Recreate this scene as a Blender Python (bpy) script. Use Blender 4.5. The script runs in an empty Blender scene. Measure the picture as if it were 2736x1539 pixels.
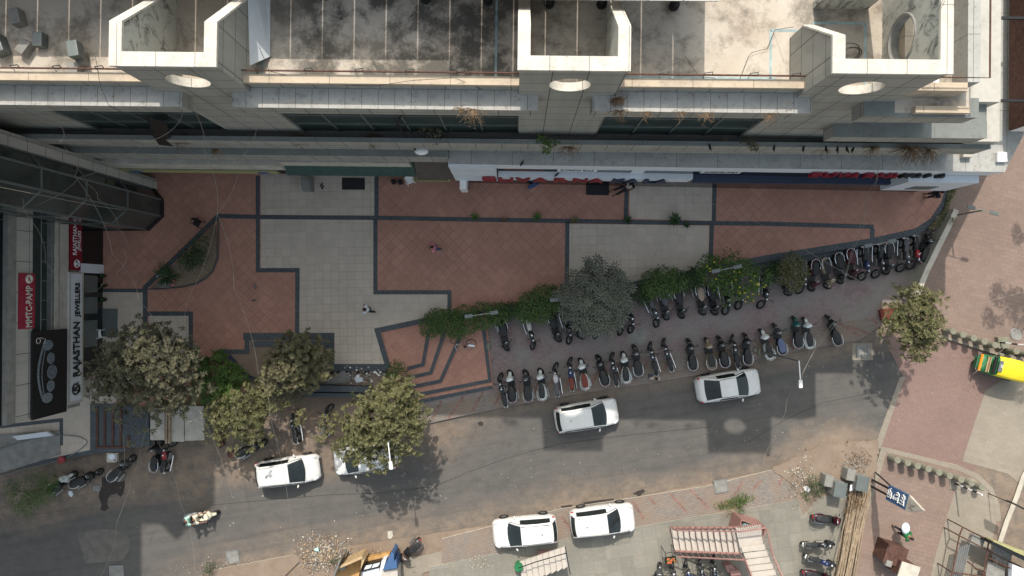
import bpy, bmesh, math, random
from mathutils import Vector, Matrix, noise
R = math.radians
sc = bpy.context.scene
COL = sc.collection
# ---------------------------------------------------------------- camera, sky, sun, exposure
H = 43.0; FPX = 1824.0; TX, TY = 0.0066, 0.0085
cam_d = bpy.data.cameras.new('camera'); cam = bpy.data.objects.new('camera', cam_d); COL.objects.link(cam)
cam_d.sensor_width = 36.0; cam_d.lens = 36.0*FPX/2736.0; cam_d.clip_start = 0.5; cam_d.clip_end = 2000
cam.location = (0, 0, H); cam.rotation_euler = (TY, TX, 0); sc.camera = cam
SX, SY = 0.08, 0.835                       # shadow offset per metre of height
sun_el = math.atan(1.0/math.hypot(SX, SY))
sun_dir = Vector((SX, -SY, -1)).normalized()   # direction the light travels
sd = bpy.data.lights.new('sun', 'SUN'); sd.energy = 2.9; sd.angle = R(.6); sd.color = (1.0, .925, .825)
so = bpy.data.objects.new('sun', sd); COL.objects.link(so); so.rotation_euler = sun_dir.to_track_quat('-Z', 'Y').to_euler()
w = bpy.data.worlds.new("World"); sc.world = w; w.use_nodes = True
nt = w.node_tree; bg = nt.nodes['Background']; sky = nt.nodes.new('ShaderNodeTexSky'); sky.sky_type = 'NISHITA'
sky.sun_disc = False; sky.sun_elevation = sun_el; sky.sun_rotation = math.atan2(-SX, SY); sky.dust_density = 4.0; sky.air_density = 1.2; sky.altitude = 50
hs = nt.nodes.new('ShaderNodeHueSaturation'); hs.inputs['Saturation'].default_value = .55; nt.links.new(sky.outputs[0], hs.inputs['Color'])
mx = nt.nodes.new('ShaderNodeMix'); mx.data_type = 'RGBA'; mx.blend_type = 'MULTIPLY'; mx.inputs[0].default_value = 1; nt.links.new(hs.outputs[0], mx.inputs[6]); mx.inputs[7].default_value = (1.0, 1.03, .97, 1)
nt.links.new(mx.outputs[2], bg.inputs[0]); bg.inputs[1].default_value = 0.15
sc.view_settings.view_transform = 'Standard'; sc.view_settings.look = 'None'; sc.view_settings.exposure = 0.55; sc.view_settings.gamma = 1
rnd = random.Random(7)
# ---------------------------------------------------------------- pixel of the photograph (2736x1539) at a known height -> place in the world
CR = cam.rotation_euler.to_matrix()
def G(u, v, z=0.0):
    d = CR @ Vector(((u-1368)/FPX, -(v-769.5)/FPX, -1)); t = (z-H)/d.z
    return Vector((d.x*t, d.y*t, z))
def GP(pts, z=0.0): return [G(u, v, z) for u, v in pts]
# ---------------------------------------------------------------- mesh builder
class MB:
    def __init__(s): s.v = []; s.f = []; s.m = []
    def add(s, vs, fs, m=0):
        o = len(s.v); s.v += [tuple(p) for p in vs]
        for f in fs: s.f.append([i+o for i in f]); s.m.append(m)
    def box(s, x0, x1, y0, y1, z0, z1, m=0, M=None):
        vs = [Vector(p) for p in ((x0,y0,z0),(x1,y0,z0),(x1,y1,z0),(x0,y1,z0),(x0,y0,z1),(x1,y0,z1),(x1,y1,z1),(x0,y1,z1))]
        if M: vs = [M @ p for p in vs]
        s.add(vs, [(3,2,1,0),(4,5,6,7),(0,1,5,4),(1,2,6,5),(2,3,7,6),(3,0,4,7)], m)
    def prism(s, pts, z0, z1, m=0, mt=None, M=None):
        n = len(pts); a = sum(pts[i][0]*pts[(i+1)%n][1]-pts[(i+1)%n][0]*pts[i][1] for i in range(n))
        if a < 0: pts = list(reversed(pts))
        vs = [Vector((p[0],p[1],z0)) for p in pts]+[Vector((p[0],p[1],z1)) for p in pts]
        if M: vs = [M @ p for p in vs]
        s.add(vs, [[i,(i+1)%n,n+(i+1)%n,n+i] for i in range(n)]+[list(reversed(range(n)))], m)
        s.add(vs, [[n+i for i in range(n)]], m if mt is None else mt)
    def sheet(s, pts, z, m=0):
        n = len(pts); a = sum(pts[i][0]*pts[(i+1)%n][1]-pts[(i+1)%n][0]*pts[i][1] for i in range(n))
        if a < 0: pts = list(reversed(pts))
        s.add([(p[0],p[1],z) for p in pts], [list(range(n))], m)
    def quad(s, a, b, c, d, m=0): s.add([a,b,c,d], [(0,1,2,3)], m)
    def tube(s, pts, r, n=6, m=0, cap=True):
        pts = [Vector(p) for p in pts]; rs = r if isinstance(r, (list, tuple)) else [r]*len(pts)
        vs = []; k = len(pts)
        for i, p in enumerate(pts):
            d = (pts[min(i+1,k-1)]-pts[max(i-1,0)]).normalized()
            if d.length < 1e-6: d = Vector((0,0,1))
            a = d.cross(Vector((0,0,1)) if abs(d.z) < .9 else Vector((1,0,0))).normalized(); b = d.cross(a)
            vs += [p+(a*math.cos(2*math.pi*j/n)+b*math.sin(2*math.pi*j/n))*rs[i] for j in range(n)]
        fs = [[i*n+j, i*n+(j+1)%n, (i+1)*n+(j+1)%n, (i+1)*n+j] for i in range(k-1) for j in range(n)]
        if cap: fs += [list(reversed(range(n))), [(k-1)*n+j for j in range(n)]]
        s.add(vs, fs, m)
    def cyl(s, c, r, z0, z1, n=16, m=0, r2=None):
        r2 = r if r2 is None else r2
        vs = [(c[0]+r*math.cos(2*math.pi*j/n), c[1]+r*math.sin(2*math.pi*j/n), z0) for j in range(n)]
        vs += [(c[0]+r2*math.cos(2*math.pi*j/n), c[1]+r2*math.sin(2*math.pi*j/n), z1) for j in range(n)]
        s.add(vs, [[j,(j+1)%n,n+(j+1)%n,n+j] for j in range(n)]+[list(reversed(range(n))), [n+j for j in range(n)]], m)
    def torus(s, c, R1, r, M=None, n=20, k=6, m=0, sq=1.0):
        vs = []
        for i in range(n):
            a = 2*math.pi*i/n
            for j in range(k):
                b = 2*math.pi*j/k; q = R1+r*math.cos(b)
                p = Vector((q*math.cos(a), q*math.sin(a), r*math.sin(b)*sq))
                vs.append((M @ p if M else p)+Vector(c))
        s.add(vs, [[i*k+j, ((i+1)%n)*k+j, ((i+1)%n)*k+(j+1)%k, i*k+(j+1)%k] for i in range(n) for j in range(k)], m)
    def ell(s, c, rx, ry, rz, M=None, n=12, k=8, m=0):
        vs = []
        for i in range(k+1):
            a = math.pi*i/k-math.pi/2
            for j in range(n):
                b = 2*math.pi*j/n; p = Vector((rx*math.cos(a)*math.cos(b), ry*math.cos(a)*math.sin(b), rz*math.sin(a)))
                vs.append((M @ p if M else p)+Vector(c))
        s.add(vs, [[i*n+j, i*n+(j+1)%n, (i+1)*n+(j+1)%n, (i+1)*n+j] for i in range(k) for j in range(n)], m)
    def build(s, name, mats, parent=None, smooth=False, sub=0, bevel=0, **tags):
        me = bpy.data.meshes.new(name); me.from_pydata(s.v, [], s.f)
        if not isinstance(mats, (list, tuple)): mats = [mats]
        for m in mats: me.materials.append(m)
        me.polygons.foreach_set('material_index', s.m)
        if smooth: me.polygons.foreach_set('use_smooth', [True]*len(s.f))
        me.validate(); me.update()
        o = bpy.data.objects.new(name, me); COL.objects.link(o)
        if parent: o.parent = parent
        if bevel:
            b = o.modifiers.new('bevel', 'BEVEL'); b.width = bevel; b.segments = 2; b.limit_method = 'ANGLE'; b.angle_limit = R(40)
        if sub:
            b = o.modifiers.new('sub', 'SUBSURF'); b.levels = sub; b.render_levels = sub
        for k, x in tags.items(): o[k] = x
        return o
def empty(name, loc=(0,0,0), rz=0, label=None, category=None, group=None, rx=0):
    o = bpy.data.objects.new(name, None); COL.objects.link(o); o.location = loc; o.rotation_euler = (rx, 0, rz); o.empty_display_size = .2
    if label: o['label'] = label
    if category: o['category'] = category
    if group: o['group'] = group
    return o
def kids(o): return [c for c in COL.objects if c.parent == o]
def copy_tree(o, parent=None, ch=None):
    if ch is None:
        ch = {}
        for c in COL.objects:
            if c.parent: ch.setdefault(c.parent.name, []).append(c)
    c = o.copy(); COL.objects.link(c)
    if parent: c.parent = parent
    for k in ch.get(o.name, []): copy_tree(k, c, ch)
    return c
# ---------------------------------------------------------------- materials
def carpaint():
    t = NT('dusty_white_paint'); o = t.obj(); a = t.mix(t.ramp(t.noise(1.1, 6, o), .45, .75, 0, .3), C(.68,.68,.67), C(.52,.47,.41)); a = t.mix(t.ramp(t.noise(9, 6, o, .8), .6, .75, 0, .3), a, C(.45,.4,.34)); return t.done(a, t.ramp(t.noise(2, 4, o), .3, .7, .18, .4), spec=.5)
def srgb(r, g, b):
    f = lambda c: (c/255/12.92) if c/255 <= .04045 else ((c/255+.055)/1.055)**2.4
    return (f(r), f(g), f(b), 1)
class NT:
    def __init__(s, name):
        s.mat = bpy.data.materials.new(name); s.mat.use_nodes = True; s.t = s.mat.node_tree; s.b = s.t.nodes['Principled BSDF']
        s.pos = s.t.nodes.new('ShaderNodeNewGeometry').outputs['Position']
    def n(s, typ, **kw):
        x = s.t.nodes.new(typ)
        for k, v in kw.items(): setattr(x, k, v)
        return x
    def L(s, a, b): s.t.links.new(a, b)
    def obj(s): return s.n('ShaderNodeTexCoord').outputs['Object']
    def noise(s, scale, detail=4, vec=None, rough=.6, dist=0):
        x = s.n('ShaderNodeTexNoise'); x.inputs['Scale'].default_value = scale; x.inputs['Detail'].default_value = detail; x.inputs['Roughness'].default_value = rough
        x.inputs['Distortion'].default_value = dist
        s.L(vec or s.pos, x.inputs['Vector']); return x.outputs['Fac']
    def ramp(s, fac, a, b, lo=0.0, hi=1.0):
        x = s.n('ShaderNodeMapRange'); x.inputs['From Min'].default_value = a; x.inputs['From Max'].default_value = b
        x.inputs['To Min'].default_value = lo; x.inputs['To Max'].default_value = hi; s.L(fac, x.inputs['Value']); return x.outputs['Result']
    def math(s, op, a, b=None, c=None):
        x = s.n('ShaderNodeMath', operation=op)
        for i, q in enumerate((a, b, c)):
            if q is None: continue
            if isinstance(q, (int, float)): x.inputs[i].default_value = q
            else: s.L(q, x.inputs[i])
        return x.outputs[0]
    def mix(s, fac, a, b, mode='MIX'):
        x = s.n('ShaderNodeMix', data_type='RGBA', blend_type=mode); x.clamp_factor = True
        for i, q in ((0, fac), (6, a), (7, b)):
            if isinstance(q, (int, float)): x.inputs[i].default_value = q
            elif isinstance(q, tuple): x.inputs[i].default_value = q
            else: s.L(q, x.inputs[i])
        return x.outputs[2]
    def dot(s, v, vec=None):
        x = s.n('ShaderNodeVectorMath', operation='DOT_PRODUCT'); s.L(vec or s.pos, x.inputs[0]); x.inputs[1].default_value = v; return x.outputs['Value']
    def mapping(s, vec, rot=0, scale=1, loc=(0,0,0)):
        x = s.n('ShaderNodeMapping'); s.L(vec, x.inputs['Vector']); x.inputs['Rotation'].default_value = (0,0,rot)
        x.inputs['Scale'].default_value = (scale,)*3 if not isinstance(scale, tuple) else scale; x.inputs['Location'].default_value = loc; return x.outputs[0]
    def tiles(s, vec, w, h, mortar=.02, off=0.0, c1=(0,0,0,1), c2=(1,1,1,1)):
        x = s.n('ShaderNodeTexBrick', offset=off, offset_frequency=2, squash=1.0); s.L(vec, x.inputs['Vector'])
        x.inputs['Scale'].default_value = 1; x.inputs['Brick Width'].default_value = w; x.inputs['Row Height'].default_value = h
        x.inputs['Mortar Size'].default_value = mortar; x.inputs['Mortar Smooth'].default_value = .1; x.inputs['Bias'].default_value = 0
        x.inputs['Color1'].default_value = c1; x.inputs['Color2'].default_value = c2; x.inputs['Mortar'].default_value = (0,0,0,1)
        return x.outputs['Color'], x.outputs['Fac']
    def done(s, col, rough=.8, bump=None, bstr=.3, spec=.3, metal=0):
        if isinstance(col, tuple): s.b.inputs['Base Color'].default_value = col
        else: s.L(col, s.b.inputs['Base Color'])
        if isinstance(rough, (int, float)): s.b.inputs['Roughness'].default_value = rough
        else: s.L(rough, s.b.inputs['Roughness'])
        s.b.inputs['Specular IOR Level'].default_value = spec; s.b.inputs['Metallic'].default_value = metal
        if bump is not None:
            x = s.n('ShaderNodeBump'); x.inputs['Strength'].default_value = bstr; x.inputs['Distance'].default_value = .02
            s.L(bump, x.inputs['Height']); s.L(x.outputs[0], s.b.inputs['Normal'])
        return s.mat
def C(r, g, b): return (r, g, b, 1)
def plain(name, col, rough=.6, metal=0, spec=.4, var=.12, scale=3):
    t = NT(name); a = tuple(min(1, c*(1-var)) for c in col[:3])+(1,); b = tuple(min(1, c*(1+var)) for c in col[:3])+(1,)
    return t.done(t.mix(t.ramp(t.noise(scale, 5, t.obj()), .3, .7), a, b), rough, metal=metal, spec=spec)
def tilemat(name, c1, c2, grout, w, h, rot, mortar, off=0, stain=C(.1,.09,.08), rough=.7, stain_amt=.25, noise_s=.35, mortar_fade=False):
    t = NT(name); v = t.mapping(t.pos, rot)
    cc, fac = t.tiles(v, w, h, mortar, off)
    base = t.mix(cc, c1, c2)
    base = t.mix(t.ramp(t.noise(noise_s, 6), .42, .68, 0, .55), base, tuple(x*.78 for x in c1[:3])+(1,))
    base = t.mix(t.ramp(t.noise(2.5, 8, rough=.75), .5, .8, 0, stain_amt), base, stain)
    base = t.mix(t.ramp(t.noise(14, 3), .35, .7, 0, .12), base, C(.6,.55,.5))
    base = t.mix(t.ramp(t.noise(9, 2, rough=.5), .72, .76, 0, .5), base, stain)
    gf = t.math('MULTIPLY', fac, t.ramp(t.noise(.22, 2), .4, .62, .12, .75))
    return t.done(t.mix(gf, base, grout), rough, fac, -.25)
M = {}
M['terracotta'] = tilemat('terracotta_tiles', C(.385,.186,.132), C(.46,.228,.165), C(.19,.10,.08), .46, .46, R(45), .012, stain=C(.17,.11,.09), stain_amt=.5)
M['beige'] = tilemat('beige_tiles', C(.485,.415,.345), C(.55,.475,.40), C(.2,.18,.155), .5, .5, R(-.7), .009, stain=C(.2,.17,.15), stain_amt=.35)
M['greytile'] = tilemat('grey_floor_tiles', C(.165,.16,.135), C(.215,.205,.175), C(.13,.12,.1), .82, .82, R(-8), .01, stain=C(.29,.235,.18), stain_amt=.75)
M['granite'] = tilemat('dark_granite', C(.030,.044,.056), C(.042,.060,.074), C(.02,.02,.02), 1.2, 1.2, 0, .004, stain=C(.09,.09,.085), stain_amt=.25, rough=.55)
M['pinkpaver'] = tilemat('pink_paver', C(.18,.124,.10), C(.215,.148,.12), C(.15,.105,.09), .5, .25, R(14), .012, .5, stain=C(.2,.17,.15), stain_amt=.4)
M['redpaver'] = tilemat('red_driveway_paver', C(.18,.112,.097), C(.205,.128,.11), C(.16,.105,.09), .22, .11, R(14), .006, .5, stain=C(.2,.16,.14), stain_amt=.35)
M['concrete_pave'] = tilemat('concrete_paving', C(.225,.195,.155), C(.255,.222,.178), C(.21,.18,.15), .5, .25, R(14), .006, .5, stain=C(.25,.21,.17), stain_amt=.4)
def parking_mat():
    t = NT('parking_paver'); v = t.mapping(t.pos, R(-10)); cc, fac = t.tiles(v, .24, .12, .008, .5)
    b = t.mix(cc, C(.21,.158,.155), C(.275,.21,.205))
    b = t.mix(t.ramp(t.noise(.5, 6), .4, .62), b, C(.24,.225,.21))
    b = t.mix(t.ramp(t.noise(1.7, 8, rough=.7), .52, .8, 0, .55), b, C(.12,.1,.095))
    b = t.mix(t.ramp(t.noise(30, 3), .6, .8, 0, .2), b, C(.5,.42,.36))
    return t.done(t.mix(t.math('MULTIPLY', fac, .6), b, C(.1,.08,.075)), .85, fac, -.3)
M['parking'] = parking_mat()
def greypaver_mat():
    t = NT('grey_interlock_paver'); v = t.mapping(t.pos, R(-10)); cc, fac = t.tiles(v, .24, .12, .012, .5)
    b = t.mix(cc, C(.19,.17,.155), C(.25,.225,.20))
    b = t.mix(t.ramp(t.noise(.6, 6), .4, .62, 0, .85), b, C(.25,.185,.14))
    b = t.mix(t.ramp(t.noise(2.2, 8, rough=.7), .55, .8, 0, .6), b, C(.15,.125,.11))
    return t.done(t.mix(t.math('MULTIPLY', fac, .7), b, C(.11,.09,.08)), .9, fac, -.3)
M['greypaver'] = greypaver_mat()
M['redstripe'] = plain('red_paver_brick', C(.21,.125,.105), .9, var=.35, scale=3)
def asphalt_mat():
    t = NT('dusty_asphalt')
    d = t.dot((-.1736, .985, 0))            # distance across the road, roughly square to its run
    big = t.noise(.25, 5, dist=.4); med = t.noise(1.3, 7, rough=.7)
    stretch = t.mapping(t.mapping(t.pos, R(-10)), 0, (.18, 1.6, 1)); st = t.noise(1.2, 6, stretch, .7)
    a = t.mix(t.ramp(med, .35, .7), C(.085,.082,.078), C(.118,.111,.105))
    a = t.mix(t.ramp(st, .4, .7, 0, .6), a, C(.14,.128,.118))
    wob = t.math('ADD', d, t.math('MULTIPLY', t.math('SUBTRACT', big, .5), 4.0))
    south = t.ramp(wob, -11.9, -13.9); north = t.ramp(d, -7.9, -7.0)
    x = t.dot((1,0,0)); west = t.ramp(x, -4, -9)
    dust = t.math('MAXIMUM', t.math('MULTIPLY', south, t.ramp(x, -24, -15)), t.math('MAXIMUM', t.math('MULTIPLY', north, .7), t.math('MULTIPLY', t.ramp(wob, -9.6, -8.0), t.ramp(x, 0, -5))))
    dust = t.math('MULTIPLY', dust, t.ramp(t.noise(1.4, 9, rough=.78), .38, .56, .25, 1))
    a = t.mix(t.math('MULTIPLY', dust, .92), a, t.mix(t.ramp(med, .3, .7), C(.21,.155,.115), C(.28,.215,.16)))
    vl = t.n('ShaderNodeVectorMath', operation='DISTANCE'); t.L(t.pos, vl.inputs[0]); q_ = G(2235,1255,0); vl.inputs[1].default_value = (q_.x,q_.y,0)
    rad = t.math('ADD', vl.outputs['Value'], t.math('MULTIPLY', t.math('SUBTRACT', t.noise(.6,6), .5), 4))
    a = t.mix(t.ramp(rad, 3.8, 1.6, 0, .85), a, t.mix(t.ramp(med, .3, .7), C(.225,.165,.12), C(.31,.24,.18)))
    a = t.mix(t.ramp(t.noise(5, 6, rough=.8), .62, .75, 0, .3), a, C(.33,.27,.22))
    a = t.mix(t.ramp(t.noise(.7, 8), .58, .66, 0, .35), a, C(.06,.057,.055))
    a = t.mix(t.ramp(t.noise(1.0, 7, t.mapping(t.mapping(t.pos, R(-10)), 0, (.07, 2.2, 1)), .75), .52, .66, 0, .4), a, C(.065,.062,.06))
    a = t.mix(t.ramp(t.noise(11, 6, rough=.85), .42, .62, 0, .22), a, C(.05,.048,.046))
    a = t.mix(t.ramp(t.noise(17, 5, rough=.85), .52, .66, 0, .18), a, C(.3,.27,.24))
    return t.done(a, .9, t.noise(60, 3), .15)
M['asphalt'] = asphalt_mat()
def dirt_mat():
    t = NT('dusty_earth'); m = t.noise(1.1, 8, rough=.7)
    a = t.mix(t.ramp(m, .3, .7), C(.19,.14,.105), C(.26,.205,.16)); a = t.mix(t.ramp(t.noise(8, 5), .6, .8, 0, .5), a, C(.36,.31,.26))
    a = t.mix(t.ramp(t.noise(.5, 5), .5, .7, 0, .5), a, C(.2,.16,.13))
    return t.done(a, .95, t.noise(25, 4), .4)
M['dirt'] = dirt_mat()
def roof_mat():
    t = NT('stained_roof_screed'); med = t.noise(1.6, 9, rough=.72)
    a = t.mix(t.ramp(med, .3, .7), C(.44,.40,.35), C(.56,.50,.43))
    a = t.mix(t.ramp(t.noise(.33, 5), .45, .7, 0, .6), a, C(.33,.25,.18))
    x = t.dot((1,0,0))
    zone = t.math('MULTIPLY', t.ramp(x, -9.8, -7.8), t.ramp(x, 4, -.5))
    blot = t.ramp(t.noise(.5, 10, rough=.72, dist=0), .42, .53)
    a = t.mix(t.math('MULTIPLY', t.math('MULTIPLY', zone, blot), .9), a, C(.062,.06,.055))
    a = t.mix(t.ramp(t.noise(.8, 9, rough=.75, dist=0), .47, .62, 0, .75), a, C(.13,.115,.095))
    a = t.mix(t.ramp(t.noise(7, 6, rough=.8), .62, .7, 0, .6), a, C(.09,.08,.07))
    a = t.mix(t.ramp(t.noise(4, 6, rough=.8), .6, .75, 0, .5), a, C(.62,.56,.5))
    vo = t.n('ShaderNodeTexVoronoi', feature='DISTANCE_TO_EDGE'); t.L(t.mapping(t.pos, 0, .55), vo.inputs['Vector']); vo.inputs['Scale'].default_value = 1
    return t.done(a, .9, t.noise(40, 3), .2)
M['roof'] = roof_mat()
def clad_mat(name, col, w=1.22, h=1.0, var=.1, xz=True):
    t = NT(name); o = t.obj()
    sx = t.n('ShaderNodeSeparateXYZ'); t.L(o, sx.inputs[0]); s = t.math('ADD', sx.outputs[0], sx.outputs[1])
    cb = t.n('ShaderNodeCombineXYZ'); t.L(s, cb.inputs[0]); t.L(sx.outputs[2], cb.inputs[1])
    cc, fac = t.tiles(cb.outputs[0], w, h, .016, 0)
    a = t.mix(cc, tuple(c*(1-var) for c in col[:3])+(1,), col)
    st = t.noise(1.0, 6, t.mapping(o, 0, (2.2, 2.2, .25)), .7)
    a = t.mix(t.ramp(st, .45, .72, 0, .5), a, tuple(c*.58 for c in col[:3])+(1,))
    geo = t.n('ShaderNodeNewGeometry'); sn = t.n('ShaderNodeSeparateXYZ'); t.L(geo.outputs['Normal'], sn.inputs[0])
    vert = t.math('LESS_THAN', t.math('ABSOLUTE', sn.outputs[2]), .5)
    return t.done(t.mix(t.math('MULTIPLY', fac, vert), a, C(.06,.055,.05)), .7)
M['clad'] = clad_mat('stone_cladding', C(.325,.318,.285))
M['clad_light'] = clad_mat('pale_cladding', C(.46,.44,.40), 1.6, 1.2)
def cap_mat(name, col, dirt=.6, jw=1.3):
    t = NT(name); o = t.obj(); a = t.mix(t.ramp(t.noise(1.5, 7, o), .3, .7), col, tuple(c*.8 for c in col[:3])+(1,))
    a = t.mix(t.ramp(t.noise(6, 8, o, .8), .56, .68, 0, dirt), a, C(.10,.085,.07))
    a = t.mix(t.ramp(t.noise(.9, 8, o, .75), .5, .7, 0, dirt*.5), a, C(.17,.16,.145))
    a = t.mix(t.ramp(t.noise(2, 5, o), .6, .8, 0, .4), a, C(.42,.28,.17))
    cc, fac = t.tiles(t.mapping(o, 0, 1, (.3,.35,0)), jw, 5.0, .012)
    return t.done(t.mix(t.math('MULTIPLY', fac, .8), a, C(.1,.09,.08)), .7)
M['cap'] = cap_mat('white_coping', C(.60,.565,.50))
M['ledge'] = cap_mat('stained_ledge', C(.43,.42,.395), .95, .62)
M['ledge_teal'] = cap_mat('weathered_ledge', C(.20,.215,.205), .8, 3.0)
M['podium_top'] = cap_mat('pale_podium_coping', C(.40,.40,.38), .95, 2.1)
M['parapet'] = cap_mat('rusty_parapet_coping', C(.50,.41,.31), .6, 2.2)
def innerwall():
    t = NT('mouldy_plaster'); o = t.obj(); a = t.mix(t.ramp(t.noise(1.2, 5, o), .3, .7), C(.42,.42,.38), C(.5,.49,.44))
    st = t.noise(1.5, 9, t.mapping(o, 0, (3, 1.0, .8)), .8, .6)
    return t.done(t.mix(t.ramp(st, .5, .62, 0, .85), a, C(.045,.05,.045)), .9)
M['inner'] = innerwall()
M['glassdark'] = plain('dark_green_glass', C(.035,.052,.048), .3, spec=.5, var=.3, scale=.8)
M['glassblack'] = plain('black_shop_glass', C(.008,.009,.01), .12, spec=.5)
M['frame'] = plain('grey_aluminium', C(.16,.18,.175), .45, .4)
M['white'] = plain('white_panel', C(.62,.66,.70), .5, var=.05)
M['whitep'] = plain('white_gloss', C(.78,.78,.77), .35, var=.04)
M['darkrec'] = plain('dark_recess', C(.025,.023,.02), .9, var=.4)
M['black'] = plain('black_plastic', C(.012,.013,.014), .45)
M['blackmat'] = plain('black_rubber', C(.02,.02,.021), .8)
M['chrome'] = plain('chrome', C(.72,.73,.74), .18, 1.0, var=.03)
M['steel'] = plain('dull_steel', C(.30,.30,.29), .45, .7)
M['rust'] = plain('rusty_iron', C(.10,.05,.038), .8, .2, var=.4, scale=6)
M['brownpaint'] = plain('brown_painted_steel', C(.30,.165,.145), .6, var=.1)
M['treadcream'] = plain('cream_stone_tread', C(.46,.415,.37), .7, var=.08)
M['concrete'] = plain('grey_concrete', C(.22,.215,.20), .85, var=.22, scale=2.2)
M['paleconc'] = plain('pale_concrete', C(.45,.42,.36), .85, var=.18, scale=2.0)
M['bollard'] = plain('mossy_concrete', C(.20,.195,.15), .9, var=.25, scale=3)
M['red'] = plain('red_paint', C(.26,.03,.035), .5)
M['maroon'] = plain('maroon_signboard', C(.20,.008,.022), .5)
M['crimson'] = plain('crimson_signboard', C(.30,.025,.05), .5)
M['cream'] = plain('cream_lettering', C(.62,.58,.5), .6)
M['navy'] = plain('navy_panel', C(.028,.04,.075), .5)
M['blue'] = plain('blue_paint', C(.05,.11,.24), .5)
M['green'] = plain('green_awning', C(.035,.075,.062), .75, var=.2)
M['greenp'] = plain('green_plastic', C(.02,.16,.06), .5)
M['yellow'] = plain('yellow_panel', C(.33,.31,.15), .6)
M['brightyellow'] = plain('bright_yellow_hood', C(.75,.60,.02), .5, var=.08)
M['orange'] = plain('orange_plastic', C(.8,.28,.02), .5)
M['brownaw'] = plain('brown_awning', C(.09,.075,.065), .85)
M['skin'] = plain('skin', C(.26,.13,.085), .6, var=.05)
M['hair'] = plain('black_hair', C(.008,.007,.007), .5)
M['pink'] = plain('pink_cotton', C(.62,.22,.26), .85)
M['cloth_white'] = plain('white_cotton', C(.62,.66,.72), .85)
M['cloth_dark'] = plain('dark_trousers', C(.018,.02,.028), .85)
M['cloth_cream'] = plain('cream_cotton', C(.72,.66,.52), .85)
M['cloth_mint'] = plain('mint_cotton', C(.42,.66,.58), .85)
M['cloth_grey'] = plain('grey_checked_cotton', C(.4,.36,.32), .85, var=.5, scale=18)
M['cloth_blue'] = plain('blue_cotton', C(.06,.10,.22), .85)
M['carwhite'] = carpaint()
M['carglass'] = plain('tinted_car_glass', C(.012,.017,.018), .06, spec=.6, var=.3)
M['tyre'] = plain('tyre_rubber', C(.018,.018,.018), .85)
M['lampglass'] = plain('clear_lamp', C(.55,.58,.6), .15, spec=.6)
M['redlamp'] = plain('red_lamp', C(.42,.01,.015), .25)
M['bark'] = plain('tree_bark', C(.17,.12,.085), .9, var=.3, scale=7)
M['wire'] = plain('dusty_cable', C(.22,.20,.17), .7)
M['wiredark'] = plain('black_cable', C(.03,.03,.03), .7)
M['wood'] = plain('pale_wood', C(.42,.30,.17), .8, var=.2, scale=5)
M['bamboo'] = plain('dry_bamboo', C(.30,.23,.16), .7, var=.35, scale=4)
M['orangewall'] = plain('ochre_plywood', C(.45,.26,.10), .7, var=.15)
def leafmat(name, c1, c2, c3=None):
    t = NT(name); o = t.obj(); f = t.noise(2.1, 3, o)
    oi = t.n('ShaderNodeNewGeometry')
    a = t.mix(t.ramp(f, .35, .65), c1, c2)
    if c3: a = t.mix(t.ramp(t.noise(11, 2, o), .5, .66, 0, .8), a, c3)
    t.b.inputs['Subsurface Weight'].default_value = 0
    return t.done(a, .65)
L = {}
L['dusty'] = leafmat('dusty_leaves', C(.06,.062,.038), C(.098,.098,.058), C(.19,.165,.10))
L['olive'] = leafmat('olive_leaves', C(.072,.076,.032), C(.118,.118,.05), C(.21,.19,.09))
L['tan'] = leafmat('brown_tinged_leaves', C(.095,.083,.05), C(.16,.135,.08), C(.08,.12,.025))
L['green'] = leafmat('hedge_leaves', C(.035,.072,.018), C(.065,.115,.03), C(.13,.17,.045))
L['bright'] = leafmat('fresh_leaves', C(.04,.085,.018), C(.07,.13,.028), C(.13,.19,.04))
L['grey'] = leafmat('grey_green_leaves', C(.095,.10,.078), C(.135,.14,.108), C(.19,.19,.145))
L['dark'] = leafmat('dark_leaves', C(.02,.045,.015), C(.04,.075,.022))
L['dry'] = leafmat('dry_twigs', C(.12,.08,.045), C(.22,.14,.08))
L['straw'] = leafmat('dry_grass_blades', C(.26,.19,.11), C(.36,.29,.18))
# ================================================================ the ground and everything laid on it
def rough(px, z, j=.05):
    P = GP(px, z); out = []
    for i in range(len(P)):
        a, c = P[i], P[(i+1)%len(P)]; k = max(1, int((c-a).length/.22))
        for q in range(k): t = a+(c-a)*(q/k); out.append(t+Vector((rnd.gauss(0,j), rnd.gauss(0,j), 0)))
    return out
PZ = .75; KZ = .15
def st(o): o['kind'] = 'structure'; return o
m = MB(); m.sheet([(-300,-300),(300,-300),(300,300),(-300,300)], -.03); st(m.build('ground', M['dirt']))
m = MB(); m.sheet(GP([(-900,1330),(-100,1290),(250,1215),(560,1130),(1060,1145),(1360,1085),(2300,905),(2345,870),(2480,800),(2900,800),(3300,200),(4300,200),(3300,2300),(2240,1560),(2360,1188),(2050,1256),(1705,1325),(1350,1395),(785,1480),(600,1520),(100,1640),(-900,1800)]), 0); st(m.build('road', M['asphalt']))
def slab(name, px, z0, z1, side, top, **k):
    m = MB(); m.prism(GP(px, z1), z0, z1, 0, 1); return st(m.build(name, [side, top], **k))
park = [(1270,870),(1480,797),(1700,752),(2040,690),(2330,645),(2530,600),(2455,765),(2440,812),(2352,815),(2350,872),(2295,909),(2251,915),(2060,950),(1860,1003),(1500,1060),(1360,1085),(1150,1130),(1050,1143),(1060,1090),(1110,1070)]
slab('parking_pavement', park, -.02, KZ, M['paleconc'], M['parking'])
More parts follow.
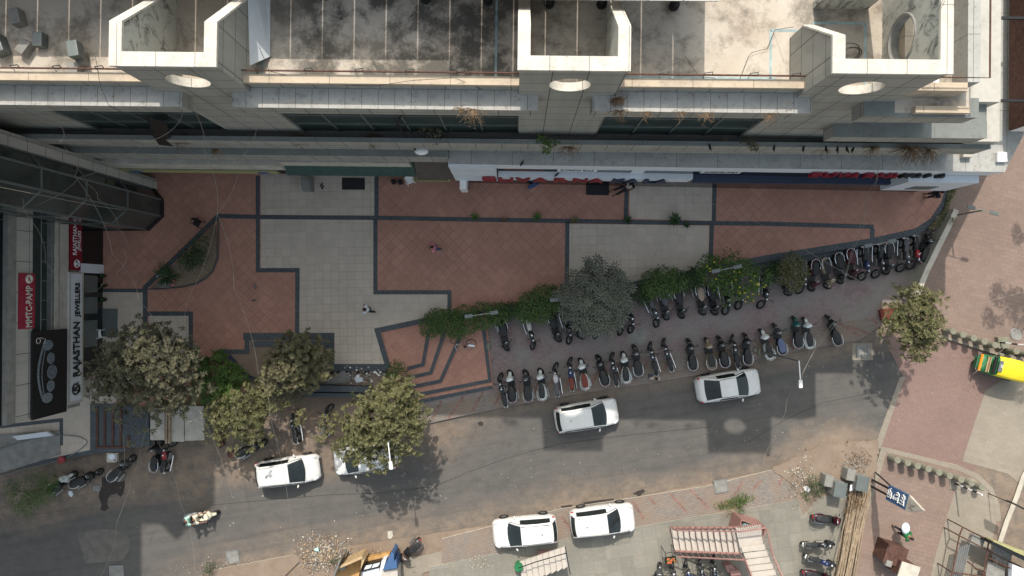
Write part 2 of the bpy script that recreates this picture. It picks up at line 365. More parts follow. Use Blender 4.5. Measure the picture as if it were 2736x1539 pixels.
# interlocking grey verge along the kerb with red diagonal bricks
verge_n = [(1110,1092),(1310,1052),(1500,1012),(1860,945),(2060,905),(2200,868),(2345,845)]
verge_s = [(2349,870),(2295,907),(2251,913),(2060,948),(1860,1000),(1500,1058),(1360,1083),(1152,1127),(1062,1140)]
m = MB(); m.sheet(GP(verge_n+verge_s, KZ), KZ+.004); st(m.build('kerbside_verge', M['greypaver']))
def stripe_poly(mb, a, b, wpx, z):
    A, B = G(*a, z), G(*b, z); d = (B-A); n = Vector((-d.y, d.x, 0)).normalized()*wpx/2
    k = max(2, int(d.length/.16))
    for i in range(k):
        p = A+d*(i/k); q = A+d*((i+.92)/k); off = n*(.5*(i%2)-.25); mb.quad(p-n+off, q-n+off, q+n+off, p+n+off)
m = MB()
for a, b in (((1180,1072),(1155,1120)),((1238,1060),(1198,1118)),((1290,1048),(1262,1098)),((1345,1040),(1322,1082)),((1392,1030),(1376,1066)),((1440,1022),(1425,1058)),((1478,1012),(1462,1048)),((1524,1004),(1508,1040)),((1600,990),(1580,1026)),((1664,978),(1646,1014)),((1730,966),(1712,1000)),((1790,955),(1772,990)),((1850,944),(1832,978)),((1905,934),(1890,966)),((1980,920),(1962,950)),((2060,905),(2048,936)),((2105,905),(2120,935)),((2240,862),(2300,900)),((2265,870),(2320,892)),((2325,850),(2345,866))):
    stripe_poly(m, a, b, .16, KZ); 
for v in m.v: pass
m.v = [(x,y,KZ+.009) for x,y,z in m.v]; st(m.build('red_brick_marking', M['redstripe']))
m = MB(); m.sheet(GP([(1675,884),(1722,878),(1728,918),(1680,926)], KZ), KZ+.005); st(m.build('patched_paving', M['concrete']))
# plaza
plaza = [(-200,430),(2565,462),(2552,500),(2536,545),(2510,590),(2470,615),(2330,648),(2050,694),(1700,762),(1480,806),(1145,866),(1018,884),(1045,986),(890,990),(700,1040),(560,1060),(500,1130),(245,1125),(243,1212),(0,1262),(-250,1300)]
slab('plaza', plaza, -.02, PZ, M['granite'], M['terracotta'])
m = MB()
for p in ([(697,465),(1001,470),(1001,578),(697,573)], [(697,585),(1001,588),(1001,785),(1198,786),(1197,838),(1145,851),(1005,879),(1030,975),(890,975),(890,893),(799,890),(799,716),(697,716)], [(1682,475),(1904,482),(1902,590),(1682,584)], [(1521,598),(1894,603),(1893,712),(1700,752),(1521,788)], [(262,780),(382,782),(382,905),(380,1000),(330,1060),(245,1122),(242,1210),(0,1258),(-200,1290),(-200,1120),(0,1112),(262,1000)], [(398,843),(505,843),(505,965),(398,965)]):
    m.sheet(GP(p, PZ), PZ+.004)
st(m.build('tiled_paving', M['beige']))
def strip(mb, px, width, z, zt):
    P = GP(px, z); n = len(P); Lf = []; Rt = []
    for i, p in enumerate(P):
        if i == 0: d = (P[1]-P[0]).normalized(); k = 1
        elif i == n-1: d = (P[-1]-P[-2]).normalized(); k = 1
        else:
            d1 = (P[i]-P[i-1]).normalized(); d2 = (P[i+1]-P[i]).normalized(); d = (d1+d2).normalized(); k = 1/max(.4, d.dot(d1))
        nn = Vector((-d.y, d.x, 0))*width/2*k; Lf.append(p+nn); Rt.append(p-nn)
    for i in range(n-1): mb.quad((*Rt[i][:2],zt), (*Rt[i+1][:2],zt), (*Lf[i+1][:2],zt), (*Lf[i][:2],zt))
m = MB(); Z = PZ+.008
strips = [([(582,577),(700,580),(1003,582),(1360,588),(1800,595),(2060,598),(2334,606)],.27),([(2330,609),(2331,650)],.27),([(689,470),(689,576)],.25),([(689,585),(689,722)],.25),([(684,722),(795,722),(794,893)],.27),
 ([(1006,472),(1006,577)],.26),([(1003,586),(1003,781),(1206,781)],.26),([(1201,785),(1201,842)],.26),([(1675,484),(1672,586)],.26),([(1516,594),(1514,790)],.26),([(1909,485),(1907,591)],.26),([(1902,601),(1898,716)],.26),
 ([(583,577),(388,768),(388,1000)],.3),([(272,776),(382,776)],.22),([(395,838),(510,838),(510,965)],.27),([(650,899),(884,899),(884,982),(1032,982)],.45),([(660,905),(660,940),(582,940)],.3),
 ([(1145,854),(1008,883),(1038,985)],.32),([(1140,862),(1300,835),(1480,803),(1700,759),(2050,690),(2330,645),(2450,618),(2492,590),(2522,545),(2540,490)],.40),([(0,1140),(164,1122),(164,1190)],.22),([(0,1258),(240,1208),(345,1198)],.25)]
for i, (px, wd) in enumerate(strips): strip(m, px, wd, PZ, Z+.003*(i%3))
st(m.build('granite_banding', M['granite']))
# lower granite step beside the parked bikes
m = MB(); m.prism(GP([(2000,702),(2330,652),(2330,668),(2200,690),(2040,724)], .42), KZ, .42); st(m.build('lower_step', M['granite']))
# door mats
for i, (p, lab) in enumerate((([(914,475),(975,476),(975,507),(914,507)], 'dark grey door mat on beige tiles below the green awning'), ([(1566,486),(1627,487),(1627,522),(1566,521)], 'black door mat on terracotta tiles beside the seated guard'), ([(273,824),(315,825),(314,902),(272,901)], 'grey door mat outside the jewellery shop beside the white chair'))):
    m = MB(); m.prism(GP(p, PZ), PZ+.004, PZ+.03); m.build('door_mat', M['frame'] if i == 2 else M['blackmat'], label=lab, category='door mat')
# stairs from the plaza down to the parking
levels = [([(1145,862),(1300,845),(1318,1036),(1110,1078),(1040,1060),(1040,985)], .25, 4), ([(1140,858),(1292,838),(1312,1020),(1100,1062),(1040,1040),(1036,978)], .36, 3), ([(1140,856),(1238,880),(1178,1020),(1100,1034),(1040,1030),(1034,972)], .47, 2), ([(1140,856),(1190,880),(1152,998),(1092,1011),(1040,1012),(1032,968)], .58, 1), ([(1145,852),(1146,880),(1130,974),(1090,986),(1040,985),(1010,882)], .68, 0)]
for px, z, k in levels: slab('plaza_step', px, KZ-.05-.002*k, z, M['granite'], M['terracotta'])
m = MB()
for px, z in (([(1146,880),(1130,974),(1088,985)], .68), ([(1190,880),(1151,996),(1092,1009)], .58), ([(1238,880),(1177,1018),(1098,1034)], .47), ([(1288,850),(1309,1017),(1098,1058)], .36), ([(1316,1034),(1112,1074)], .25)):
    strip(m, px, .22, z, z+.006)
st(m.build('step_nosing', M['granite']))
# planting beds (soil)
m = MB()
for p in ([(575,597),(579,680),(565,730),(530,755),(470,767),(400,770),(470,700)], ): m.prism(GP(p, PZ+.1), PZ, PZ+.1)
st(m.build('planting_bed', M['dirt']))
m = MB(); m.tube([G(u,v,PZ+.14) for u,v in ((583,580),(583,650),(581,690),(570,722),(552,742),(525,758),(490,766),(440,771),(395,773))], .045, 5); st(m.build('bed_edging', M['granite']))
m = MB(); m.prism(GP([(2545,480),(2566,484),(2500,612),(2480,612),(2524,560)], .8), .7, PZ+.05); st(m.build('planting_strip', M['dirt']))
m = MB(); m.sheet(GP([(664,908),(878,908),(878,1000),(1032,1000),(1030,1040),(700,1046),(600,1010),(600,945),(664,945)], PZ), PZ+.004); st(m.build('sunken_bed', M['dirt']))
m = MB(); m.prism(GP([(672,912),(875,912),(875,930),(672,926)], PZ+.2), PZ, PZ+.12); st(m.build('bed_ledge', M['granite']))
m = MB(); m.tube([G(u,v,PZ+.25) for u,v in ((612,950),(640,985),(665,1008),(700,1018),(745,1022))], .12, 6); m.build('curved_bench', M['navy'], label='dark blue curved low bench edge beside the brown-leaved tree', category='bench')
m = MB(); m.prism(GP([(768,1028),(990,1033),(990,1048),(768,1046)], 1.3), .2, 1.3, 0); m.prism(GP([(815,1050),(960,1050),(960,1060),(815,1060)], .9), .1, .9)
m.build('low_wall', M['granite'], label='long dark granite wall below the litter-filled planter', category='wall')
# side street: pink footway, red driveway, concrete lane
slab('footway', [(2560,440),(2640,270),(3200,270),(3200,960),(2655,940),(2505,893),(2462,795),(2455,780),(2520,630)], -.02, KZ, M['paleconc'], M['pinkpaver'])
m = MB(); m.sheet(GP([(2463,795),(2440,840),(2350,880),(2412,1005),(2345,1192),(2600,1260),(2700,1100),(2760,960),(2655,940),(2505,893)], 0), .012); st(m.build('driveway', M['redpaver']))
m = MB(); m.sheet(GP([(2632,1045),(2760,960),(3300,1000),(3300,1300),(2760,1320),(2690,1265),(2570,1232)], 0), .02); st(m.build('concrete_lane', M['concrete_pave']))
m = MB(); m.sheet(GP([(2403,1008),(2418,1005),(2352,1200),(2336,1194)], 0), .024); st(m.build('driveway_edge', M['concrete_pave']))
slab('corner_footway', [(2356,1196),(2560,1243),(2610,1268),(2645,1298),(2668,1345),(2672,1390),(2620,1700),(2200,1700),(2300,1395)], -.02, KZ, M['paleconc'], M['pinkpaver'])
m = MB(); m.sheet(GP([(2562,1275),(2602,1278),(2638,1310),(2660,1352),(2662,1392),(2600,1700),(2450,1700),(2500,1480)], KZ), KZ+.005); st(m.build('footway_inlay', M['concrete_pave']))
m = MB()
strip(m, [(2362,1200),(2333,1300),(2292,1420),(2222,1640)], .38, KZ, KZ+.012); strip(m, [(2356,1199),(2450,1222),(2560,1250),(2610,1272),(2646,1306),(2664,1350),(2668,1392)], .3, KZ, KZ+.014); strip(m, [(2508,896),(2580,918),(2650,940),(2740,965)], .18, KZ, KZ+.014)
st(m.build('kerb', M['concrete_pave']))
m = MB(); m.tube([G(u,v,.12) for u,v in ((2760,1230),(2735,1275),(2716,1330),(2690,1395),(2672,1450),(2655,1520))], .16, 4); st(m.build('median_kerb', M['paleconc']))
# square of earth with a manhole and the tile patch on the road
m = MB(); m.sheet(rough([(2352,808),(2440,812),(2450,800),(2440,870),(2350,905)], KZ, .05), KZ+.012); st(m.build('earth_patch', M['dirt']))
m = MB(); m.sheet(GP([(2278,918),(2330,917),(2333,962),(2276,962)], 0), .006); st(m.build('concrete_patch', M['concrete_pave']))
# lower pavement and grey tiled forecourt
slab('lower_verge', [(1350,1397),(1498,1360),(1705,1328),(1885,1300),(2050,1259),(2150,1240),(2190,1300),(2110,1345),(1860,1385),(1700,1412),(1530,1440),(1340,1480),(1180,1505),(1180,1440)], -.02, KZ-.03, M['paleconc'], M['greypaver'])
slab('forecourt', [(1130,1600),(1150,1515),(1520,1438),(1700,1408),(1860,1380),(2110,1340),(2230,1290),(2300,1240),(2345,1200),(2330,1290),(2180,1720),(1130,1720)], -.02, KZ, M['paleconc'], M['greytile'])
m = MB()
for a, b in (((1735,1328),(1752,1350)),((1790,1318),(1835,1368)),((1845,1308),(1895,1360)),((1962,1325),(1985,1288)),((2010,1310),(2036,1282)),((2080,1298),(2096,1262)),((1690,1338),(1720,1388)),((1500,1380),(1530,1420)),((2128,1288),(2142,1268))): stripe_poly(m, a, b, .16, KZ)
m.v = [(x,y,KZ-.022) for x,y,z in m.v]; st(m.build('red_brick_marking', M['redstripe']))
slab('lower_left_kerb', [(560,1525),(785,1482),(800,1500),(700,1600),(540,1600)], -.02, .1, M['paleconc'], M['dirt'])
m = MB(); m.sheet(GP([(1000,1500),(1150,1480),(1350,1420),(1370,1470),(1130,1530),(1120,1600),(1000,1600)], 0), .05); st(m.build('worn_pavement', M['concrete_pave']))
m = MB(); m.sheet(rough([(2060,1250),(2200,1185),(2345,1175),(2335,1290),(2240,1310),(2190,1325),(2140,1372),(2120,1300)], 0), KZ+.013); st(m.build('earth_verge', M['dirt']))
# round and square covers
def cover(px, z, s, lab, rz=0, rnd_=False):
    p = G(*px, z); e = empty('manhole_cover', (p.x, p.y, z), rz, lab, 'manhole cover')
    m = MB()
    if rnd_: m.torus((0,0,.01), s/2, .025, n=20, k=4)
    else:
        for a in (-1, 1): m.box(a*s/2-.03, a*s/2+.03, -s/2-.03, s/2+.03, .002, .03); m.box(-s/2+.031, s/2-.031, a*s/2-.03, a*s/2+.03, .002, .03)
    m.build('frame', M['steel'], e); m = MB(); m.box(-s/2+.032, s/2-.032, -s/2+.032, s/2-.032, .001, .014)
    if rnd_: m = MB(); m.cyl((0,0,0), s/2-.03, .001, .012, 20)
    m.build('lid', M['concrete'], e)
cover((2305,939), .006, .7, 'square manhole cover on the pale concrete patch by the road corner')
cover((1926,1299), KZ-.02, .8, 'square manhole cover on the paved verge near the green weeds', R(8))
cover((2715,893), KZ, .75, 'round manhole cover on the shaded footway at the right edge', 0, True)
cover((622,1488), 0.003, .75, 'square pale-framed manhole cover on the road near the lower kerb', R(8))
cover((312,1530), 0.003, .85, 'square manhole cover at the bottom edge, on shaded road', R(3))
cover((2020,935), KZ+.01, .35, 'small round cover among the scooters near the white scooter', 0, True)
cover((258,1305), 0.003, .45, 'round cover on the wet road patch beside the grey scooter', 0, True)
# wet stains
def stain(name, px, z, mt): m = MB(); m.sheet(GP(px, 0), z); st(m.build(name, mt))
M['wet'] = plain('damp_ground', C(.035,.027,.024), .75, var=.2)
stain('water_stain', [(272,1276),(285,1270),(295,1283),(322,1288),(334,1283),(334,1298),(329,1320),(322,1328),(312,1318),(298,1322),(290,1330),(286,1345),(292,1357),(280,1366),(268,1362),(272,1348),(264,1330),(266,1312),(272,1300)], .005, M['wet'])
stain('water_stain', [(1690,1320),(1702,1312),(1718,1307),(1724,1313),(1715,1320),(1708,1328),(1700,1322)], .006, M['wet'])
stain('water_stain', [(1276,1130),(1284,1125),(1292,1130),(1290,1138),(1280,1138)], .005, M['wet'])
stain('water_stain', [(1498,1352),(1530,1348),(1528,1354),(1500,1357)], .006, M['wet'])
stain('water_stain', [(1558,1342),(1600,1336),(1640,1332),(1640,1337),(1600,1343),(1560,1348)], .006, M['wet'])
M['patch'] = plain('old_road_patch', C(.135,.125,.112), .95, var=.2, scale=2)
stain('road_patch', [(205,1426),(260,1414),(300,1414),(330,1422),(345,1440),(343,1475),(325,1498),(228,1505)], .004, M['patch'])
M['crack'] = plain('road_crack', C(.05,.045,.042), .95)
def crackline(px, wd=.035):
    m = MB(); strip(m, px, wd, 0, .007); st(m.build('road_crack', M['crack']))
crackline([(560,1350),(720,1335),(880,1322),(1000,1318),(1160,1300),(1250,1262),(1360,1222),(1500,1185),(1700,1160),(1900,1140)])
crackline([(2000,1180),(2100,1120),(2200,1075),(2330,1050)], .03)
def wobble_sheet(name, px, z, mt): stain(name, px, z, mt)
# stray litter, leaves and stones: one uncountable scatter
m = MB(); ms = [plain('pale_litter', C(.4,.38,.34), .8), M['orange'], M['bark'], M['pinkpaver']]
def chip(u, v, z, s, k):
    p = G(u, v, z); a = rnd.uniform(0, 6.3); d1 = Vector((math.cos(a), math.sin(a), 0))*s; d2 = Vector((-math.sin(a), math.cos(a), 0))*s*rnd.uniform(.4, 1)
    h = Vector((0,0,rnd.uniform(.01,.04))); b = Vector((0,0,.015))
    m.quad(p-d1-d2+b, p+d1-d2+b+h*.5, p+d1+d2+b+h, p-d1+d2+b, k)
for i in range(200):
    u = rnd.uniform(950, 2250); v = 1130+(u-1150)*(-.178)+(abs(rnd.gauss(0,1))*55 if rnd.random()<.35 else 215-abs(rnd.gauss(0,1))*38)
    chip(u, v, 0, rnd.uniform(.012,.032), rnd.choice([0,0,2,3]))
for i in range(90): chip(rnd.gauss(1500,330), rnd.gauss(1290,50), 0, rnd.uniform(.01,.025), rnd.choice([0,2,3,3]))
for i in range(120): chip(rnd.uniform(280,760), rnd.uniform(1230,1420), 0, rnd.uniform(.012,.04), rnd.choice([0,2,3]))
for i in range(110): chip(rnd.uniform(2270,2700), rnd.uniform(960,1500), KZ, rnd.uniform(.012,.03), rnd.choice([0,2,3]))
for i in range(160):
    u, v = rnd.uniform(300,2400), rnd.uniform(490,800)
    if v < 860-(u-1100)*.17-20: chip(u, v, PZ, rnd.uniform(.01,.03), rnd.choice([2,2,2,0]))
for i in range(90): chip(rnd.uniform(1250,2280), rnd.uniform(780,960), KZ, rnd.uniform(.012,.03), rnd.choice([2,2,0]))
m.build('scattered_litter', ms, kind='stuff')
# ================================================================ the long commercial building at the top
TH = -.0125
bx = lambda u, z: (u-1380)*(H-z)/FPX-.09
MBLD = empty('commercial_building', (0,0,0), TH, 'long stone-clad commercial building with three square roof towers and stepped ledges', 'building')
def bpart(name, mb, mats, parent=MBLD, **k): return mb.build(name, mats, parent, **k)
XL, XR = -46.0, 17.0
m = MB(); m.box(XL, XR, 7.862, 30, 15.9, 16.9); bpart('roof', m, M['roof'])
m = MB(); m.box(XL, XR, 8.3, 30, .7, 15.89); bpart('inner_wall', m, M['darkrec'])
# parapet runs between the towers
TW = [(-13.5,-10.05),(0.0,3.6),(10.32,14.15)]
segs = [(XL,-13.5),(-10.05,0.0),(3.6,10.32)]
for a, b in segs:
    m = MB(); m.box(a, b, 7.60, 7.86, 16.7, 18.1); bpart('parapet', m, M['clad'])
    m = MB(); m.box(a, b, 7.57, 7.885, 18.1, 18.28); bpart('parapet_coping', m, M['parapet'])
# rail and hooks on the parapet
for a, b in ((XL,-12.2),(-11.0,0.3),(3.4,11.6)):
    m = MB(); m.tube([(a,7.97,18.42),(b,7.97,18.42)], .035, 6); bpart('rail', m, M['rust'])
for u in (35,148,262,690,822,958,1092,1228,1770,1888,2008,2120):
    x = bx(u, 18.3); m = MB(); m.tube([(x-.12,7.88,18.2),(x-.12,8.02,18.5),(x+.16,8.05,18.52),(x+.18,7.98,18.42)], .02, 5); bpart('rail_bracket', m, M['black'])
# ledge 1
for a, b in ((XL,-12.62),(-10.72,.72),(2.75,10.9)):
    m = MB(); m.box(a, b, 6.87, 7.418, 16.7, 17.54, 0); m.add([(a,6.85,17.54),(b,6.85,17.54),(b,7.59,17.54),(a,7.59,17.54),(a,6.85,17.58),(b,6.85,17.58),(b,7.59,17.58),(a,7.59,17.58)], [(3,2,1,0),(4,5,6,7),(0,1,5,4),(1,2,6,5),(2,3,7,6),(3,0,4,7)], 1)
    bpart('ledge', m, [M['clad'], M['ledge']])
# wall_with_hole in the xz plane
def holed_wall(mb, x0, x1, z0, z1, y0, y1, cx, cz, r, mo=0, mi=1, mh=2, axis='x'):
    n = 40; O = []; I = []
    hw, hz = (x1-x0)/2, (z1-z0)/2; mx, mz = (x0+x1)/2, (z0+z1)/2
    for i in range(n):
        a = 2*math.pi*(i+.5)/n; c, s_ = math.cos(a), math.sin(a)
        I.append((cx+r*c, cz+r*s_))
        t = 1e9
        if c > 1e-9: t = min(t, (x1-cx)/c)
        if c < -1e-9: t = min(t, (x0-cx)/c)
        if s_ > 1e-9: t = min(t, (z1-cz)/s_)
        if s_ < -1e-9: t = min(t, (z0-cz)/s_)
        O.append([cx+t*c, cz+t*s_])
    for X, Zc in ((x0,z0),(x1,z0),(x1,z1),(x0,z1)):
        j = min(range(n), key=lambda k: (O[k][0]-X)**2+(O[k][1]-Zc)**2); O[j] = [X, Zc]
    P = (lambda x, y, z: (x, y, z)) if axis == 'x' else (lambda x, y, z: (y, x, z))
    vs = [P(x,y0,z) for x,z in O]+[P(x,y0,z) for x,z in I]+[P(x,y1,z) for x,z in O]+[P(x,y1,z) for x,z in I]
    for i in range(n):
        j = (i+1) % n
        f = [([i,j,n+j,n+i], mo), ([2*n+j,2*n+i,3*n+i,3*n+j], mi), ([n+i,n+j,3*n+j,3*n+i], mh), ([j,i,2*n+i,2*n+j], mo)]
        for q, mm in f: mb.add([vs[k] for k in q], [(0,1,2,3)], mm)
def rim(mb, pts, w, t):     # square-section coping following a path
    for a, b in zip(pts[:-1], pts[1:]): pass
ZT = 20.5; ZR = 16.9
for k, (x0, x1) in enumerate(TW):
    tw = MB(); xc = (x0+x1)/2 if k != 2 else 12.1
    m = MB(); holed_wall(m, x0, x1, ZR, ZT, 7.42, 7.74, xc, 18.85, .74); bpart('tower_front', m, [M['clad'], M['inner'], M['cap']])
    m = MB(); m.box(x0, x1, 7.42, 8.29, 10.9, ZR-.005); bpart('tower_shaft', m, M['clad'])
    for side in (0, 1):
        a, b = (x0, x0+.3) if side == 0 else (x1-.3, x1)
        if k == 2 and side == 1:
            m = MB(); holed_wall(m, 7.741, 15.0, ZR, ZT, b, a, 9.4, 18.25, .80, 0, 1, 2, 'y'); 
            bpart('tower_side', m, [M['clad'], M['inner'], M['concrete']])
            m = MB(); m.torus((a-.01,9.4,18.25), .86, .055, Matrix.Rotation(R(90),4,'Y'), 36, 6); bpart('round_window_ring', m, M['concrete'])
            m = MB(); m.box(a-.06, b+.06, 7.37, 15.0, ZT, ZT+.12); bpart('tower_coping', m, M['cap']); continue
        if k == 2: prof = [(7.741,ZR),(7.741,ZT),(8.62,ZT),(9.9,18.1),(9.9,ZR)]
        else: prof = [(7.741,ZR),(7.741,ZT),(8.85,ZT),(11.4,17.1),(11.4,ZR)]
        vs = [(a,y,z) for y,z in prof]+[(b,y,z) for y,z in prof]; n = len(prof)
        m = MB(); inner_first = side == 1
        m.add(vs, [list(range(n))], 1 if inner_first else 0); m.add(vs, [[n+i for i in reversed(range(n))]], 0 if inner_first else 1)
        m.add(vs, [[(i+1)%n,i,n+i,n+(i+1)%n] for i in range(n)], 0); bpart('tower_side', m, [M['clad'], M['inner']])
        A = a-.06; B = b+.06; q = prof[1:4]; q = [(7.36,ZT)]+q[1:]
        m = MB(); cs = []
        for i, (y, z) in enumerate(q): cs.append([(A,y,z+.004),(B,y,z+.004),(B,y,z+.125),(A,y,z+.125)])
        for i in range(len(q)-1):
            c0, c1 = cs[i], cs[i+1]
            for j in range(4): m.add([c0[j], c0[(j+1)%4], c1[(j+1)%4], c1[j]], [(3,2,1,0)])
        m.add(cs[0], [(0,1,2,3)]); m.add(cs[-1], [(3,2,1,0)]); bpart('tower_coping', m, M['cap'])
    m = MB(); m.box(x0+.361, x1-.361, 7.36, 7.84, ZT+.003, ZT+.12); bpart('tower_coping', m, M['cap'])
# enclosure wall behind the right tower and its round-topped hatch
m = MB(); m.box(11.2, 13.3, 11.05, 11.3, ZR+.001, 19.6); bpart('rear_enclosure_wall', m, M['inner'])
# band under the roof: glazing, piers, window frames
m = MB(); m.box(XL, 14.15, 7.56, 7.6, 11, 16.69); bpart('glazing', m, M['glassdark'])
for a, b in ((-26,-19.75),):
    m = MB(); m.box(a, b, 7.42, 7.558, 11.0, 16.69); bpart('pier', m, M['clad'])
for a, b in ((-19.75,-13.5),(-10.05,0.0),(3.6,10.32)):
    n = max(3, int((b-a)/1.45))
    m = MB()
    for i in range(n+1):
        x = a+(b-a)*i/n; m.box(max(a, x-.04), min(b, x+.04), 7.5, 7.559, 11.0, 16.69)
    for z in (12.4, 13.9, 15.4): m.box(a, b, 7.515, 7.558, z, z+.07)
    bpart('window_frame', m, M['frame'])
m = MB(); m.box(XL, 21.3, 7.061, 8.29, 10.75, 11.02); bpart('balcony_floor', m, cap_mat('grimy_floor', C(.15,.15,.14), .9, 9))
m = MB(); m.box(XL, 21.5, 6.87, 7.06, 10.6, 11.8, 0); m.box(XL, 21.5, 6.86, 7.07, 11.8, 11.84, 1); bpart('balcony_parapet', m, [M['clad'], M['ledge_teal']])
m = MB(); m.box(XL, 21.0, 7.2, 7.24, 8.61, 10.6); bpart('recess_wall', m, M['clad'])
# left lower bands
XS = bx(1200, 7.9)
m = MB(); m.box(XL, XS-.02, 6.87, 7.25, 7.2, 8.56, 0); m.box(XL, XS-.02, 6.86, 7.26, 8.56, 8.61, 1); bpart('lower_ledge', m, [M['clad'], M['ledge_teal']])
m = MB(); m.box(-26, -13.0, 6.76, 7.3, 4.9, 6.3, 0); m.box(-13.0, -5.9, 6.95, 7.3, 4.4, 6.3, 0); bpart('fascia', m, [M['paleconc']])
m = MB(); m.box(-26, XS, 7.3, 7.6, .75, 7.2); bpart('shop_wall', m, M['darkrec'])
# podium (pale ledge) on the right, running to the corner
SE = (24.8, 6.52)
m = MB(); m.prism([(XS,6.6),(SE[0],SE[1]),(SE[0]+2.6,6.3+5.5),(SE[0]+2.6+3.8,6.3+13.5),(22,22),(XS,7.9)], 7.72, 8.1, 0, 1); bpart('podium_top', m, [M['white'], M['podium_top']])
m = MB(); m.prism([(XS,6.62),(SE[0]-.05,6.54),(SE[0]+2.5,6.3+5.4),(SE[0]+6.3,19.6),(22,21.8),(XS,7.8)], 6.95, 7.719); bpart('podium_fascia', m, M['white'])
m = MB(); m.prism([(XS+.02,6.85),(SE[0]-.25,6.6),(SE[0]+2.2,11.6),(SE[0]+6,19.4),(22,21.5),(XS+.02,7.8)], .72, 6.949); bpart('podium_wall', m, M['glassblack'])
# white planked panel at the left end of the podium
xa, xb = bx(1203,7.0), bx(1330,6.0)
m = MB()
for i, (z0, z1) in enumerate(((6.95,8.05),(5.95,6.9),(4.95,5.9),(3.7,4.9))): m.box(xa, xb-.06, 6.5-.015*(i%2), 6.83, z0, z1)
bpart('planked_panel', m, M['white'])
# poster band and white piers
m = MB(); m.box(xb, 22.8, 6.79, 6.84, 5.4, 6.94); bpart('poster_band', m, M['darkrec'])
for i, (u0, u1, mt) in enumerate(((1345,1455,'terr'),(1492,1545,'frame'),(1596,1680,'frame'),(1735,1862,'terr'),(1880,1990,'frame'),(2150,2330,'terr'))):
    m = MB(); m.box(bx(u0,6.2), bx(u1,6.2), 6.765, 6.789, 5.5, 6.85); bpart('poster', m, M['rust'] if mt == 'terr' else M['frame'])
for u0, u1 in ((1688,1722),(2055,2100)):
    m = MB(); m.box(bx(u0,6), bx(u1,6), 6.70, 6.764, 5.4, 6.94); bpart('white_pier', m, M['white'])
m = MB(); m.box(bx(1332,5.2), bx(1850,5.2), 6.45, 6.78, 4.6, 5.32, 0); m.box(bx(1332,5.2), bx(1850,5.2), 6.5, 6.78, 4.0, 4.598, 0); bpart('shop_fascia', m, [M['white']])
m = MB(); m.box(bx(1852,5.2), bx(2427,5.2), 6.3, 6.78, 4.85, 5.2, 0); bpart('blue_canopy', m, [M['navy']])
m = MB(); m.box(bx(2400,6), 24.3, 6.15, 6.6, 4.1, 6.9); bpart('corner_panel', m, M['white'])
m = MB(); m.box(bx(2425,5), 23.0, 6.12, 6.148, 4.6, 5.6); bpart('corner_window', m, M['frame'])
# east tiers
m = MB(); m.box(14.16, 17.0, 7.0, 30, 16.95, 17.25); bpart('roof', m, M['roof'])
m = MB(); m.box(14.16, 17.3, 7.6, 30, 12, 16.949); bpart('east_tier', m, M['clad_light'])
m = MB(); m.box(14.2, 16.3, 7.58, 7.88, 17.251, 18.15); bpart('parapet', m, M['parapet'])
for a, b, mt in ((14.16,14.5,'parapet'),(15.35,15.6,'whitep'),(16.3,16.75,'podium_top')):
    m = MB(); m.box(a, b, 7.9, 30, 17.251, 17.9 if a < 15 else (17.6 if a < 16 else 18.15)); bpart('east_parapet', m, M[mt])
m = MB(); m.tube([(14.6,7.95,18.5),(16.86,7.95,18.5),(16.86,30,18.5)], .035, 6); bpart('rail', m, M['rust'])
m = MB(); m.box(13.0, 17.3, 6.87, 7.59, 16.3, 17.2, 0); m.box(13.0, 17.32, 6.85, 7.59, 17.2, 17.24, 1); bpart('stepped_ledge', m, [M['clad'], M['ledge_teal']])
m = MB(); m.box(14.8, 16.8, 6.95, 7.2, 17.241, 17.5); bpart('painted_sun_patch', m, M['parapet'])  # raised cream box stands in for a sunlit rectangle on the ledge top
m = MB(); m.box(17.301, 20.2, 8.3, 30, 12.0, 14.3); bpart('east_tier', m, M['clad_light'])
m = MB(); m.box(13.4, 19.9, 6.87, 7.58, 12.95, 13.86, 0); m.box(13.4, 19.92, 6.85, 7.59, 13.86, 13.9, 1); bpart('stepped_ledge', m, [M['clad'], M['ledge_teal']])
m = MB(); m.box(17.301, 19.9, 7.59, 8.29, 12.95, 13.9); bpart('stepped_ledge', m, M['ledge_teal'])
m = MB(); m.box(14.16, 19.0, 7.591, 7.62, 11, 12.95); bpart('glazing', m, M['glassdark'])
m = MB(); m.box(20.21, 21.5, 7.07, 30, 10.99, 12.4); bpart('east_tier', m, M['clad_light'])
m = MB(); m.box(21.501, 21.9, 7.4, 30, 8.1, 11.2); bpart('east_tier', m, M['paleconc'])
# pipes and drains painted lines on the roof
m = MB()
for a, b in (((-9.9,8.2),(-9.9,18)),((-.9,8.2),(-.9,18)),((4,8.35),(9.8,8.35)),((9.6,8.35),(9.6,10.2)),((9.6,10.2),(11.1,10.2)),((11.2,10.5),(13.2,10.5)),((13.2,10.5),(13.2,8.1)),((-9.6,8.1),(-4,8.1))):
    p, q = Vector((*a,0)), Vector((*b,0)); d = (q-p).normalized(); n_ = Vector((-d.y,d.x,0))*.045
    m.quad(*[(v.x,v.y,16.906) for v in (p-n_,q-n_,q+n_,p+n_)])
bpart('painted_roof_line', m, plain('faded_blue_line', C(.27,.36,.38), .9, var=.3))
# leaning white sheet and bracket beside tower 1
m = MB(); m.add([(-9.95,8.5,17.7),(-9.45,9.1,16.95),(-9.45,14,16.95),(-9.95,14,18.6)], [(0,1,2,3)]); m.add([(-9.99,8.5,17.7),(-9.49,9.1,16.93),(-9.49,14,16.93),(-9.99,14,18.6)], [(3,2,1,0)])
m.build('leaning_sheet', M['white'], label='large white sheet leaning against the side of the left roof tower', category='sheet')
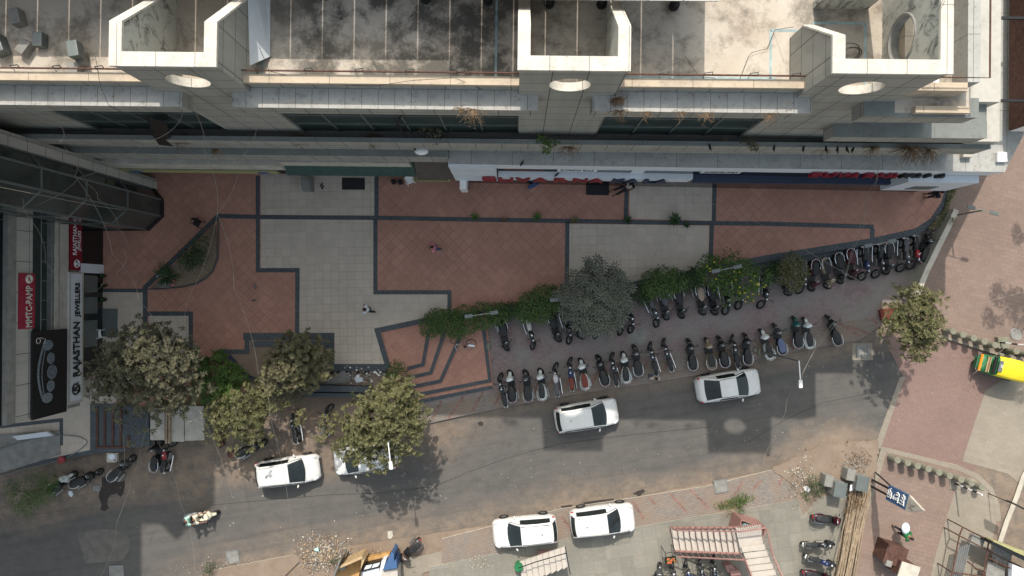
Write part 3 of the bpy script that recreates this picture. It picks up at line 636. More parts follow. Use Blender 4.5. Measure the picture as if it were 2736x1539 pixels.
# roof canopy: panels with narrow gaps whose shadow stripes the roof (mostly beyond the top edge)
cn = empty('roof_canopy', (0,0,0), TH, 'slatted metal roof canopy at the top edge, its posts standing on the stained roof', 'canopy')
step = 85.5*26.1/FPX; x = -32.3; m = MB()
m2 = MB()
while x < 6.2:
    ys = 11.05 if x < -3.9 else 10.2
    m.box(x+.035, x+step-.0, ys, 26, 19.4, 19.46); x += step
m.build('panel', M['steel'], cn)
for u, v in ((1128,2),(1294,3),(1458,10),(1597,10),(1790,12)):
    p = G(u, v, 16.9); m = MB(); m.cyl((p.x,p.y), .13, 16.9, 19.4, 10); m.cyl((p.x,p.y), .2, 16.9, 17.1, 10); m.build('post', M['blackmat'], cn)
# blocks left on the roof
for i, (u, v, a, s, lab) in enumerate(((52,50,15,1,'tall dark concrete block standing on the upper left of the roof'),(112,110,0,.9,'upright grey concrete block right of centre in the left roof group'),(72,130,-35,.9,'tilted grey concrete block left of the upright one on the roof'),(222,145,10,1.0,'pair-topped dark concrete block where the roof meets sunlight'),(206,194,-8,1,'sunlit concrete block beside the parapet rail on the left'),(5,125,20,1.2,'dark concrete block cut by the left edge of the roof'),(222,160,4,.8,'lower dark block tucked under another in the sunlit roof strip'))):
    p = G(u, v, 17.0); m = MB(); m.box(-.2*s, .2*s, -.3*s, .3*s, 0, .42*s); o = m.build('concrete_block', M['frame'] if i % 2 else M['concrete'], bevel=.02, label=lab, category='concrete block', group='blocks left on the roof'); o.location = (p.x, p.y, 16.9 if i != 3 else 17.24); o.rotation_euler = (R(0), 0, R(a))
# awnings and the yellow banner
def slope(name, u0, u1, y0, z0, y1, z1, mt, lab, cat, ripple=0):
    m = MB(); n = 40; xa, xb = bx(u0, z0), bx(u1, z0)
    for i in range(n):
        a = xa+(xb-xa)*i/n; b = xa+(xb-xa)*(i+1)/n; ja = .03*math.sin(i*1.9)*ripple; jb = .03*math.sin((i+1)*1.9)*ripple
        m.quad((a,y1,z1+ja),(b,y1,z1+jb),(b,y0,z0),(a,y0,z0)); m.quad((a,y0,z0-.03),(b,y0,z0-.03),(b,y1,z1-.03+jb),(a,y1,z1-.03+ja))
        m.quad((a,y1,z1-.22),(b,y1,z1-.22),(b,y1-.001,z1+jb),(a,y1-.001,z1+ja))
    o = m.build(name, mt, label=lab, category=cat); o.rotation_euler.z = TH; return o
slope('awning', 743, 1102, 7.12, 5.7, 6.6, 4.4, M['green'], 'long faded green cloth awning over the shopfronts', 'awning', 1)
slope('awning', 1104, 1204, 7.2, 5.8, 6.5, 4.2, M['brownaw'], 'brown awning with a scalloped yellow fringe beside the white planked panel', 'awning', .5)
m = MB()
for i in range(14): x = bx(1106+i*7, 4.2); m.cyl((x, 6.47), .12, 4.0, 4.06, 8)
o = m.build('awning_fringe', M['yellow'], label='scalloped yellow fringe hanging from the brown awning', category='fringe'); o.rotation_euler.z = TH
ban = empty('shop_banner', (0,0,0), TH, 'long yellow shop banner with blue ends on the left of the facade', 'banner')
m = MB(); m.box(bx(318,4.4), bx(742,4.4), 6.68, 6.76, 4.1, 4.75, 0); m.box(bx(345,4.4), bx(375,4.4), 6.66, 6.679, 4.12, 4.72, 1); m.box(bx(690,4.4), bx(715,4.4), 6.66, 6.679, 4.12, 4.72, 1); m.build('board', [M['yellow'], M['blue']], ban)
# ---------------------------------------------------------------- lettering helper
def text(name, s, size, loc, rot, mt, parent=None, ext=.02, sx=1, align='LEFT', spacing=1.0, bold=0.0):
    cu = bpy.data.curves.new('lettering', 'FONT'); cu.body = s; cu.size = size; cu.extrude = ext; cu.align_x = align; cu.space_character = spacing; cu.offset = bold
    cu.resolution_u = 3
    to = bpy.data.objects.new('tmp', cu); COL.objects.link(to); bpy.context.view_layer.update()
    me = bpy.data.meshes.new_from_object(to.evaluated_get(bpy.context.evaluated_depsgraph_get())); bpy.data.objects.remove(to)
    me.materials.clear(); me.materials.append(mt); me.name = name
    o = bpy.data.objects.new(name, me); COL.objects.link(o)
    if parent: o.parent = parent
    o.location = loc; o.rotation_euler = rot; o.scale = (sx, 1, 1); return o
def textw(name, s, size, width, loc, rot, mt, parent=None, **k):
    o = text(name, s, size, loc, rot, mt, parent, **k); xs = [v.co.x for v in o.data.vertices]; wd = max(xs)-min(xs)
    o.scale = (width/wd, 1, 1); return o
# letter-by-letter signs standing off the facade
s1 = empty('shop_sign', (0,0,0), TH, 'red and blue SUVARNA KALA letters on the white fascia over the middle shop', 'shop sign')
def letters(par, word, u_list, z, y, size, mt, zz=4.6):
    for ch, u in zip(word, u_list): textw('letter', ch, size, bx(u+38 if len(word)>4 else u+34, zz)-bx(u, zz), (bx(u, zz), y, z), (R(90),0,0), mt, par, ext=.07, bold=.02)
letters(s1, 'SUVARNA', (1287,1331,1380,1426,1476,1527,1575), 4.35, 6.4, 1.35, M['red'])
letters(s1, 'KALA', (1632,1672,1714,1750), 4.35, 6.4, 1.35, M['navy'])
s2 = empty('shop_sign', (0,0,0), TH, 'red and black SUVARNA KALA letters high on the podium near the right corner', 'shop sign')
for i, (ch, u) in enumerate(zip('SUVARNAKALA', (2157,2192,2230,2264,2300,2336,2366,2398,2428,2458,2490))):
    textw('letter', ch, 1.0, .6, (bx(u, 6.9), 6.44, 6.75), (R(90),0,0), M['maroon'] if i < 7 else M['black'], s2, ext=.08, bold=.015)
for u, lab in ((1490,'small pale SUVARNA KALA board above the SUVARNA fascia letters'), (1875,'small pale SUVARNA KALA board above the blue canopy')):
    b = empty('poster_sign', (0,0,0), TH, lab, 'sign'); m = MB(); m.box(bx(u,6.2), bx(u+106,6.2), 6.70, 6.76, 5.75, 6.6); m.build('board', M['whitep'], b)
    textw('lettering', 'SUVARNA KALA', .7, bx(u+98,6.2)-bx(u+8,6.2), (bx(u+8,6.2),6.69,5.95), (R(90),0,0), M['navy'], b, ext=.01)
m = MB(); m.box(bx(1227,4), bx(1246,4), 6.0, 6.7, 2.4, 3.75); o = m.build('projecting_sign', M['whitep'], bevel=.03, label='white box sign projecting over the terracotta tiles', category='sign'); o.rotation_euler.z = TH
# sign box and struts on the podium roof (seen from behind)
hb = empty('roof_hoarding', (0,0,0), TH, 'long rusty-backed hoarding with a white top along the right roof edge', 'hoarding')
m = MB(); m.box(24.62, 24.72, 8.5, 22, 8.6, 9.95); m.build('rusty_back', M['rust'], hb)
m = MB(); m.box(24.721, 25.9, 8.5, 22, 8.5, 10.05); m.build('white_box', M['whitep'], hb)
for y in (9.6, 13.6, 17): m = MB(); m.box(22.3, 24.9, y-.06, y+.06, 9.95, 10.07, 0, Matrix.Translation((0,0,0))@Matrix.Rotation(R(0),4,'Z')); m.build('strut', M['black'], hb)
for i, (x0,x1,y0,y1,h,mt,lab) in enumerate(((22.9,24.3,14,17,.08,'green','flat torn green sheet on the podium roof beside the hoarding'),(22.6,23.8,8.8,9.8,.8,'paleconc','square cream box on the podium roof corner'),(23.9,24.2,8.2,9.2,.4,'green','green folded tarpaulin at the podium roof corner'),(22.5,23.0,7.2,8.4,.3,'paleconc','white panel stack on the podium corner coping'),(24.3,24.8,7.0,7.5,.2,'whitep','crumpled white and blue plastic at the podium corner'))):
    m = MB(); m.box(x0,x1,y0,y1,8.1,8.1+h); o = m.build('roof_clutter', M[mt], label=lab, category='roof clutter', bevel=.02); o.rotation_euler.z = TH
# ================================================================ jewellery store building and glass tower on the left
XF = -25.7
JB = empty('jewellery_building', (0,0,0), 0, 'dim grey shop building with a black glazed ground floor at the left edge', 'building')
ys, yn = -6.6, 6.0
zy = lambda v, z: (785-v)*(H-z)/FPX
def jp(name, y0, y1, z0, z1, mt, dx=0, th=.6, **k):
    m = MB(); m.box(XF-th, XF+dx, y0, y1, z0, z1); return m.build(name, M[mt], JB, **k)
jp('wall', -6.4, yn, .7, 30, 'paleconc', -1.0, 24)
jp('storefront_glass', -4.95, yn, .75, 2.85, 'glassblack', 0, .5)
jp('storefront_pillar', 1.25, 1.8, .75, 3.0, 'white', .06, .5)
jp('spandrel', ys, yn, 4.05, 5.2, 'paleconc', .02, 1.5)
jp('lintel', ys, yn, 2.86, 4.04, 'concrete', -.05, .95)
jp('balcony_glass', -2.2, yn, 5.201, 6.95, 'glassdark', -.55, .4)
jp('balcony_slab', ys, yn, 5.201, 5.25, 'concrete', -.02, 1.5)
jp('upper_band', ys, yn, 6.95, 8.3, 'clad_light', .02, 1.2)
jp('upper_ledge', ys, yn, 8.301, 8.9, 'concrete', .15, 1.3)
jp('upper_glass', ys, yn, 8.9, 11.4, 'glassblack', -.1, .8)
for z in (11.4, 15.2, 19.2, 23.2): jp('floor_band', ys, yn, z, z+1.4, 'clad_light', .1, 1.0)
for z in (12.8, 16.6, 20.6, 24.6): jp('upper_glass', ys, yn, z, z+2.39, 'glassblack', -.1, .8)
m = MB()
for i in range(7):
    y = 4.9-i*1.05; m.tube([(XF+.02,y,5.25),(XF+.02,y,6.3)], .022, 5)
for z in (5.45, 6.3): m.tube([(XF+.02,5.4,z),(XF+.02,-2.2,z)], .022, 5)
m.tube([(XF+.05,5.4,4.9),(XF+.05,-2.2,4.9)], .03, 5); m.build('balcony_railing', M['steel'], JB)
# window lights in the shop front
for y0, y1 in ((-1.2,-.2),(.1,1.1),(-3.2,-1.6)):
    m = MB(); m.box(XF-.02, XF+.012, y0, y1, 1.3, 2.6); m.build('shop_window', M['frame'], JB)
# signs
s = empty('shop_sign', (0,0,0), 0, 'long grey RAJASTHAN JEWELLERS signboard with black serif-like letters over the black shopfront', 'shop sign')
y0, y1 = zy(1078,3.4), zy(728,3.4)
m = MB(); m.box(XF-.04, XF+.10, y0, y1, 2.86, 4.1); m.build('board', M['white'], s)
m = MB()
for a, b in (((y0,2.84),(y1,2.96)),((y0,4.0),(y1,4.12))): m.box(XF+.101, XF+.13, a[0], b[0], a[1], b[1])
m.box(XF+.101, XF+.13, y0, y0+.1, 2.96, 4.0); m.box(XF+.101, XF+.13, y1-.1, y1, 2.96, 4.0); m.build('board_frame', M['paleconc'], s)
ROT = (R(90), 0, R(90))
textw('lettering', 'RAJASTHAN', .78, zy(862,3.4)-zy(1008,3.4), (XF+.12, zy(1008,3.4), 3.2), ROT, M['black'], s, ext=.03, bold=.012)
textw('lettering', 'JEWELLERS', .55, zy(754,3.4)-zy(846,3.4), (XF+.12, zy(846,3.4), 3.2), ROT, M['black'], s, ext=.03, bold=.008)
def emblem(par, yc, zc, r, mt, mb):
    m = MB(); m.torus((XF+.13,yc,zc), r, r*.16, Matrix.Rotation(R(90),4,'Y'), 20, 5)
    for k in range(3): m.ell((XF+.13, yc+(k-1)*r*.55, zc-r*1.15-(.12*r if k==1 else 0)), .01, r*.24, r*.24, n=8, k=5)
    m.build('emblem', mt, par); textw('emblem_letter', 'R', r*1.7, r*1.1, (XF+.125, yc-r*.5, zc-r*.6), ROT, mt, par, ext=.015, bold=.01)
emblem(s, zy(1040,3.4), 3.5, .3, M['black'], None)
s = empty('shop_sign', (0,0,0), 0, 'dark red RAJASTHAN JEWELLERS signboard with white letters beside the glass tower', 'shop sign')
a, b = zy(722,3.3), zy(588,3.3)
m = MB(); m.box(XF-.04, XF+.05, a, b, 2.87, 3.95); m.build('board', M['maroon'], s)
textw('lettering', 'RAJASTHAN', .5, zy(600,3.4)-zy(682,3.4), (XF+.06, zy(682,3.4), 3.38), ROT, M['whitep'], s, ext=.01, bold=.006)
textw('lettering', 'JEWELLERS', .36, zy(614,3.4)-zy(668,3.4), (XF+.06, zy(668,3.4), 3.03), ROT, M['whitep'], s, ext=.01, bold=.004)
emblem(s, zy(704,3.4), 3.48, .21, M['whitep'], None)
s = empty('shop_sign', (0,0,0), 0, 'crimson MMTC-PAMP signboard with cream letters high on the left building', 'shop sign')
a, b = zy(879,7.5), zy(730,7.5)
m = MB(); m.box(XF, XF+.09, a, b, 6.85, 8.0); m.build('board', M['crimson'], s)
textw('lettering', 'MMTC-PAMP', .62, zy(764,7.5)-zy(876,7.5), (XF+.1, zy(876,7.5), 7.1), ROT, M['cream'], s, ext=.015, bold=.012)
m = MB(); m.torus((XF+.12, zy(745,7.5), 7.35), .17, .075, Matrix.Rotation(R(90),4,'Y'), 20, 6); m.build('ring_emblem', M['cream'], s)
# jewellery poster: necklace of discs on black
s = empty('jewellery_poster', (0,0,0), 0, 'tall black jewellery poster with a silvery necklace, covering the balcony', 'poster')
a, b = zy(1112,5.8), zy(882,5.8)
m = MB(); m.box(XF+.1, XF+.2, a, b, 4.4, 7.15); m.build('board', M['black'], s)
M['silver'] = plain('printed_silver_jewellery', C(.16,.19,.21), .5, var=.6, scale=14)
m = MB(); Y = lambda v: zy(v, 5.8); RY = Matrix.Rotation(R(90),4,'Y')
for v, z, r in ((958,5.75,.28),(995,5.65,.36),(1032,5.75,.28)):
    for q in (1, .72, .42): m.torus((XF+.205,Y(v),z), r*q, .035, RY, 24, 4, sq=.3)
    m.ell((XF+.205,Y(v),z), .01, r*.25, r*.25)
for k in range(40):
    t_ = k/39; v = 925+t_*140; m.ell((XF+.205, Y(v), 6.35+.38*math.sin(t_*math.pi)), .01, .05+.05*math.sin(t_*3.14), .09)
    if k % 2: m.ell((XF+.205, Y(v+2), 6.15+.3*math.sin(t_*math.pi)), .01, .07, .05)
for v, z in ((922,6.0),(1062,6.0)):
    m.ell((XF+.205,Y(v),z), .01, .28, .42, n=16); 
m.build('printed_necklace', M['silver'], s, kind='stuff')
m = MB(); m.torus((XF+.21,Y(908),6.75), .15, .018, RY, 20, 4); m.tube([(XF+.21,Y(900),6.6),(XF+.21,Y(905),6.2),(XF+.21,Y(918),6.35)], .018, 4); m.build('printed_monogram', M['cream'], s)
# octagonal glass tower
GT = empty('glass_tower', (0,0,0), 0, 'dark octagonal glass lift tower with transom rings at the upper left', 'tower')
base = [(-31,3.96),(-22.86,3.96),(-21.96,4.8),(-21.96,5.81),(-22.5,6.5),(-31,6.5)]
def scaled(p, d):
    cx, cy = -27, 5.23; return [(cx+(x-cx)*(1+d/5), cy+(y-cy)*(1+d/1.3)) for x, y in p]
M['towerglass'] = plain('grey_green_tower_glass', C(.035,.045,.042), .12, spec=.6, var=.35, scale=.5)
m = MB(); m.prism(base, 1.1, 21.9); m.build('glass_shaft', M['towerglass'], GT)
m = MB(); m.prism(scaled(base,.05), .74, 1.1); m.build('plinth', M['black'], GT)
for z in (4.6, 8.3, 11.6, 15, 18.6, 21.3): m = MB(); m.prism(scaled(base,.035), z, z+.12); m.build('transom', M['frame'], GT)
m = MB()
for x, y in base[1:5]: m.box(x-.05, x+.05, y-.05, y+.05, 1.1, 21.9)
for x in (-24.6,-26.6,-28.6): m.box(x-.04, x+.04, 3.9, 3.98, 1.1, 21.9)
m.build('mullion', M['frame'], GT)
m = MB(); m.prism([(-20.8,8.6),(-20.8,5.4),(-23.2,3.1),(-24.2,4.1),(-31,4.1),(-31,8.6)], 21.95, 22.3); m.build('roof', M['concrete'], GT)
m = MB(); m.box(-23.0, -22.35, 6.51, 6.95, .75, 21.9); m.build('stone_fin', M['clad_light'], GT)
m = MB(); m.box(-31, -22.4, 6.96, 7.15, .75, 16.5); m.build('side_wall', M['clad'], GT)
# terrace fittings lower left
m = MB(); m.prism(GP([(245,1078),(330,1080),(400,1090),(404,1190),(345,1196),(335,1206),(245,1206)], PZ), PZ+.002, PZ+.16); m.build('terrace_platform', M['granite'], label='dark granite platform below the big dusty tree, with rusty channels', category='platform')
tr = empty('channel_frame', (0,0,0), 0, 'rusty steel channels laid in parallel on the dark granite platform', 'channels')
for u in (259,279,301,322,342): m = MB(); p, q = G(u,1088 if u<340 else 1165,.98), G(u,1192,.98); m.box(p.x-.06,p.x+.06,q.y,p.y,.91,.99); m.build('channel', M['rust'], tr)
m = MB(); p, q = G(252,1193,.98), G(345,1193,.98); m.box(p.x,q.x,p.y-.12,p.y,.91,.985); m.build('channel', M['rust'], tr)
sl = empty('concrete_slabs', (0,0,0), 0, 'pale concrete slabs with two long planks on top beneath the dusty tree', 'slabs')
for pts in ([(402,1100),(440,1100),(440,1176),(402,1176)],[(458,1085),(490,1085),(492,1180),(458,1180)],[(493,1085),(545,1085),(545,1176),(494,1178)]): m = MB(); m.prism(GP(pts,1.4), 1.25, 1.4); m.build('slab', M['paleconc'], sl)
for u in (445,453): m = MB(); p, q = G(u,1080,1.55), G(u+1,1185,1.55); m.box(p.x-.06,p.x+.06,q.y,p.y,1.42,1.58); m.build('plank', M['bamboo'], sl)
m = MB(); m.prism(GP([(402,1090),(545,1085),(545,1172),(402,1172)],1.2), .0, 1.24); m.build('base', M['concrete'], sl)
# sloping ramp, hose, bucket
m = MB(); m.prism(GP([(8,1160),(160,1150),(160,1215),(0,1265),(-60,1280),(-60,1165)], .8), PZ+.005, PZ+.06); st(m.build('ramp', M['concrete']))
m = MB(); m.prism(GP([(33,1166),(125,1153),(142,1164),(48,1176)], 1.2), 1.0, 1.22); m.build('marble_slab', M['white'], label='white marble slab lying beside the hose on the ramp', category='slab')
m = MB(); hp = [(-60,1215),(0,1200),(60,1180),(110,1167),(165,1162),(205,1165),(225,1172),(235,1179),(228,1190),(205,1208),(180,1222),(160,1230),(110,1243),(60,1256),(-40,1280)]
def smooth(px, k=3):
    P = [Vector((u,v,0)) for u,v in px]
    for _ in range(k):
        Q = [P[0]]
        for a, b in zip(P[:-1], P[1:]): Q += [a*.75+b*.25, a*.25+b*.75]
        P = Q+[P[-1]]
    return [(p.x, p.y) for p in P]
m.tube([G(u,v,.88) for u,v in smooth(hp,2)], .03, 6); m.build('garden_hose', M['frame'], label='long grey hose looping across the tiled terrace at lower left', category='hose')
m = MB(); p = G(167,1228,.9); m.cyl((p.x,p.y), .17, PZ+.06, 1.05, 14, 0, .2); m.torus((p.x,p.y,1.05), .2, .02); m.build('bucket', M['red'], label='small red bucket standing on the terrace beside the hose', category='bucket')
# plastic chair in front of the shop
def chair(px, rz, lab):
    p = G(*px, PZ); e = empty('plastic_chair', (p.x,p.y,PZ), rz, lab, 'chair')
    m = MB(); m.box(-.22,.22,-.22,.22,.42,.46); m.build('seat', M['whitep'], e, bevel=.02)
    m = MB()
    for i in range(9):
        a = R(-60+15*i); m.box(-.03,.03,-.012,.012,.46,.85,0,Matrix.Translation((.24*math.sin(a),-.24*math.cos(a)+.02,0))@Matrix.Rotation(a,4,'Z'))
    m.tube([(.26*math.sin(R(q)),-.26*math.cos(R(q))+.02,.85) for q in range(-75,76,15)], .025, 6); m.build('backrest', M['whitep'], e)
    for sx in (-1,1):
        for sy in (-1,1): m = MB(); m.tube([(sx*.19,sy*.19,.42),(sx*.25,sy*.25,0)], .022, 5); m.build('leg', M['whitep'], e)
        m = MB(); m.tube([(sx*.25,-.15,.66),(sx*.26,.22,.64),(sx*.25,.24,.44)], .02, 5); m.build('armrest', M['whitep'], e)
chair((272,892), R(-80), 'cream plastic chair facing out beside the grey door mat')
chair((1098,484), R(200), 'white plastic chair half under the brown awning')
# ================================================================ cars
def make_car(kind, label):
    e = empty('car', (0,0,0), 0, label, 'car', 'white cars on the street')
    suv = kind == 'suv'; Lh = 1.98; W = .86 if not suv else .89
    def halfw(x):
        t = abs(x)/Lh; f = 1-.0*t; a = W*(1-.10*t**2.5); 
        if t > .86: a *= math.sqrt(max(.0, 1-((t-.86)/.14)**2*.42))
        return a
    def hood(x):
        if kind == 'sedan': pr = [(-1.98,.62),(-1.9,.86),(-1.7,.98),(-1.2,1.0),(.8,.96),(1.2,.92),(1.7,.80),(1.9,.68),(1.98,.5)]
        elif suv: pr = [(-1.98,.75),(-1.93,.98),(-1.7,1.06),(0,1.04),(.85,1.05),(1.3,1.02),(1.75,.93),(1.92,.8),(1.98,.6)]
        else: pr = [(-1.98,.7),(-1.92,.95),(-1.7,1.0),(0,.98),(.9,.97),(1.3,.90),(1.7,.78),(1.9,.64),(1.98,.48)]
        for (a,za),(b,zb) in zip(pr[:-1],pr[1:]):
            if a <= x <= b: return za+(zb-za)*(x-a)/(b-a)
        return pr[-1][1]
    xs = [-1.98,-1.94,-1.85,-1.7,-1.5,-1.2,-.9,-.5,0,.4,.8,1.1,1.4,1.65,1.8,1.9,1.95,1.98]
    m = MB(); rings = []
    for x in xs:
        w_, h = halfw(x), hood(x); half = [(0,h+.02),(w_*.45,h+.015),(w_*.78,h-.01),(w_*.92,h-.07),(w_*.985,h-.18),(w_,h*.62),(w_*.99,.38),(w_*.93,.24),(0,.22)]
        rings.append([(x,-y,z) for y,z in reversed(half[1:-1])][:]+[(x,0,half[0][1])]+[(x,y,z) for y,z in half[1:-1]]+[(x,0,.22)])
    n = len(rings[0]); vs = [p for r in rings for p in r]
    m.add(vs, [[i*n+j,i*n+(j+1)%n,(i+1)*n+(j+1)%n,(i+1)*n+j] for i in range(len(rings)-1) for j in range(n)])
    m.add(rings[0], [list(range(n))]); m.add(rings[-1], [list(reversed(range(n)))])
    m.build('body', M['carwhite'], e, smooth=True)
    if kind == 'sedan': rp = [(-1.52,.99),(-1.28,1.17),(-.98,1.36),(-.7,1.45),(-.2,1.49),(.1,1.47),(.28,1.42),(.62,1.2),(.98,.96)]
    elif suv: rp = [(-1.90,1.03),(-1.80,1.25),(-1.66,1.48),(-1.5,1.56),(-.8,1.62),(-.1,1.62),(.2,1.56),(.52,1.34),(.92,1.04)]
    else: rp = [(-1.84,.98),(-1.76,1.15),(-1.6,1.36),(-1.42,1.46),(-.7,1.53),(0,1.51),(.25,1.45),(.62,1.22),(1.05,.96)]
    def zr(x):
        for (a,za),(b,zb) in zip(rp[:-1],rp[1:]):
            if a <= x <= b: return za+(zb-za)*(x-a)/(b-a)
        return rp[-1][1]
    zb_ = rp[0][1]-.04; zmax = max(z for _,z in rp)
    def S(x, t, off=0):
        x0_ = x; x = x; ef = rp[-1][0]; er = rp[0][0]
        bw = .17*max(0,(x-.2)/(ef-.2)) - .10*max(0,(x+1.0)/(er+1.0)); tt = min(1,abs(t)/.7); xo = bw*(1-tt*tt)
        z = zr(x); f = (z-zb_)/(zmax-zb_); wb = W*.93*(1-.06*abs(x)/2); wr = wb*(1-.24*f); a = abs(t); sg = 1 if t >= 0 else -1
        if a <= .62: y = wr*a/.62; zz = z-.05*(a/.62)**3*f
        else: k = (a-.62)/.38; y = wr+(wb-wr)*k; zz = (z-.05*f)*(1-k)+zb_*k
        return Vector((x+xo, sg*y, zz))
    def patch(mb, x0, x1, t0, t1, off, nx=8, nt=8, mm=0, taper=0):
        g = []
        for i in range(nx+1):
            x = x0+(x1-x0)*i/nx; row = []
            for j in range(nt+1):
                t = t0+(t1-t0)*j/nt
                if taper: t = t*(1-taper*(i/nx)) 
                e1 = .01; p = S(x,t); du = S(min(x+e1,rp[-1][0]),t)-S(max(x-e1,rp[0][0]),t); dv = S(x,min(t+.01,1))-S(x,max(t-.01,-1)); nn = du.cross(dv)
                if nn.length > 1e-9: nn.normalize()
                if nn.z < 0: nn = -nn
                row.append(p+nn*off)
            g.append(row)
        v = [p for r in g for p in r]; k = nt+1
        mb.add(v, [[i*k+j,(i+1)*k+j,(i+1)*k+j+1,i*k+j+1] for i in range(nx) for j in range(nt)], mm)
    m = MB(); patch(m, rp[0][0], rp[-1][0], -1, 1, 0, 36, 24); m.build('roof', M['carwhite'], e, smooth=True)
    wx = [x for x,z in rp]
    m = MB(); patch(m, wx[-3]+.02, wx[-1]-.03, -.66, .66, .008, 8, 10); m.build('windshield', M['carglass'], e, smooth=True)
    m = MB(); patch(m, wx[0]+.03, wx[3 if kind=='sedan' else 2]-.02, -.54, .54, .008, 6, 10); m.build('rear_window', M['carglass'], e, smooth=True)
    for sg in (-1,1):
        m = MB()
        patch(m, wx[3]-.1, wx[-3]+.04, sg*.66, sg*.95, .008, 12, 4); m.build('side_window', M['carglass'], e, smooth=True)
        m = MB(); p = Vector((.62 if kind!='suv' else .55, sg*(W+.09), 1.0)); m.ell(p, .06, .11, .07, Matrix.Rotation(R(20*sg),4,'Z'), 10, 6); m.build('mirror', M['carwhite'], e, smooth=True)
        m = MB(); m.ell((1.72, sg*(W-.20), hood(1.72)-.03), .20, .09, .05, Matrix.Rotation(R(-28*sg),4,'Z')@Matrix.Rotation(R(14),4,'Y'), 12, 6); m.build('headlight', M['lampglass'], e, smooth=True)
        m = MB(); m.ell((-1.83, sg*(W-.12), .86 if not suv else .95), .10, .05, .10, Matrix.Rotation(R(18*sg),4,'Z'), 10, 6); m.build('taillight', M['redlamp'], e, smooth=True)
        for x in (-1.22, 1.22):
            m = MB(); m.torus((0,0,0), .235, .085, Matrix.Rotation(R(90),4,'X'), 24, 8); o = m.build('wheel', M['tyre'], e, smooth=True); o.location = (x, sg*(W-.03), .31)
            m = MB(); m.ell((0, sg*.03, 0), .19, .03, .19, None, 16, 6); m.build('rim', M['steel'], o)
        m = MB(); m.tube([(wx[3]-.05, sg*.52, zr(wx[3])+.0),(-.3, sg*.56, zmax-.0),(wx[-3]-.02, sg*.54, zr(wx[-3])-.01)], .014 if kind != 'suv' else .022, 5); m.build('roof_rail', M['black'] if kind == 'sedan' else M['steel'], e)
    m = MB(); m.tube([(-1.0,0,zr(-1.0)),(-1.1,0,zr(-1.0)+.09)], .018, 5); m.build('aerial', M['black'], e)
    if suv:
        m = MB()
        for y in (-.33,-.2,-.07,.07,.2,.33): m.tube([(-1.35,y,zr(-1.35)+.0),(-.8,y,zmax+.001),(-.15,y,zmax+.0)], .014, 4)
        m.build('roof_ribs', M['carwhite'], e, smooth=True)
    m = MB(); 
    for sg in (-1,1): m.tube([(1.05+.0*sg, sg*.35-.1, hood(1.05)+.03),(.88, sg*.35+.12, hood(.9)+.08)], .012, 4)
    m.build('wipers', M['black'], e)
    m = MB(); m.box(1.9,1.985,-.5,.5,.36,.52); m.build('grille', M['black'], e)
    m = MB(); m.box(-1.99,-1.9,-.42,.42,.5,.6); m.build('number_plate', M['whitep'], e)
    return e
cars = [('sedan',1948,1031,9,'white saloon car on the road, the farthest right, beside parked scooters'),
        ('hatch',1568,1111,9.5,'white hatchback half out of the building shadow, nearest below the scooter row'),
        ('hatch',768,1260,8,'white hatchback parked on sunlit road left of the round olive tree'),
        ('hatch',975,1227,187,'white hatchback half hidden beneath the round olive tree'),
        ('suv',1402,1419,185.5,'white SUV facing left, left of the two nose-apart cars at the bottom'),
        ('suv',1610,1390,187+180,'white SUV facing right on the paved verge, right of its twin')]
made = {}
for kind, u, v, a, lab in cars:
    if kind not in made: e = make_car(kind, lab); made[kind] = e
    else: e = copy_tree(made[kind]); e['label'] = lab
    p = G(u, v, .75); e.location = (p.x, p.y, .0 if v < 1380 else .06); e.rotation_euler = (0,0,R(a))
# ================================================================ scooters and motorcycles
def wheel(par, x, turn=0, r=.24, w=.055, mt='tyre', z=None):
    w *= 1.15
    m = MB(); m.torus((0,0,0), r-w*.6, w, Matrix.Rotation(R(90),4,'X'), 22, 6); o = m.build('wheel', M[mt], par, smooth=True); o.location = (x,0,r); o.rotation_euler = (-.28 if turn else 0,0,turn)
    m = MB(); m.torus((0,0,0), r*.62, .014, Matrix.Rotation(R(90),4,'X'), 18, 4); m.cyl((0,0), .045, -.06, .06, 8); 
    for k in range(5): a = k*1.2566; m.tube([(0,0,0),(math.cos(a)*r*.64,0,math.sin(a)*r*.64)], .016, 4)
    m.build('rim', M['steel'], o)
def loft(mb, secs, n=14, mm=0):
    """secs: (x, z, half width, half height, squareness)"""
    vs = []
    for x, z, w_, h in secs:
        for j in range(n):
            a = 2*math.pi*j/n; c, s_ = math.cos(a), math.sin(a); vs.append((x, w_*math.copysign(abs(c)**.75,c), z+h*math.copysign(abs(s_)**.75,s_)))
    k = len(secs); mb.add(vs, [[i*n+j,(i+1)*n+j,(i+1)*n+(j+1)%n,i*n+(j+1)%n] for i in range(k-1) for j in range(n)]+[list(range(n)), [(k-1)*n+j for j in reversed(range(n))]], mm)
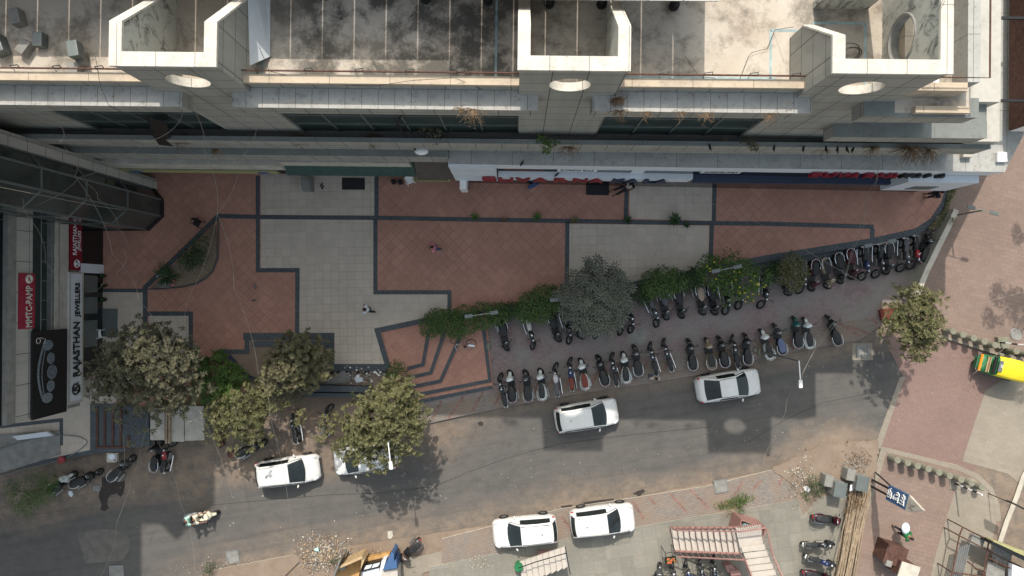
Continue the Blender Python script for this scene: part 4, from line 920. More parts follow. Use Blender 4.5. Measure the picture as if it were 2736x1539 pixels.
def make_scooter(body, front=None, seat='black', lean=-5, turn=20, rail='chrome', cover=None):
    front = front or body; e = empty('scooter'); b = empty('tmp')
    bpy.data.objects.remove(b)
    m = MB(); loft(m, [(-.86,.66,.06,.05),(-.80,.66,.13,.12),(-.62,.62,.185,.17),(-.35,.56,.205,.2),(-.08,.52,.17,.2),(.03,.44,.12,.14),(.08,.36,.09,.08)]); m.build('body', M[body], e, smooth=True)
    m = MB(); loft(m, [(-.74,.815,.07,.02),(-.66,.83,.125,.04),(-.45,.825,.145,.045),(-.15,.79,.14,.045),(.02,.76,.10,.04),(.12,.74,.045,.03)]); m.build('seat', M[cover or seat], e, smooth=True)
    m = MB(); m.box(.05,.46,-.17,.17,.27,.32); m.build('footboard', M['black'], e, bevel=.02)
    # leg shield and nose
    m = MB(); loft(m, [(.44,.55,.17,.28),(.50,.60,.19,.28),(.58,.66,.17,.22),(.66,.60,.11,.18),(.74,.50,.06,.10)]); m.build('front_apron', M[front], e, smooth=True)
    f = MB(); f.tube([(.55,0,.8),(.75,0,.25)], .035, 6); f.build('fork', M['black'], e)
    h = empty('handle'); bpy.data.objects.remove(h)
    ca, sa = math.cos(R(turn)), math.sin(R(turn)); T = Matrix.Translation((.50,0,.95))@Matrix.Rotation(R(turn),4,'Z')
    m = MB(); m.tube([T@Vector((-.09,-.33,.0)),T@Vector((.0,-.16,.03)),T@Vector((.0,.16,.03)),T@Vector((-.09,.33,.0))], .02, 6); m.build('handlebar', M['black'], e)
    m = MB(); vs = []
    loft(m, [(-.09,.03,.09,.03),(-.02,.03,.15,.06),(.06,.0,.15,.075),(.13,-.03,.09,.05)]); m.v = [tuple(T@Vector(p)) for p in m.v]; m.build('headlight_cowl', M[front], e, smooth=True)
    m = MB(); m.ell(T@Vector((-.045,0,.07)), .03, .075, .012, Matrix.Rotation(R(turn),4,'Z')); m.build('speedometer', M['lampglass'], e)
    for sg in (-1,1):
        m = MB(); m.tube([T@Vector((.0,sg*.2,.03)),T@Vector((.06,sg*.30,.18))], .009, 4); m.ell(T@Vector((.06,sg*.31,.2)), .02, .06, .04, None, 8, 5); m.build('mirror', M['black'], e)
    m = MB(); loft(m, [(.58,.5,.03,.02),(.68,.53,.07,.03),(.80,.50,.075,.03),(.93,.42,.05,.03)]); m.build('front_mudguard', M[front], e, smooth=True)
    m = MB(); m.tube([(-.3,-.21,.78),(-.6,-.225,.80),(-.82,-.16,.82),(-.90,0,.83),(-.82,.16,.82),(-.6,.225,.80),(-.3,.21,.78)], .014, 6); m.build('grab_rail', M[rail], e)
    m = MB(); m.ell((-.86,0,.60), .04, .08, .04); m.build('taillight', M['redlamp'], e)
    wheel(e, .80, R(turn), .23); wheel(e, -.58, 0, .23)
    m = MB(); m.tube([(-.2,-.22,.28),(-.75,-.25,.33)], .05, 8); m.build('exhaust', M['steel'], e)
    return e
def make_motorcycle(tank, seat='black', turn=-25, tail='black'):
    e = empty('motorcycle')
    m = MB(); loft(m, [(-.12,.84,.06,.05),(.0,.88,.115,.10),(.2,.92,.145,.12),(.36,.92,.11,.10),(.46,.88,.05,.05)]); m.build('fuel_tank', M[tank], e, smooth=True)
    m = MB(); m.cyl((.2,0), .045, 1.02, 1.055, 12); m.build('tank_cap', M['chrome'], e)
    m = MB(); loft(m, [(-.88,.86,.05,.03),(-.75,.88,.10,.045),(-.45,.86,.125,.05),(-.2,.82,.115,.05),(-.05,.84,.07,.05)]); m.build('seat', M[seat], e, smooth=True)
    m = MB(); loft(m, [(-.98,.78,.03,.03),(-.8,.76,.10,.07),(-.4,.7,.11,.12),(0,.62,.11,.16),(.35,.6,.08,.2)]); m.build('side_panels', M[tail], e, smooth=True)
    m = MB(); m.box(-.12,.32,-.14,.14,.25,.62); m.tube([(.1,0,.5),(.32,0,.45)], .1, 8); m.build('engine', M['steel'], e, bevel=.03)
    T = Matrix.Translation((.50,0,1.0))@Matrix.Rotation(R(turn),4,'Z')
    m = MB(); m.tube([T@Vector((-.13,-.37,.02)),T@Vector((-.02,-.22,.05)),T@Vector((.03,0,.0)),T@Vector((-.02,.22,.05)),T@Vector((-.13,.37,.02))], .017, 6); m.build('handlebar', M['black'], e)
    m = MB(); m.ell(T@Vector((.12,0,-.06)), .09, .10, .10, None, 12, 8); m.build('headlight', M['black'], e, smooth=True)
    m = MB(); m.cyl((0,0), .05, 0, .04, 12); m.v = [tuple(T@Vector((p[0]+.02,p[1],p[2]+.03))) for p in m.v]; m.build('speedometer', M['lampglass'], e)
    for sg in (-1,1):
        m = MB(); m.tube([T@Vector((-.02,sg*.22,.05)),T@Vector((.03,sg*.32,.2))], .009, 4); m.ell(T@Vector((.03,sg*.33,.22)), .02, .06, .04, None, 8, 5); m.build('mirror', M['black'], e)
    m = MB(); m.tube([T@Vector((.04,-.08,.0)),(.82,-.07,.3)], .022, 6); m.tube([T@Vector((.04,.08,.0)),(.82,.07,.3)], .022, 6); m.build('fork', M['chrome'], e)
    wheel(e, .84, R(turn), .30, .05); wheel(e, -.66, 0, .30, .05)
    m = MB(); loft(m, [(.6,.62,.03,.012),(.75,.66,.06,.015),(.92,.63,.06,.015),(1.05,.54,.04,.015)]); m.build('front_mudguard', M['black'], e, smooth=True)
    m = MB(); m.tube([(.1,-.17,.28),(-.35,-.21,.33),(-.85,-.24,.42)], .04, 8); m.build('exhaust', M['chrome'], e)
    m = MB(); m.box(-1.0,-.93,-.1,.1,.62,.7); m.build('number_plate', M['whitep'], e)
    m = MB(); m.tube([(-.55,-.14,.86),(-.9,-.13,.92),(-.97,0,.93),(-.9,.13,.92),(-.55,.14,.86)], .014, 5); m.build('grab_rail', M['steel'], e)
    return e
M['scoot_black'] = plain('black_scooter_paint', C(.012,.013,.014), .25, spec=.6); M['scoot_grey'] = plain('dark_grey_paint', C(.05,.053,.055), .3, spec=.6)
M['scoot_white'] = plain('white_scooter_paint', C(.62,.65,.64), .3); M['scoot_red'] = plain('wine_red_paint', C(.055,.006,.012), .3); M['scoot_tan'] = plain('champagne_paint', C(.26,.21,.14), .35)
M['mc_red'] = plain('bright_red_tank', C(.25,.01,.015), .3); M['mc_blue'] = plain('blue_tank', C(.012,.022,.08), .3); M['mc_silver'] = plain('silver_tank', C(.45,.42,.43), .3)
M['seat_red'] = plain('red_brown_seat', C(.16,.035,.02), .6); M['seat_tan'] = plain('tan_seat', C(.36,.27,.21), .7); M['seat_grey'] = plain('grey_seat', C(.09,.09,.10), .7); M['seat_white'] = plain('pale_seat_cover', C(.5,.49,.47), .7)
M['scoot_brown'] = plain('brown_grey_paint', C(.075,.052,.045), .3, spec=.6); M['cover_blue'] = plain('blue_grey_cover', C(.12,.15,.25), .8); M['scoot_teal'] = plain('teal_paint', C(.01,.09,.08), .3); M['seatblack'] = plain('worn_black_seat', C(.022,.023,.025), .6, var=.3)
SC = {'sb': dict(body='scoot_black', seat='seatblack'), 'sg': dict(body='scoot_grey', seat='seatblack'), 'sw': dict(body='scoot_white', seat='seatblack', rail='scoot_white'), 'swr': dict(body='scoot_white', seat='seat_red', rail='scoot_white'),
      'sr': dict(body='scoot_red', seat='seatblack'), 'sbn': dict(body='scoot_brown', seat='seatblack'), 'srr': dict(body='scoot_red', seat='scoot_red'), 'sx': dict(body='scoot_white', front='cloth_cream', seat='seatblack'), 'st': dict(body='scoot_tan', seat='seatblack'), 'stt': dict(body='scoot_grey', seat='seat_tan'), 'sgg': dict(body='scoot_grey', seat='seat_grey'),
      'sc': dict(body='scoot_black', seat='cover_blue', front='scoot_grey'), 'ste': dict(body='scoot_black', front='scoot_teal', seat='seatblack'), 'swt': dict(body='scoot_black', front='scoot_white', seat='seatblack')}
MC = {'mb': dict(tank='scoot_black', seat='seatblack'), 'ms': dict(tank='mc_silver', seat='seat_grey'), 'mr': dict(tank='mc_red', seat='seatblack'), 'mbl': dict(tank='mc_blue', seat='seatblack'), 'mbr': dict(tank='mc_blue', seat='seat_red'), 'mw': dict(tank='scoot_black', seat='seat_white'), 'mg': dict(tank='scoot_grey', seat='seat_grey')}
z1 = lambda x, y: (1320+x/5.855, 850+y/5.855)
z2 = lambda x, y: (1740+x/4.77, 850+y/4.77)
z3 = lambda x, y: (1360+x/3.623, 760+y/3.623)
z6 = lambda x, y: (2070+x/5.724, 600+y/5.724)
zl = lambda x, y: (100+x/6.44, 1150+y/6.44)
zr_ = lambda x, y: (2036+x/3.623, 1139+y/3.623)
zs = lambda x, y: (1740+x/6.78, 1380+y/6.78)
LR, UR, BR, RR = 'two-wheelers in the kerbside row', 'two-wheelers along the hedge', 'two-wheelers by the boundary wall', 'two-wheelers near the bamboo'
bikes = [ # kind, front, rear, ground z, group, label
 ('mb',z1(100,900),z1(200,1360),LR,'black motorcycle at the left end of the kerbside row, touching a white scooter'),
 ('swt',z1(260,850),z1(310,1300),LR,'black scooter with white front, second in the kerbside row'),
 ('sg',z1(500,845),z1(560,1290),LR,'dark grey scooter between two white-fronted scooters at the row\'s left end'),
 ('sw',z1(740,835),z1(785,1255),LR,'white scooter with black seat, left of the silver and red motorcycle'),
 ('ms',z1(970,730),z1(1020,1200),LR,'silver-tanked motorcycle in the kerbside row'),
 ('mbr',z1(1190,650),z1(1240,1110),LR,'motorcycle with a red-brown seat left of the red-seated white scooter'),
 ('swr',z1(1370,660),z1(1460,1105),LR,'white scooter with a red-brown seat'),
 ('sb',z1(1640,610),z1(1770,1035),LR,'black scooter standing just right of the red-seated white scooter'),
 ('mb',z1(1850,590),z1(1940,1015),LR,'black motorcycle between a black scooter and a white one'),
 ('sw',z1(2040,570),z1(2100,990),LR,'white scooter above the crouching person, left of a dark grey one'),
 ('sg',z1(2210,460),z1(2280,880),LR,'dark grey scooter directly up from the person by the kerb'),
 ('mb',z1(2440,410),z1(2560,860),LR,'black motorcycle just right of the person by the kerb'),
 ('mb',z2(160,290),z2(280,650),LR,'black motorcycle with bright exhaust beside the wide gap in the row'),
 ('sb',z2(490,300),z2(550,640),LR,'lone black scooter right of the gap, above the saloon car\'s tail'),
 ('st',z2(720,280),z2(790,635),LR,'champagne scooter above the middle of the saloon car'),
 ('sb',z2(880,260),z2(960,605),LR,'black scooter between the champagne one and a motorcycle'),
 ('mb',z2(1030,240),z2(1130,610),LR,'black motorcycle pointing up between two scooters over the saloon bonnet'),
 ('sb',z2(1210,220),z2(1250,580),LR,'black scooter with full chrome rail, above the saloon car\'s bonnet'),
 ('sw',z2(1420,170),z2(1540,505),LR,'white scooter whose tail meets the street lamp base'),
 ('sc',z2(1590,110),z2(1690,435),LR,'scooter with a blue-grey seat cover'),
 ('ste',z2(1840,20),z2(1900,350),LR,'scooter with a teal front'),
 ('sw',z2(1970,30),z2(2040,365),LR,'white scooter close beside the teal-fronted one'),
 ('sb',z2(2270,5),z2(2400,310),LR,'solitary black scooter at the right end of the kerbside row'),
 ('sb',z1(180,460),z1(90,85),UR,'black scooter by the step corner, first along the hedge'),
 ('mw',z1(600,420),z1(500,50),UR,'motorcycle with a pale seat below the hedge'),
 ('sb',z1(990,325),z1(870,-40),UR,'black scooter left of two others at the grey-leaved tree'),
 ('mb',z1(1170,360),z1(1070,-60),UR,'motorcycle with turned front wheel left of the grey-leaved tree'),
 ('sg',z1(1345,270),z1(1240,-80),UR,'grey scooter half under the left side of the grey-leaved tree'),
 ('mg',z1(1570,240),z1(1490,-110),UR,'motorcycle almost hidden under the grey-leaved tree'),
 ('mb',z1(1960,180),z1(1890,-160),UR,'motorcycle showing only its front below the grey-leaved tree'),
 ('mb',z1(2130,150),z1(2090,-200),UR,'black motorcycle at the right edge of the grey-leaved tree'),
 ('mg',z3(1425,375),z3(1345,140),UR,'grey motorcycle below the round clipped bushes'),
 ('sgg',z3(1515,315),z3(1480,70),UR,'scooter with grey seat right of the grey motorcycle'),
 ('sb',z3(1665,295),z3(1620,65),UR,'black scooter between the clipped bushes and yellow-flowered shrub'),
 ('stt',z3(1870,265),z3(1825,30),UR,'scooter with a tan seat by the yellow-flowered shrub'),
 ('sb',z3(1985,255),z3(1945,40),UR,'black scooter right of the tan-seated one'),
 ('mb',z3(2090,240),z3(2070,20),UR,'motorcycle poking from under the yellow-flowered shrub, left one'),
 ('mg',z3(2215,190),z3(2205,-30),UR,'motorcycle wheel visible under the middle of the yellow-flowered shrub'),
 ('mb',z3(2440,160),z3(2475,-20),UR,'motorcycle at the right end of the yellow-flowered shrub'),
 ('sgg',z6(190,1020),z6(70,720),BR,'grey scooter half under the feathery bush'),
 ('mg',z6(370,980),z6(400,620),BR,'dark motorcycle right beside the feathery bush'),
 ('sr',z6(560,975),z6(590,560),BR,'wine-red scooter with chrome rail left of the champagne one'),
 ('st',z6(810,950),z6(735,540),BR,'champagne scooter with pale front in the wall row'),
 ('sb',z6(1000,855),z6(940,475),BR,'black scooter between the champagne and red-seated scooters'),
 ('srr',z6(1175,800),z6(1120,400),BR,'scooter with a wine-red seat'),
 ('mbl',z6(1330,795),z6(1345,400),BR,'blue-tanked motorcycle beneath the crossing cables'),
 ('mb',z6(1540,775),z6(1580,340),BR,'black motorcycle with large front wheel below the lamp head'),
 ('sb',z6(1700,705),z6(1720,320),BR,'black scooter with a white grab rail among the motorcycles near the wall'),
 ('mg',z6(1920,675),z6(1970,250),BR,'grey motorcycle with turned front wheel near the boundary wall'),
 ('mr',z6(2070,625),z6(2125,220),BR,'red-tanked motorcycle third from the boundary wall'),
 ('sb',z6(2350,200),z6(2290,570),BR,'black scooter facing up against the boundary wall'),
 ('swt',zl(590,790),zl(220,1060),None,'white and green scooter under the roadside bush at lower left'),
 ('sb',zl(1050,725),zl(600,950),None,'black scooter slanting beside the granite edge at lower left'),
 ('sg',zl(1620,500),zl(1280,835),None,'grey scooter beside the wet patch at lower left'),
 ('sb',zl(2095,225),zl(2045,665),None,'black scooter next to the bright red motorcycle'),
 ('mr',zl(2330,240),zl(2200,660),None,'bright red motorcycle below the concrete slabs'),
 ('sb',(693,1190),(648,1213),None,'black scooter mostly hidden under the lower olive tree'),
 ('mb',(792,1108),(795,1172),None,'black motorcycle between the two olive trees on dusty ground'),
 ('mg',(880,1100),(868,1150),None,'dark motorcycle hidden at the left edge of the round olive tree'),
 ('sbn',(1072,1492),(1118,1444),None,'brown-grey scooter standing on sandy ground by the orange kiosk'),
 ('sr',zr_(745,925),zr_(500,895),RR,'wine-tailed scooter nearest the bamboo, topmost of the right-hand four'),
 ('mb',zr_(690,1135),zr_(405,1160),RR,'long black motorcycle second of the four beside the bamboo'),
 ('mbl',zr_(690,1340),zr_(440,1275),RR,'blue motorcycle third of the four beside the bamboo'),
 ('sr',zr_(650,1470),zr_(400,1430),RR,'wine-red scooter cut by the bottom edge beside the bamboo'),
 ('mg',zs(395,935),zs(440,1300),None,'motorcycle left of the others under the staircase'),
 ('mbl',zs(640,885),zs(760,1280),None,'blue motorcycle with big front wheel under the staircase'),
 ('mb',zs(890,860),zs(960,1250),None,'black motorcycle in the staircase shadow'),
 ('mb',zs(1130,800),zs(1185,1250),None,'black motorcycle farthest right under the staircase'),
 ('sg',zs(150,1030),zs(120,1300),None,'grey scooter cut by the bottom edge left of the staircase'),
]
protos = {}
def place_bike(kind, f, r, grp, lab, z=None, lean=None):
    if kind not in protos: protos[kind] = make_scooter(**SC[kind]) if kind in SC else make_motorcycle(**MC[kind]); e = protos[kind]
    else: e = copy_tree(protos[kind])
    v = (f[1]+r[1])/2; u = (f[0]+r[0])/2
    zz = z if z is not None else (0 if grp is None and v < 1400 or grp is None and u < 1300 else KZ)
    if 1200 < v < 1300 and u < 300: zz = 0
    A = G(*f, zz+.35); B = G(*r, zz+.7); d = A-B; c = (A+B)/2; rz = math.atan2(d.y, d.x)
    sc_ = 1.0
    mc = kind in MC; lean = R(rnd.uniform(5,9)) if lean is None else lean
    e.scale = (1.03, 1.38, 1.02) if not mc else (1.0, 1.15, 1)
    c -= Vector((math.cos(rz), math.sin(rz), 0))*(.02 if not mc else .05)
    e.location = (c.x, c.y, zz); e.rotation_euler = (lean*-1, 0, rz); e['label'] = lab; e['category'] = 'motorcycle' if mc else 'scooter'
    e.name = 'motorcycle' if mc else 'scooter'
    e['group'] = grp or 'two-wheelers parked singly'
    return e
for kind, f, r, grp, lab in bikes: place_bike(kind, f, r, grp, lab)
# the ridden scooter on the road
rid = place_bike('sx', (574,1372), (500,1386), 'x', 'cream scooter being ridden along the shaded road by two people', z=0, lean=0); rid['group'] = 'two-wheelers being ridden'
# ================================================================ auto rickshaw
def rickshaw(px, rz, lab):
    p = G(*px, .9); e = empty('auto_rickshaw', (p.x,p.y,0), rz, lab, 'auto rickshaw')
    m = MB(); 
    def hood_sec(x, w_, z): return [(x,-w_,z-.55),(x,-w_*.98,z-.15),(x,-w_*.8,z-.02),(x,0,z+.03),(x,w_*.8,z-.02),(x,w_*.98,z-.15),(x,w_,z-.55)]
    secs = [hood_sec(-1.42,.52,1.55),hood_sec(-1.3,.60,1.72),hood_sec(-.6,.64,1.78),hood_sec(.25,.63,1.77),hood_sec(.72,.60,1.70)]
    n = 7; vs = [q for s_ in secs for q in s_]; m.add(vs, [[i*n+j,(i+1)*n+j,(i+1)*n+j+1,i*n+j+1] for i in range(4) for j in range(6)]); m.add(secs[0], [list(range(7))])
    m.build('hood', M['brightyellow'], e, smooth=True)
    m = MB(); m.box(.72,.9,-.52,.52,1.36,1.55); m.build('front_canopy', M['black'], e, bevel=.05)
    m = MB(); m.box(.80,1.0,-.5,.5,1.0,1.04); m.box(.9,.94,-.5,.5,1.04,1.2); m.build('dashboard', M['wood'], e)
    m = MB(); m.tube([(.98,-.5,1.02),(.78,-.54,1.6),(.78,.54,1.6),(.98,.5,1.02)], .022, 5); m.build('windscreen_frame', M['greenp'], e)

    m = MB(); m.box(.56,.80,-.33,.33,1.74,1.80); m.build('visor_plate', M['frame'], e); text('plate_lettering', '07', .22, (.72,-.12,1.81), (0,0,R(90)), M['whitep'], e, ext=.004)
    m = MB(); loft(m, [(-1.4,.62,.5,.3),(-1.1,.62,.62,.34),(-.2,.6,.64,.32),(.6,.58,.60,.3),(1.05,.62,.56,.34),(1.3,.6,.46,.28),(1.42,.55,.34,.14)], 16); m.build('body', M['greenp'], e, smooth=True)
    m = MB(); m.box(1.28,1.36,-.5,.5,.84,.92); m.tube([(1.3,-.52,.9),(1.3,.52,.9)], .07, 6); m.build('windscreen_trim', M['orange'], e)
    m = MB(); m.tube([(1.36,-.58,.8),(1.48,-.4,.8),(1.48,.4,.8),(1.36,.58,.8)], .022, 6); m.build('front_guard', M['chrome'], e)
    for sg in (-1,1):
        m = MB(); m.tube([(1.0,sg*.48,.9),(.6,sg*.52,1.6)], .022, 5); m.build('pillar', M['greenp'], e)
        m = MB(); m.torus((0,0,0), .17, .06, Matrix.Rotation(R(90),4,'X'), 18, 6); o = m.build('wheel', M['tyre'], e); o.location = (-.95, sg*.6, .23)
        m = MB(); m.ell((1.08,sg*.62,1.15), .03, .08, .06); m.build('mirror', M['black'], e)
    m = MB(); m.torus((0,0,0), .17, .06, Matrix.Rotation(R(90),4,'X'), 18, 6); o = m.build('wheel', M['tyre'], e); o.location = (1.1, 0, .23)
    m = MB(); m.box(-1.0,.2,-.5,.5,.6,.7); m.build('seat', M['black'], e, bevel=.03)
    for o in e.children: o.scale = (o.scale[0]*1, o.scale[1], o.scale[2])
rickshaw((2676,982), R(166), 'green and yellow three-wheeled auto rickshaw at the right edge')
# ================================================================ trees, shrubs and weeds
def leaf_crown(mb, blobs, dens=85, ls=.17, lw=.07, seed=0, rosette=False, up=.55, lump=.28, hole=-.32, clump=0):
    rr = random.Random(seed); sd_ = Vector((seed*1.7, seed*.9, seed*.3))
    def lf(p, d, n_, l, w_):
        s_ = d.cross(n_).normalized()*w_/2; q = p+d*l*.5; mb.v += [tuple(p), tuple(q+s_), tuple(p+d*l-n_*l*.12), tuple(q-s_)]; o = len(mb.v)-4; mb.f.append([o,o+1,o+2,o+3]); mb.m.append(0)
    for u, v, rp, z in blobs:
        c = G(u, v, z); r = rp*(H-z)/FPX; rz_ = r*.8
        nn_ = int(4*math.pi*r*r*.62*dens) if not rosette else int(4*math.pi*r*r*.6*15)
        for i in range(nn_):
            while True:
                d = Vector((rr.gauss(0,1), rr.gauss(0,1), rr.gauss(0,1)))
                if d.length > .1: d.normalize()
                if d.z > -.45: break
            k = 1+lump*noise.noise(d*2.6+sd_+c*.3)*2; k *= rr.choice((rr.uniform(.86,1.08), rr.uniform(.86,1.08), rr.uniform(.5,.9)))
            p = c+Vector((d.x*r, d.y*r, d.z*rz_))*k
            if noise.noise(p*1.4+sd_) < hole: continue
            if rosette:
                a0 = rr.uniform(0,6.3); N = 8; tilt = Vector((rr.uniform(-.3,.3), rr.uniform(-.3,.3), 1)).normalized(); X = tilt.orthogonal().normalized(); Y = tilt.cross(X)
                for j in range(N):
                    a = a0+j*2*math.pi/N; dd = (X*math.cos(a)+Y*math.sin(a)-tilt*.15).normalized(); lf(p+dd*.03, dd, tilt, rr.uniform(.28,.42), .095)
                continue
            if clump:
                if i % clump: continue
                ax = (d*.6+Vector((rr.gauss(0,.3), rr.gauss(0,.3), .6))).normalized(); X = ax.orthogonal().normalized(); Y = ax.cross(X); a0 = rr.uniform(0,6.3)
                for j in range(clump+1):
                    a = a0+j*2.4; sp = .35+.5*(j/clump); dd = (X*math.cos(a)*sp+Y*math.sin(a)*sp+ax*rr.uniform(.1,.7)).normalized(); lf(p+dd*.02, dd, (ax+dd*-.3).normalized(), ls*rr.uniform(.8,1.35), lw*rr.uniform(.9,1.4))
                continue
            n_ = (d*(1-up)+Vector((rr.gauss(0,.45), rr.gauss(0,.45), up+rr.gauss(0,.25)))).normalized()
            dd = n_.orthogonal().normalized(); dd.rotate(Matrix.Rotation(rr.uniform(0,6.3), 3, n_)); l = ls*rr.uniform(.7,1.25)
            lf(p, dd, n_, l, lw*rr.uniform(.8,1.3))
def tree(name, label, cat, blobs, mt, ground=0, group=None, seed=1, trunk=.11, base=None, twigs=0, limbs=True, **k):
    cz = sum(b[3] for b in blobs)/len(blobs); C_ = [G(u,v,z) for u,v,_,z in blobs]; cc = sum(C_, Vector())/len(C_)
    b0 = G(*base, ground) if base else Vector((cc.x, cc.y, ground))
    e = empty(name, tuple(b0), 0, label, cat, group)
    m = MB(); leaf_crown(m, blobs, seed=seed, **k); m.v = [(x-b0.x,y-b0.y,z-b0.z) for x,y,z in m.v]
    m.build('crown' if cz > 2.2 else 'foliage', mt, e)
    m = MB(); rr = random.Random(seed); fork = Vector((cc.x-b0.x, cc.y-b0.y, (cz-ground)*.45))
    m.tube([(0,0,-.05), tuple(fork*.5+Vector((.05,0,0))), tuple(fork)] if limbs else [(0,0,-.05),(0,0,2.0),(0,0,4.0)], [trunk*1.2, trunk, trunk*.8], 8)
    for c in (C_ if limbs else []):
        t = c-b0; q = fork+(t-fork)*.5+Vector((rr.gauss(0,.12), rr.gauss(0,.12), 0)); m.tube([tuple(fork), tuple(q), tuple(fork+(t-fork)*1.0)], [trunk*.6, trunk*.4, trunk*.15], 6)
        for i in range(5+twigs):
            a = q+(t-q)*rr.uniform(0,1); d = Vector((rr.gauss(0,1), rr.gauss(0,1), rr.gauss(.3,.5))).normalized()*rr.uniform(.5,1.0)*max(.35,(H-c.z)/FPX*40); m.tube([tuple(a), tuple(a+d*.5+Vector((0,0,.05))), tuple(a+d)], [trunk*.2, trunk*.13, trunk*.05], 4)
    m.build('trunk' if cz > 2.2 else 'stems', M['bark'], e)
    return e
HG, TG = 'clipped hedge bushes between plaza and parking', 'trees of the street'
tree('tree', 'large dusty tree with sunlit tan top beside the jewellery shopfront', 'tree', [(400,960,88,5.5),(330,1010,70,5.0),(450,1010,75,5.4),(380,1062,72,4.8),(432,905,40,4.6),(300,965,42,4.6),(492,955,42,4.8),(345,935,52,5.5),(478,1062,42,4.6),(290,1040,38,4.4)], L['dusty'], .1, TG, 3, .16, dens=115, lump=.5, clump=9, ls=.2)
tree('shrub', 'leafy green shrub between the big dusty tree and the navy bench', 'shrub', [(575,1000,46,2.1),(622,1010,38,2.0),(548,1042,36,1.9),(600,1052,36,1.9),(535,985,30,2.0)], L['bright'], .3, None, 4, .05, dens=120, clump=6, ls=.2)
tree('tree', 'sprawling olive-coloured tree above the hidden black scooter', 'tree', [(640,1085,50,3.6),(615,1130,48,3.6),(690,1115,34,3.2),(665,1160,38,3.2),(580,1110,34,3.0),(700,1062,42,3.2),(600,1175,30,2.9)], L['olive'], 0, TG, 5, .10, twigs=6, dens=100, lump=.5, clump=9, ls=.21)
tree('hedge', 'low dusty hedge left of the long granite wall', 'hedge', [(690,1040,30,2.0),(730,1042,30,2.0),(770,1052,26,1.9),(800,1058,22,1.8)], L['dusty'], .1, None, 6, .05)
tree('tree', 'brown-tinged tree with a few bright leaves inside the granite-edged planter', 'tree', [(808,945,52,3.9),(745,985,46,3.7),(832,990,46,3.6),(768,935,34,3.7),(790,1000,40,3.5),(850,955,34,3.6)], L['tan'], .75, TG, 7, .09, dens=120, lw=.1, lump=.45, clump=8, ls=.2)
tree('tree', 'round full olive-green tree over the half-hidden white car', 'tree', [(1030,1098,76,4.8),(992,1150,68,4.8),(1075,1165,50,4.5),(1062,1062,56,4.4),(948,1190,46,4.2),(1098,1112,46,4.3),(1015,1205,48,4.4),(965,1120,50,4.4)], L['olive'], 0, TG, 8, .15, dens=135, lump=.3, clump=8, ls=.18)
tree('tree', 'thin sparse tree left of the round olive tree', 'tree', [(880,1130,26,3.4),(862,1165,20,3.2),(800,1115,18,2.8),(905,1180,22,3.4),(760,1090,16,2.6)], L['olive'], 0, TG, 18, .06, dens=60, twigs=8, clump=7, ls=.2)
tree('tree', 'grey-green tree with star-shaped leaf clusters over parked motorcycles', 'tree', [(1590,800,72,3.2),(1640,790,46,3.0),(1545,778,44,3.0),(1602,735,38,3.0),(1605,855,40,2.8),(1560,835,40,2.9),(1635,835,36,2.8)], L['grey'], KZ, TG, 9, .09, rosette=True)
tree('tree', 'dusty broad tree at the road corner by the bollards', 'tree', [(2440,822,50,4.0),(2470,870,46,4.0),(2420,880,42,3.8),(2482,815,34,3.7),(2450,925,32,3.5),(2398,848,28,3.5),(2452,790,26,3.4),(2470,905,30,3.6)], L['olive'], .1, TG, 10, .11, dens=135, lump=.55, clump=8, ls=.2, base=(2385,848), twigs=4)
for i, (bl, mt, lab, sd_) in enumerate((([(1150,872,26,1.5),(1168,855,26,1.6),(1200,862,32,1.6),(1245,855,32,1.6),(1290,845,30,1.6),(1330,840,25,1.5),(1222,882,22,1.5)], 'green', 'long glossy hedge bush above the granite steps', 11),
    ([(1418,818,32,1.8),(1455,800,34,1.8),(1490,796,28,1.8),(1400,835,24,1.6),(1445,830,28,1.6)], 'green', 'rounded green bush left of the grey-leaved tree', 12),
    ([(1345,835,20,1.3),(1368,828,18,1.3)], 'dark', 'low dark gap-filling bush between two glossy hedge bushes', 13),
    ([(1744,755,28,1.7),(1776,748,30,1.7),(1808,750,26,1.7),(1742,776,20,1.5),(1780,768,24,1.5)], 'green', 'twin-lobed clipped green bush right of the grey-leaved tree', 14),
    ([(1700,782,16,1.3),(1680,772,14,1.3),(1720,800,14,1.2)], 'dark', 'thin dark bush between the grey-leaved tree and the twin-lobed bush', 15),
    ([(1838,752,24,1.4),(1855,740,22,1.4)], 'dark', 'sparse dark bush left of the yellow-flowered shrub', 16),
    ([(2118,702,22,1.8),(2132,728,24,1.7),(2098,740,18,1.5),(2122,758,18,1.5),(2090,715,14,1.4)], 'olive', 'feathery olive bush at the right end of the hedge', 17),
    ([(2060,735,18,1.2),(2072,718,16,1.2)], 'dark', 'small dark bush between the flowered shrub and the feathery bush', 19))):
    tree('hedge_bush', lab, 'bush', [(u_,v_,r_*1.22,z_) for u_,v_,r_,z_ in bl], L[mt], KZ, HG, sd_, .04, dens=170, hole=-.6, ls=.12, lw=.07, lump=.12 if mt == 'green' else .25)
fl = tree('flowering_shrub', 'bright green shrub dotted with yellow flowers beside parked scooters', 'shrub', [(1905,730,38,2.0),(1950,712,38,2.0),(1990,745,38,2.0),(1940,772,36,1.9),(2030,742,30,1.9),(2000,782,24,1.8),(1892,702,24,1.9),(1985,712,26,1.9)], L['bright'], KZ, None, 20, .05, dens=95, lump=.3)
rr = random.Random(5); m = MB(); b0 = fl.location
for i in range(30):
    u, v, r_, z = rr.choice([(1950,735,45,2.5),(2000,775,32,2.3),(1990,750,40,2.5),(2030,748,25,2.4),(1905,715,25,2.5)]); a = rr.uniform(0,6.3); q = rr.random()**.5*r_; p = G(u+q*math.cos(a), v+q*math.sin(a), z+rr.uniform(0,.2))-b0; m.ell(tuple(p), .045, .04, .02, None, 6, 4)
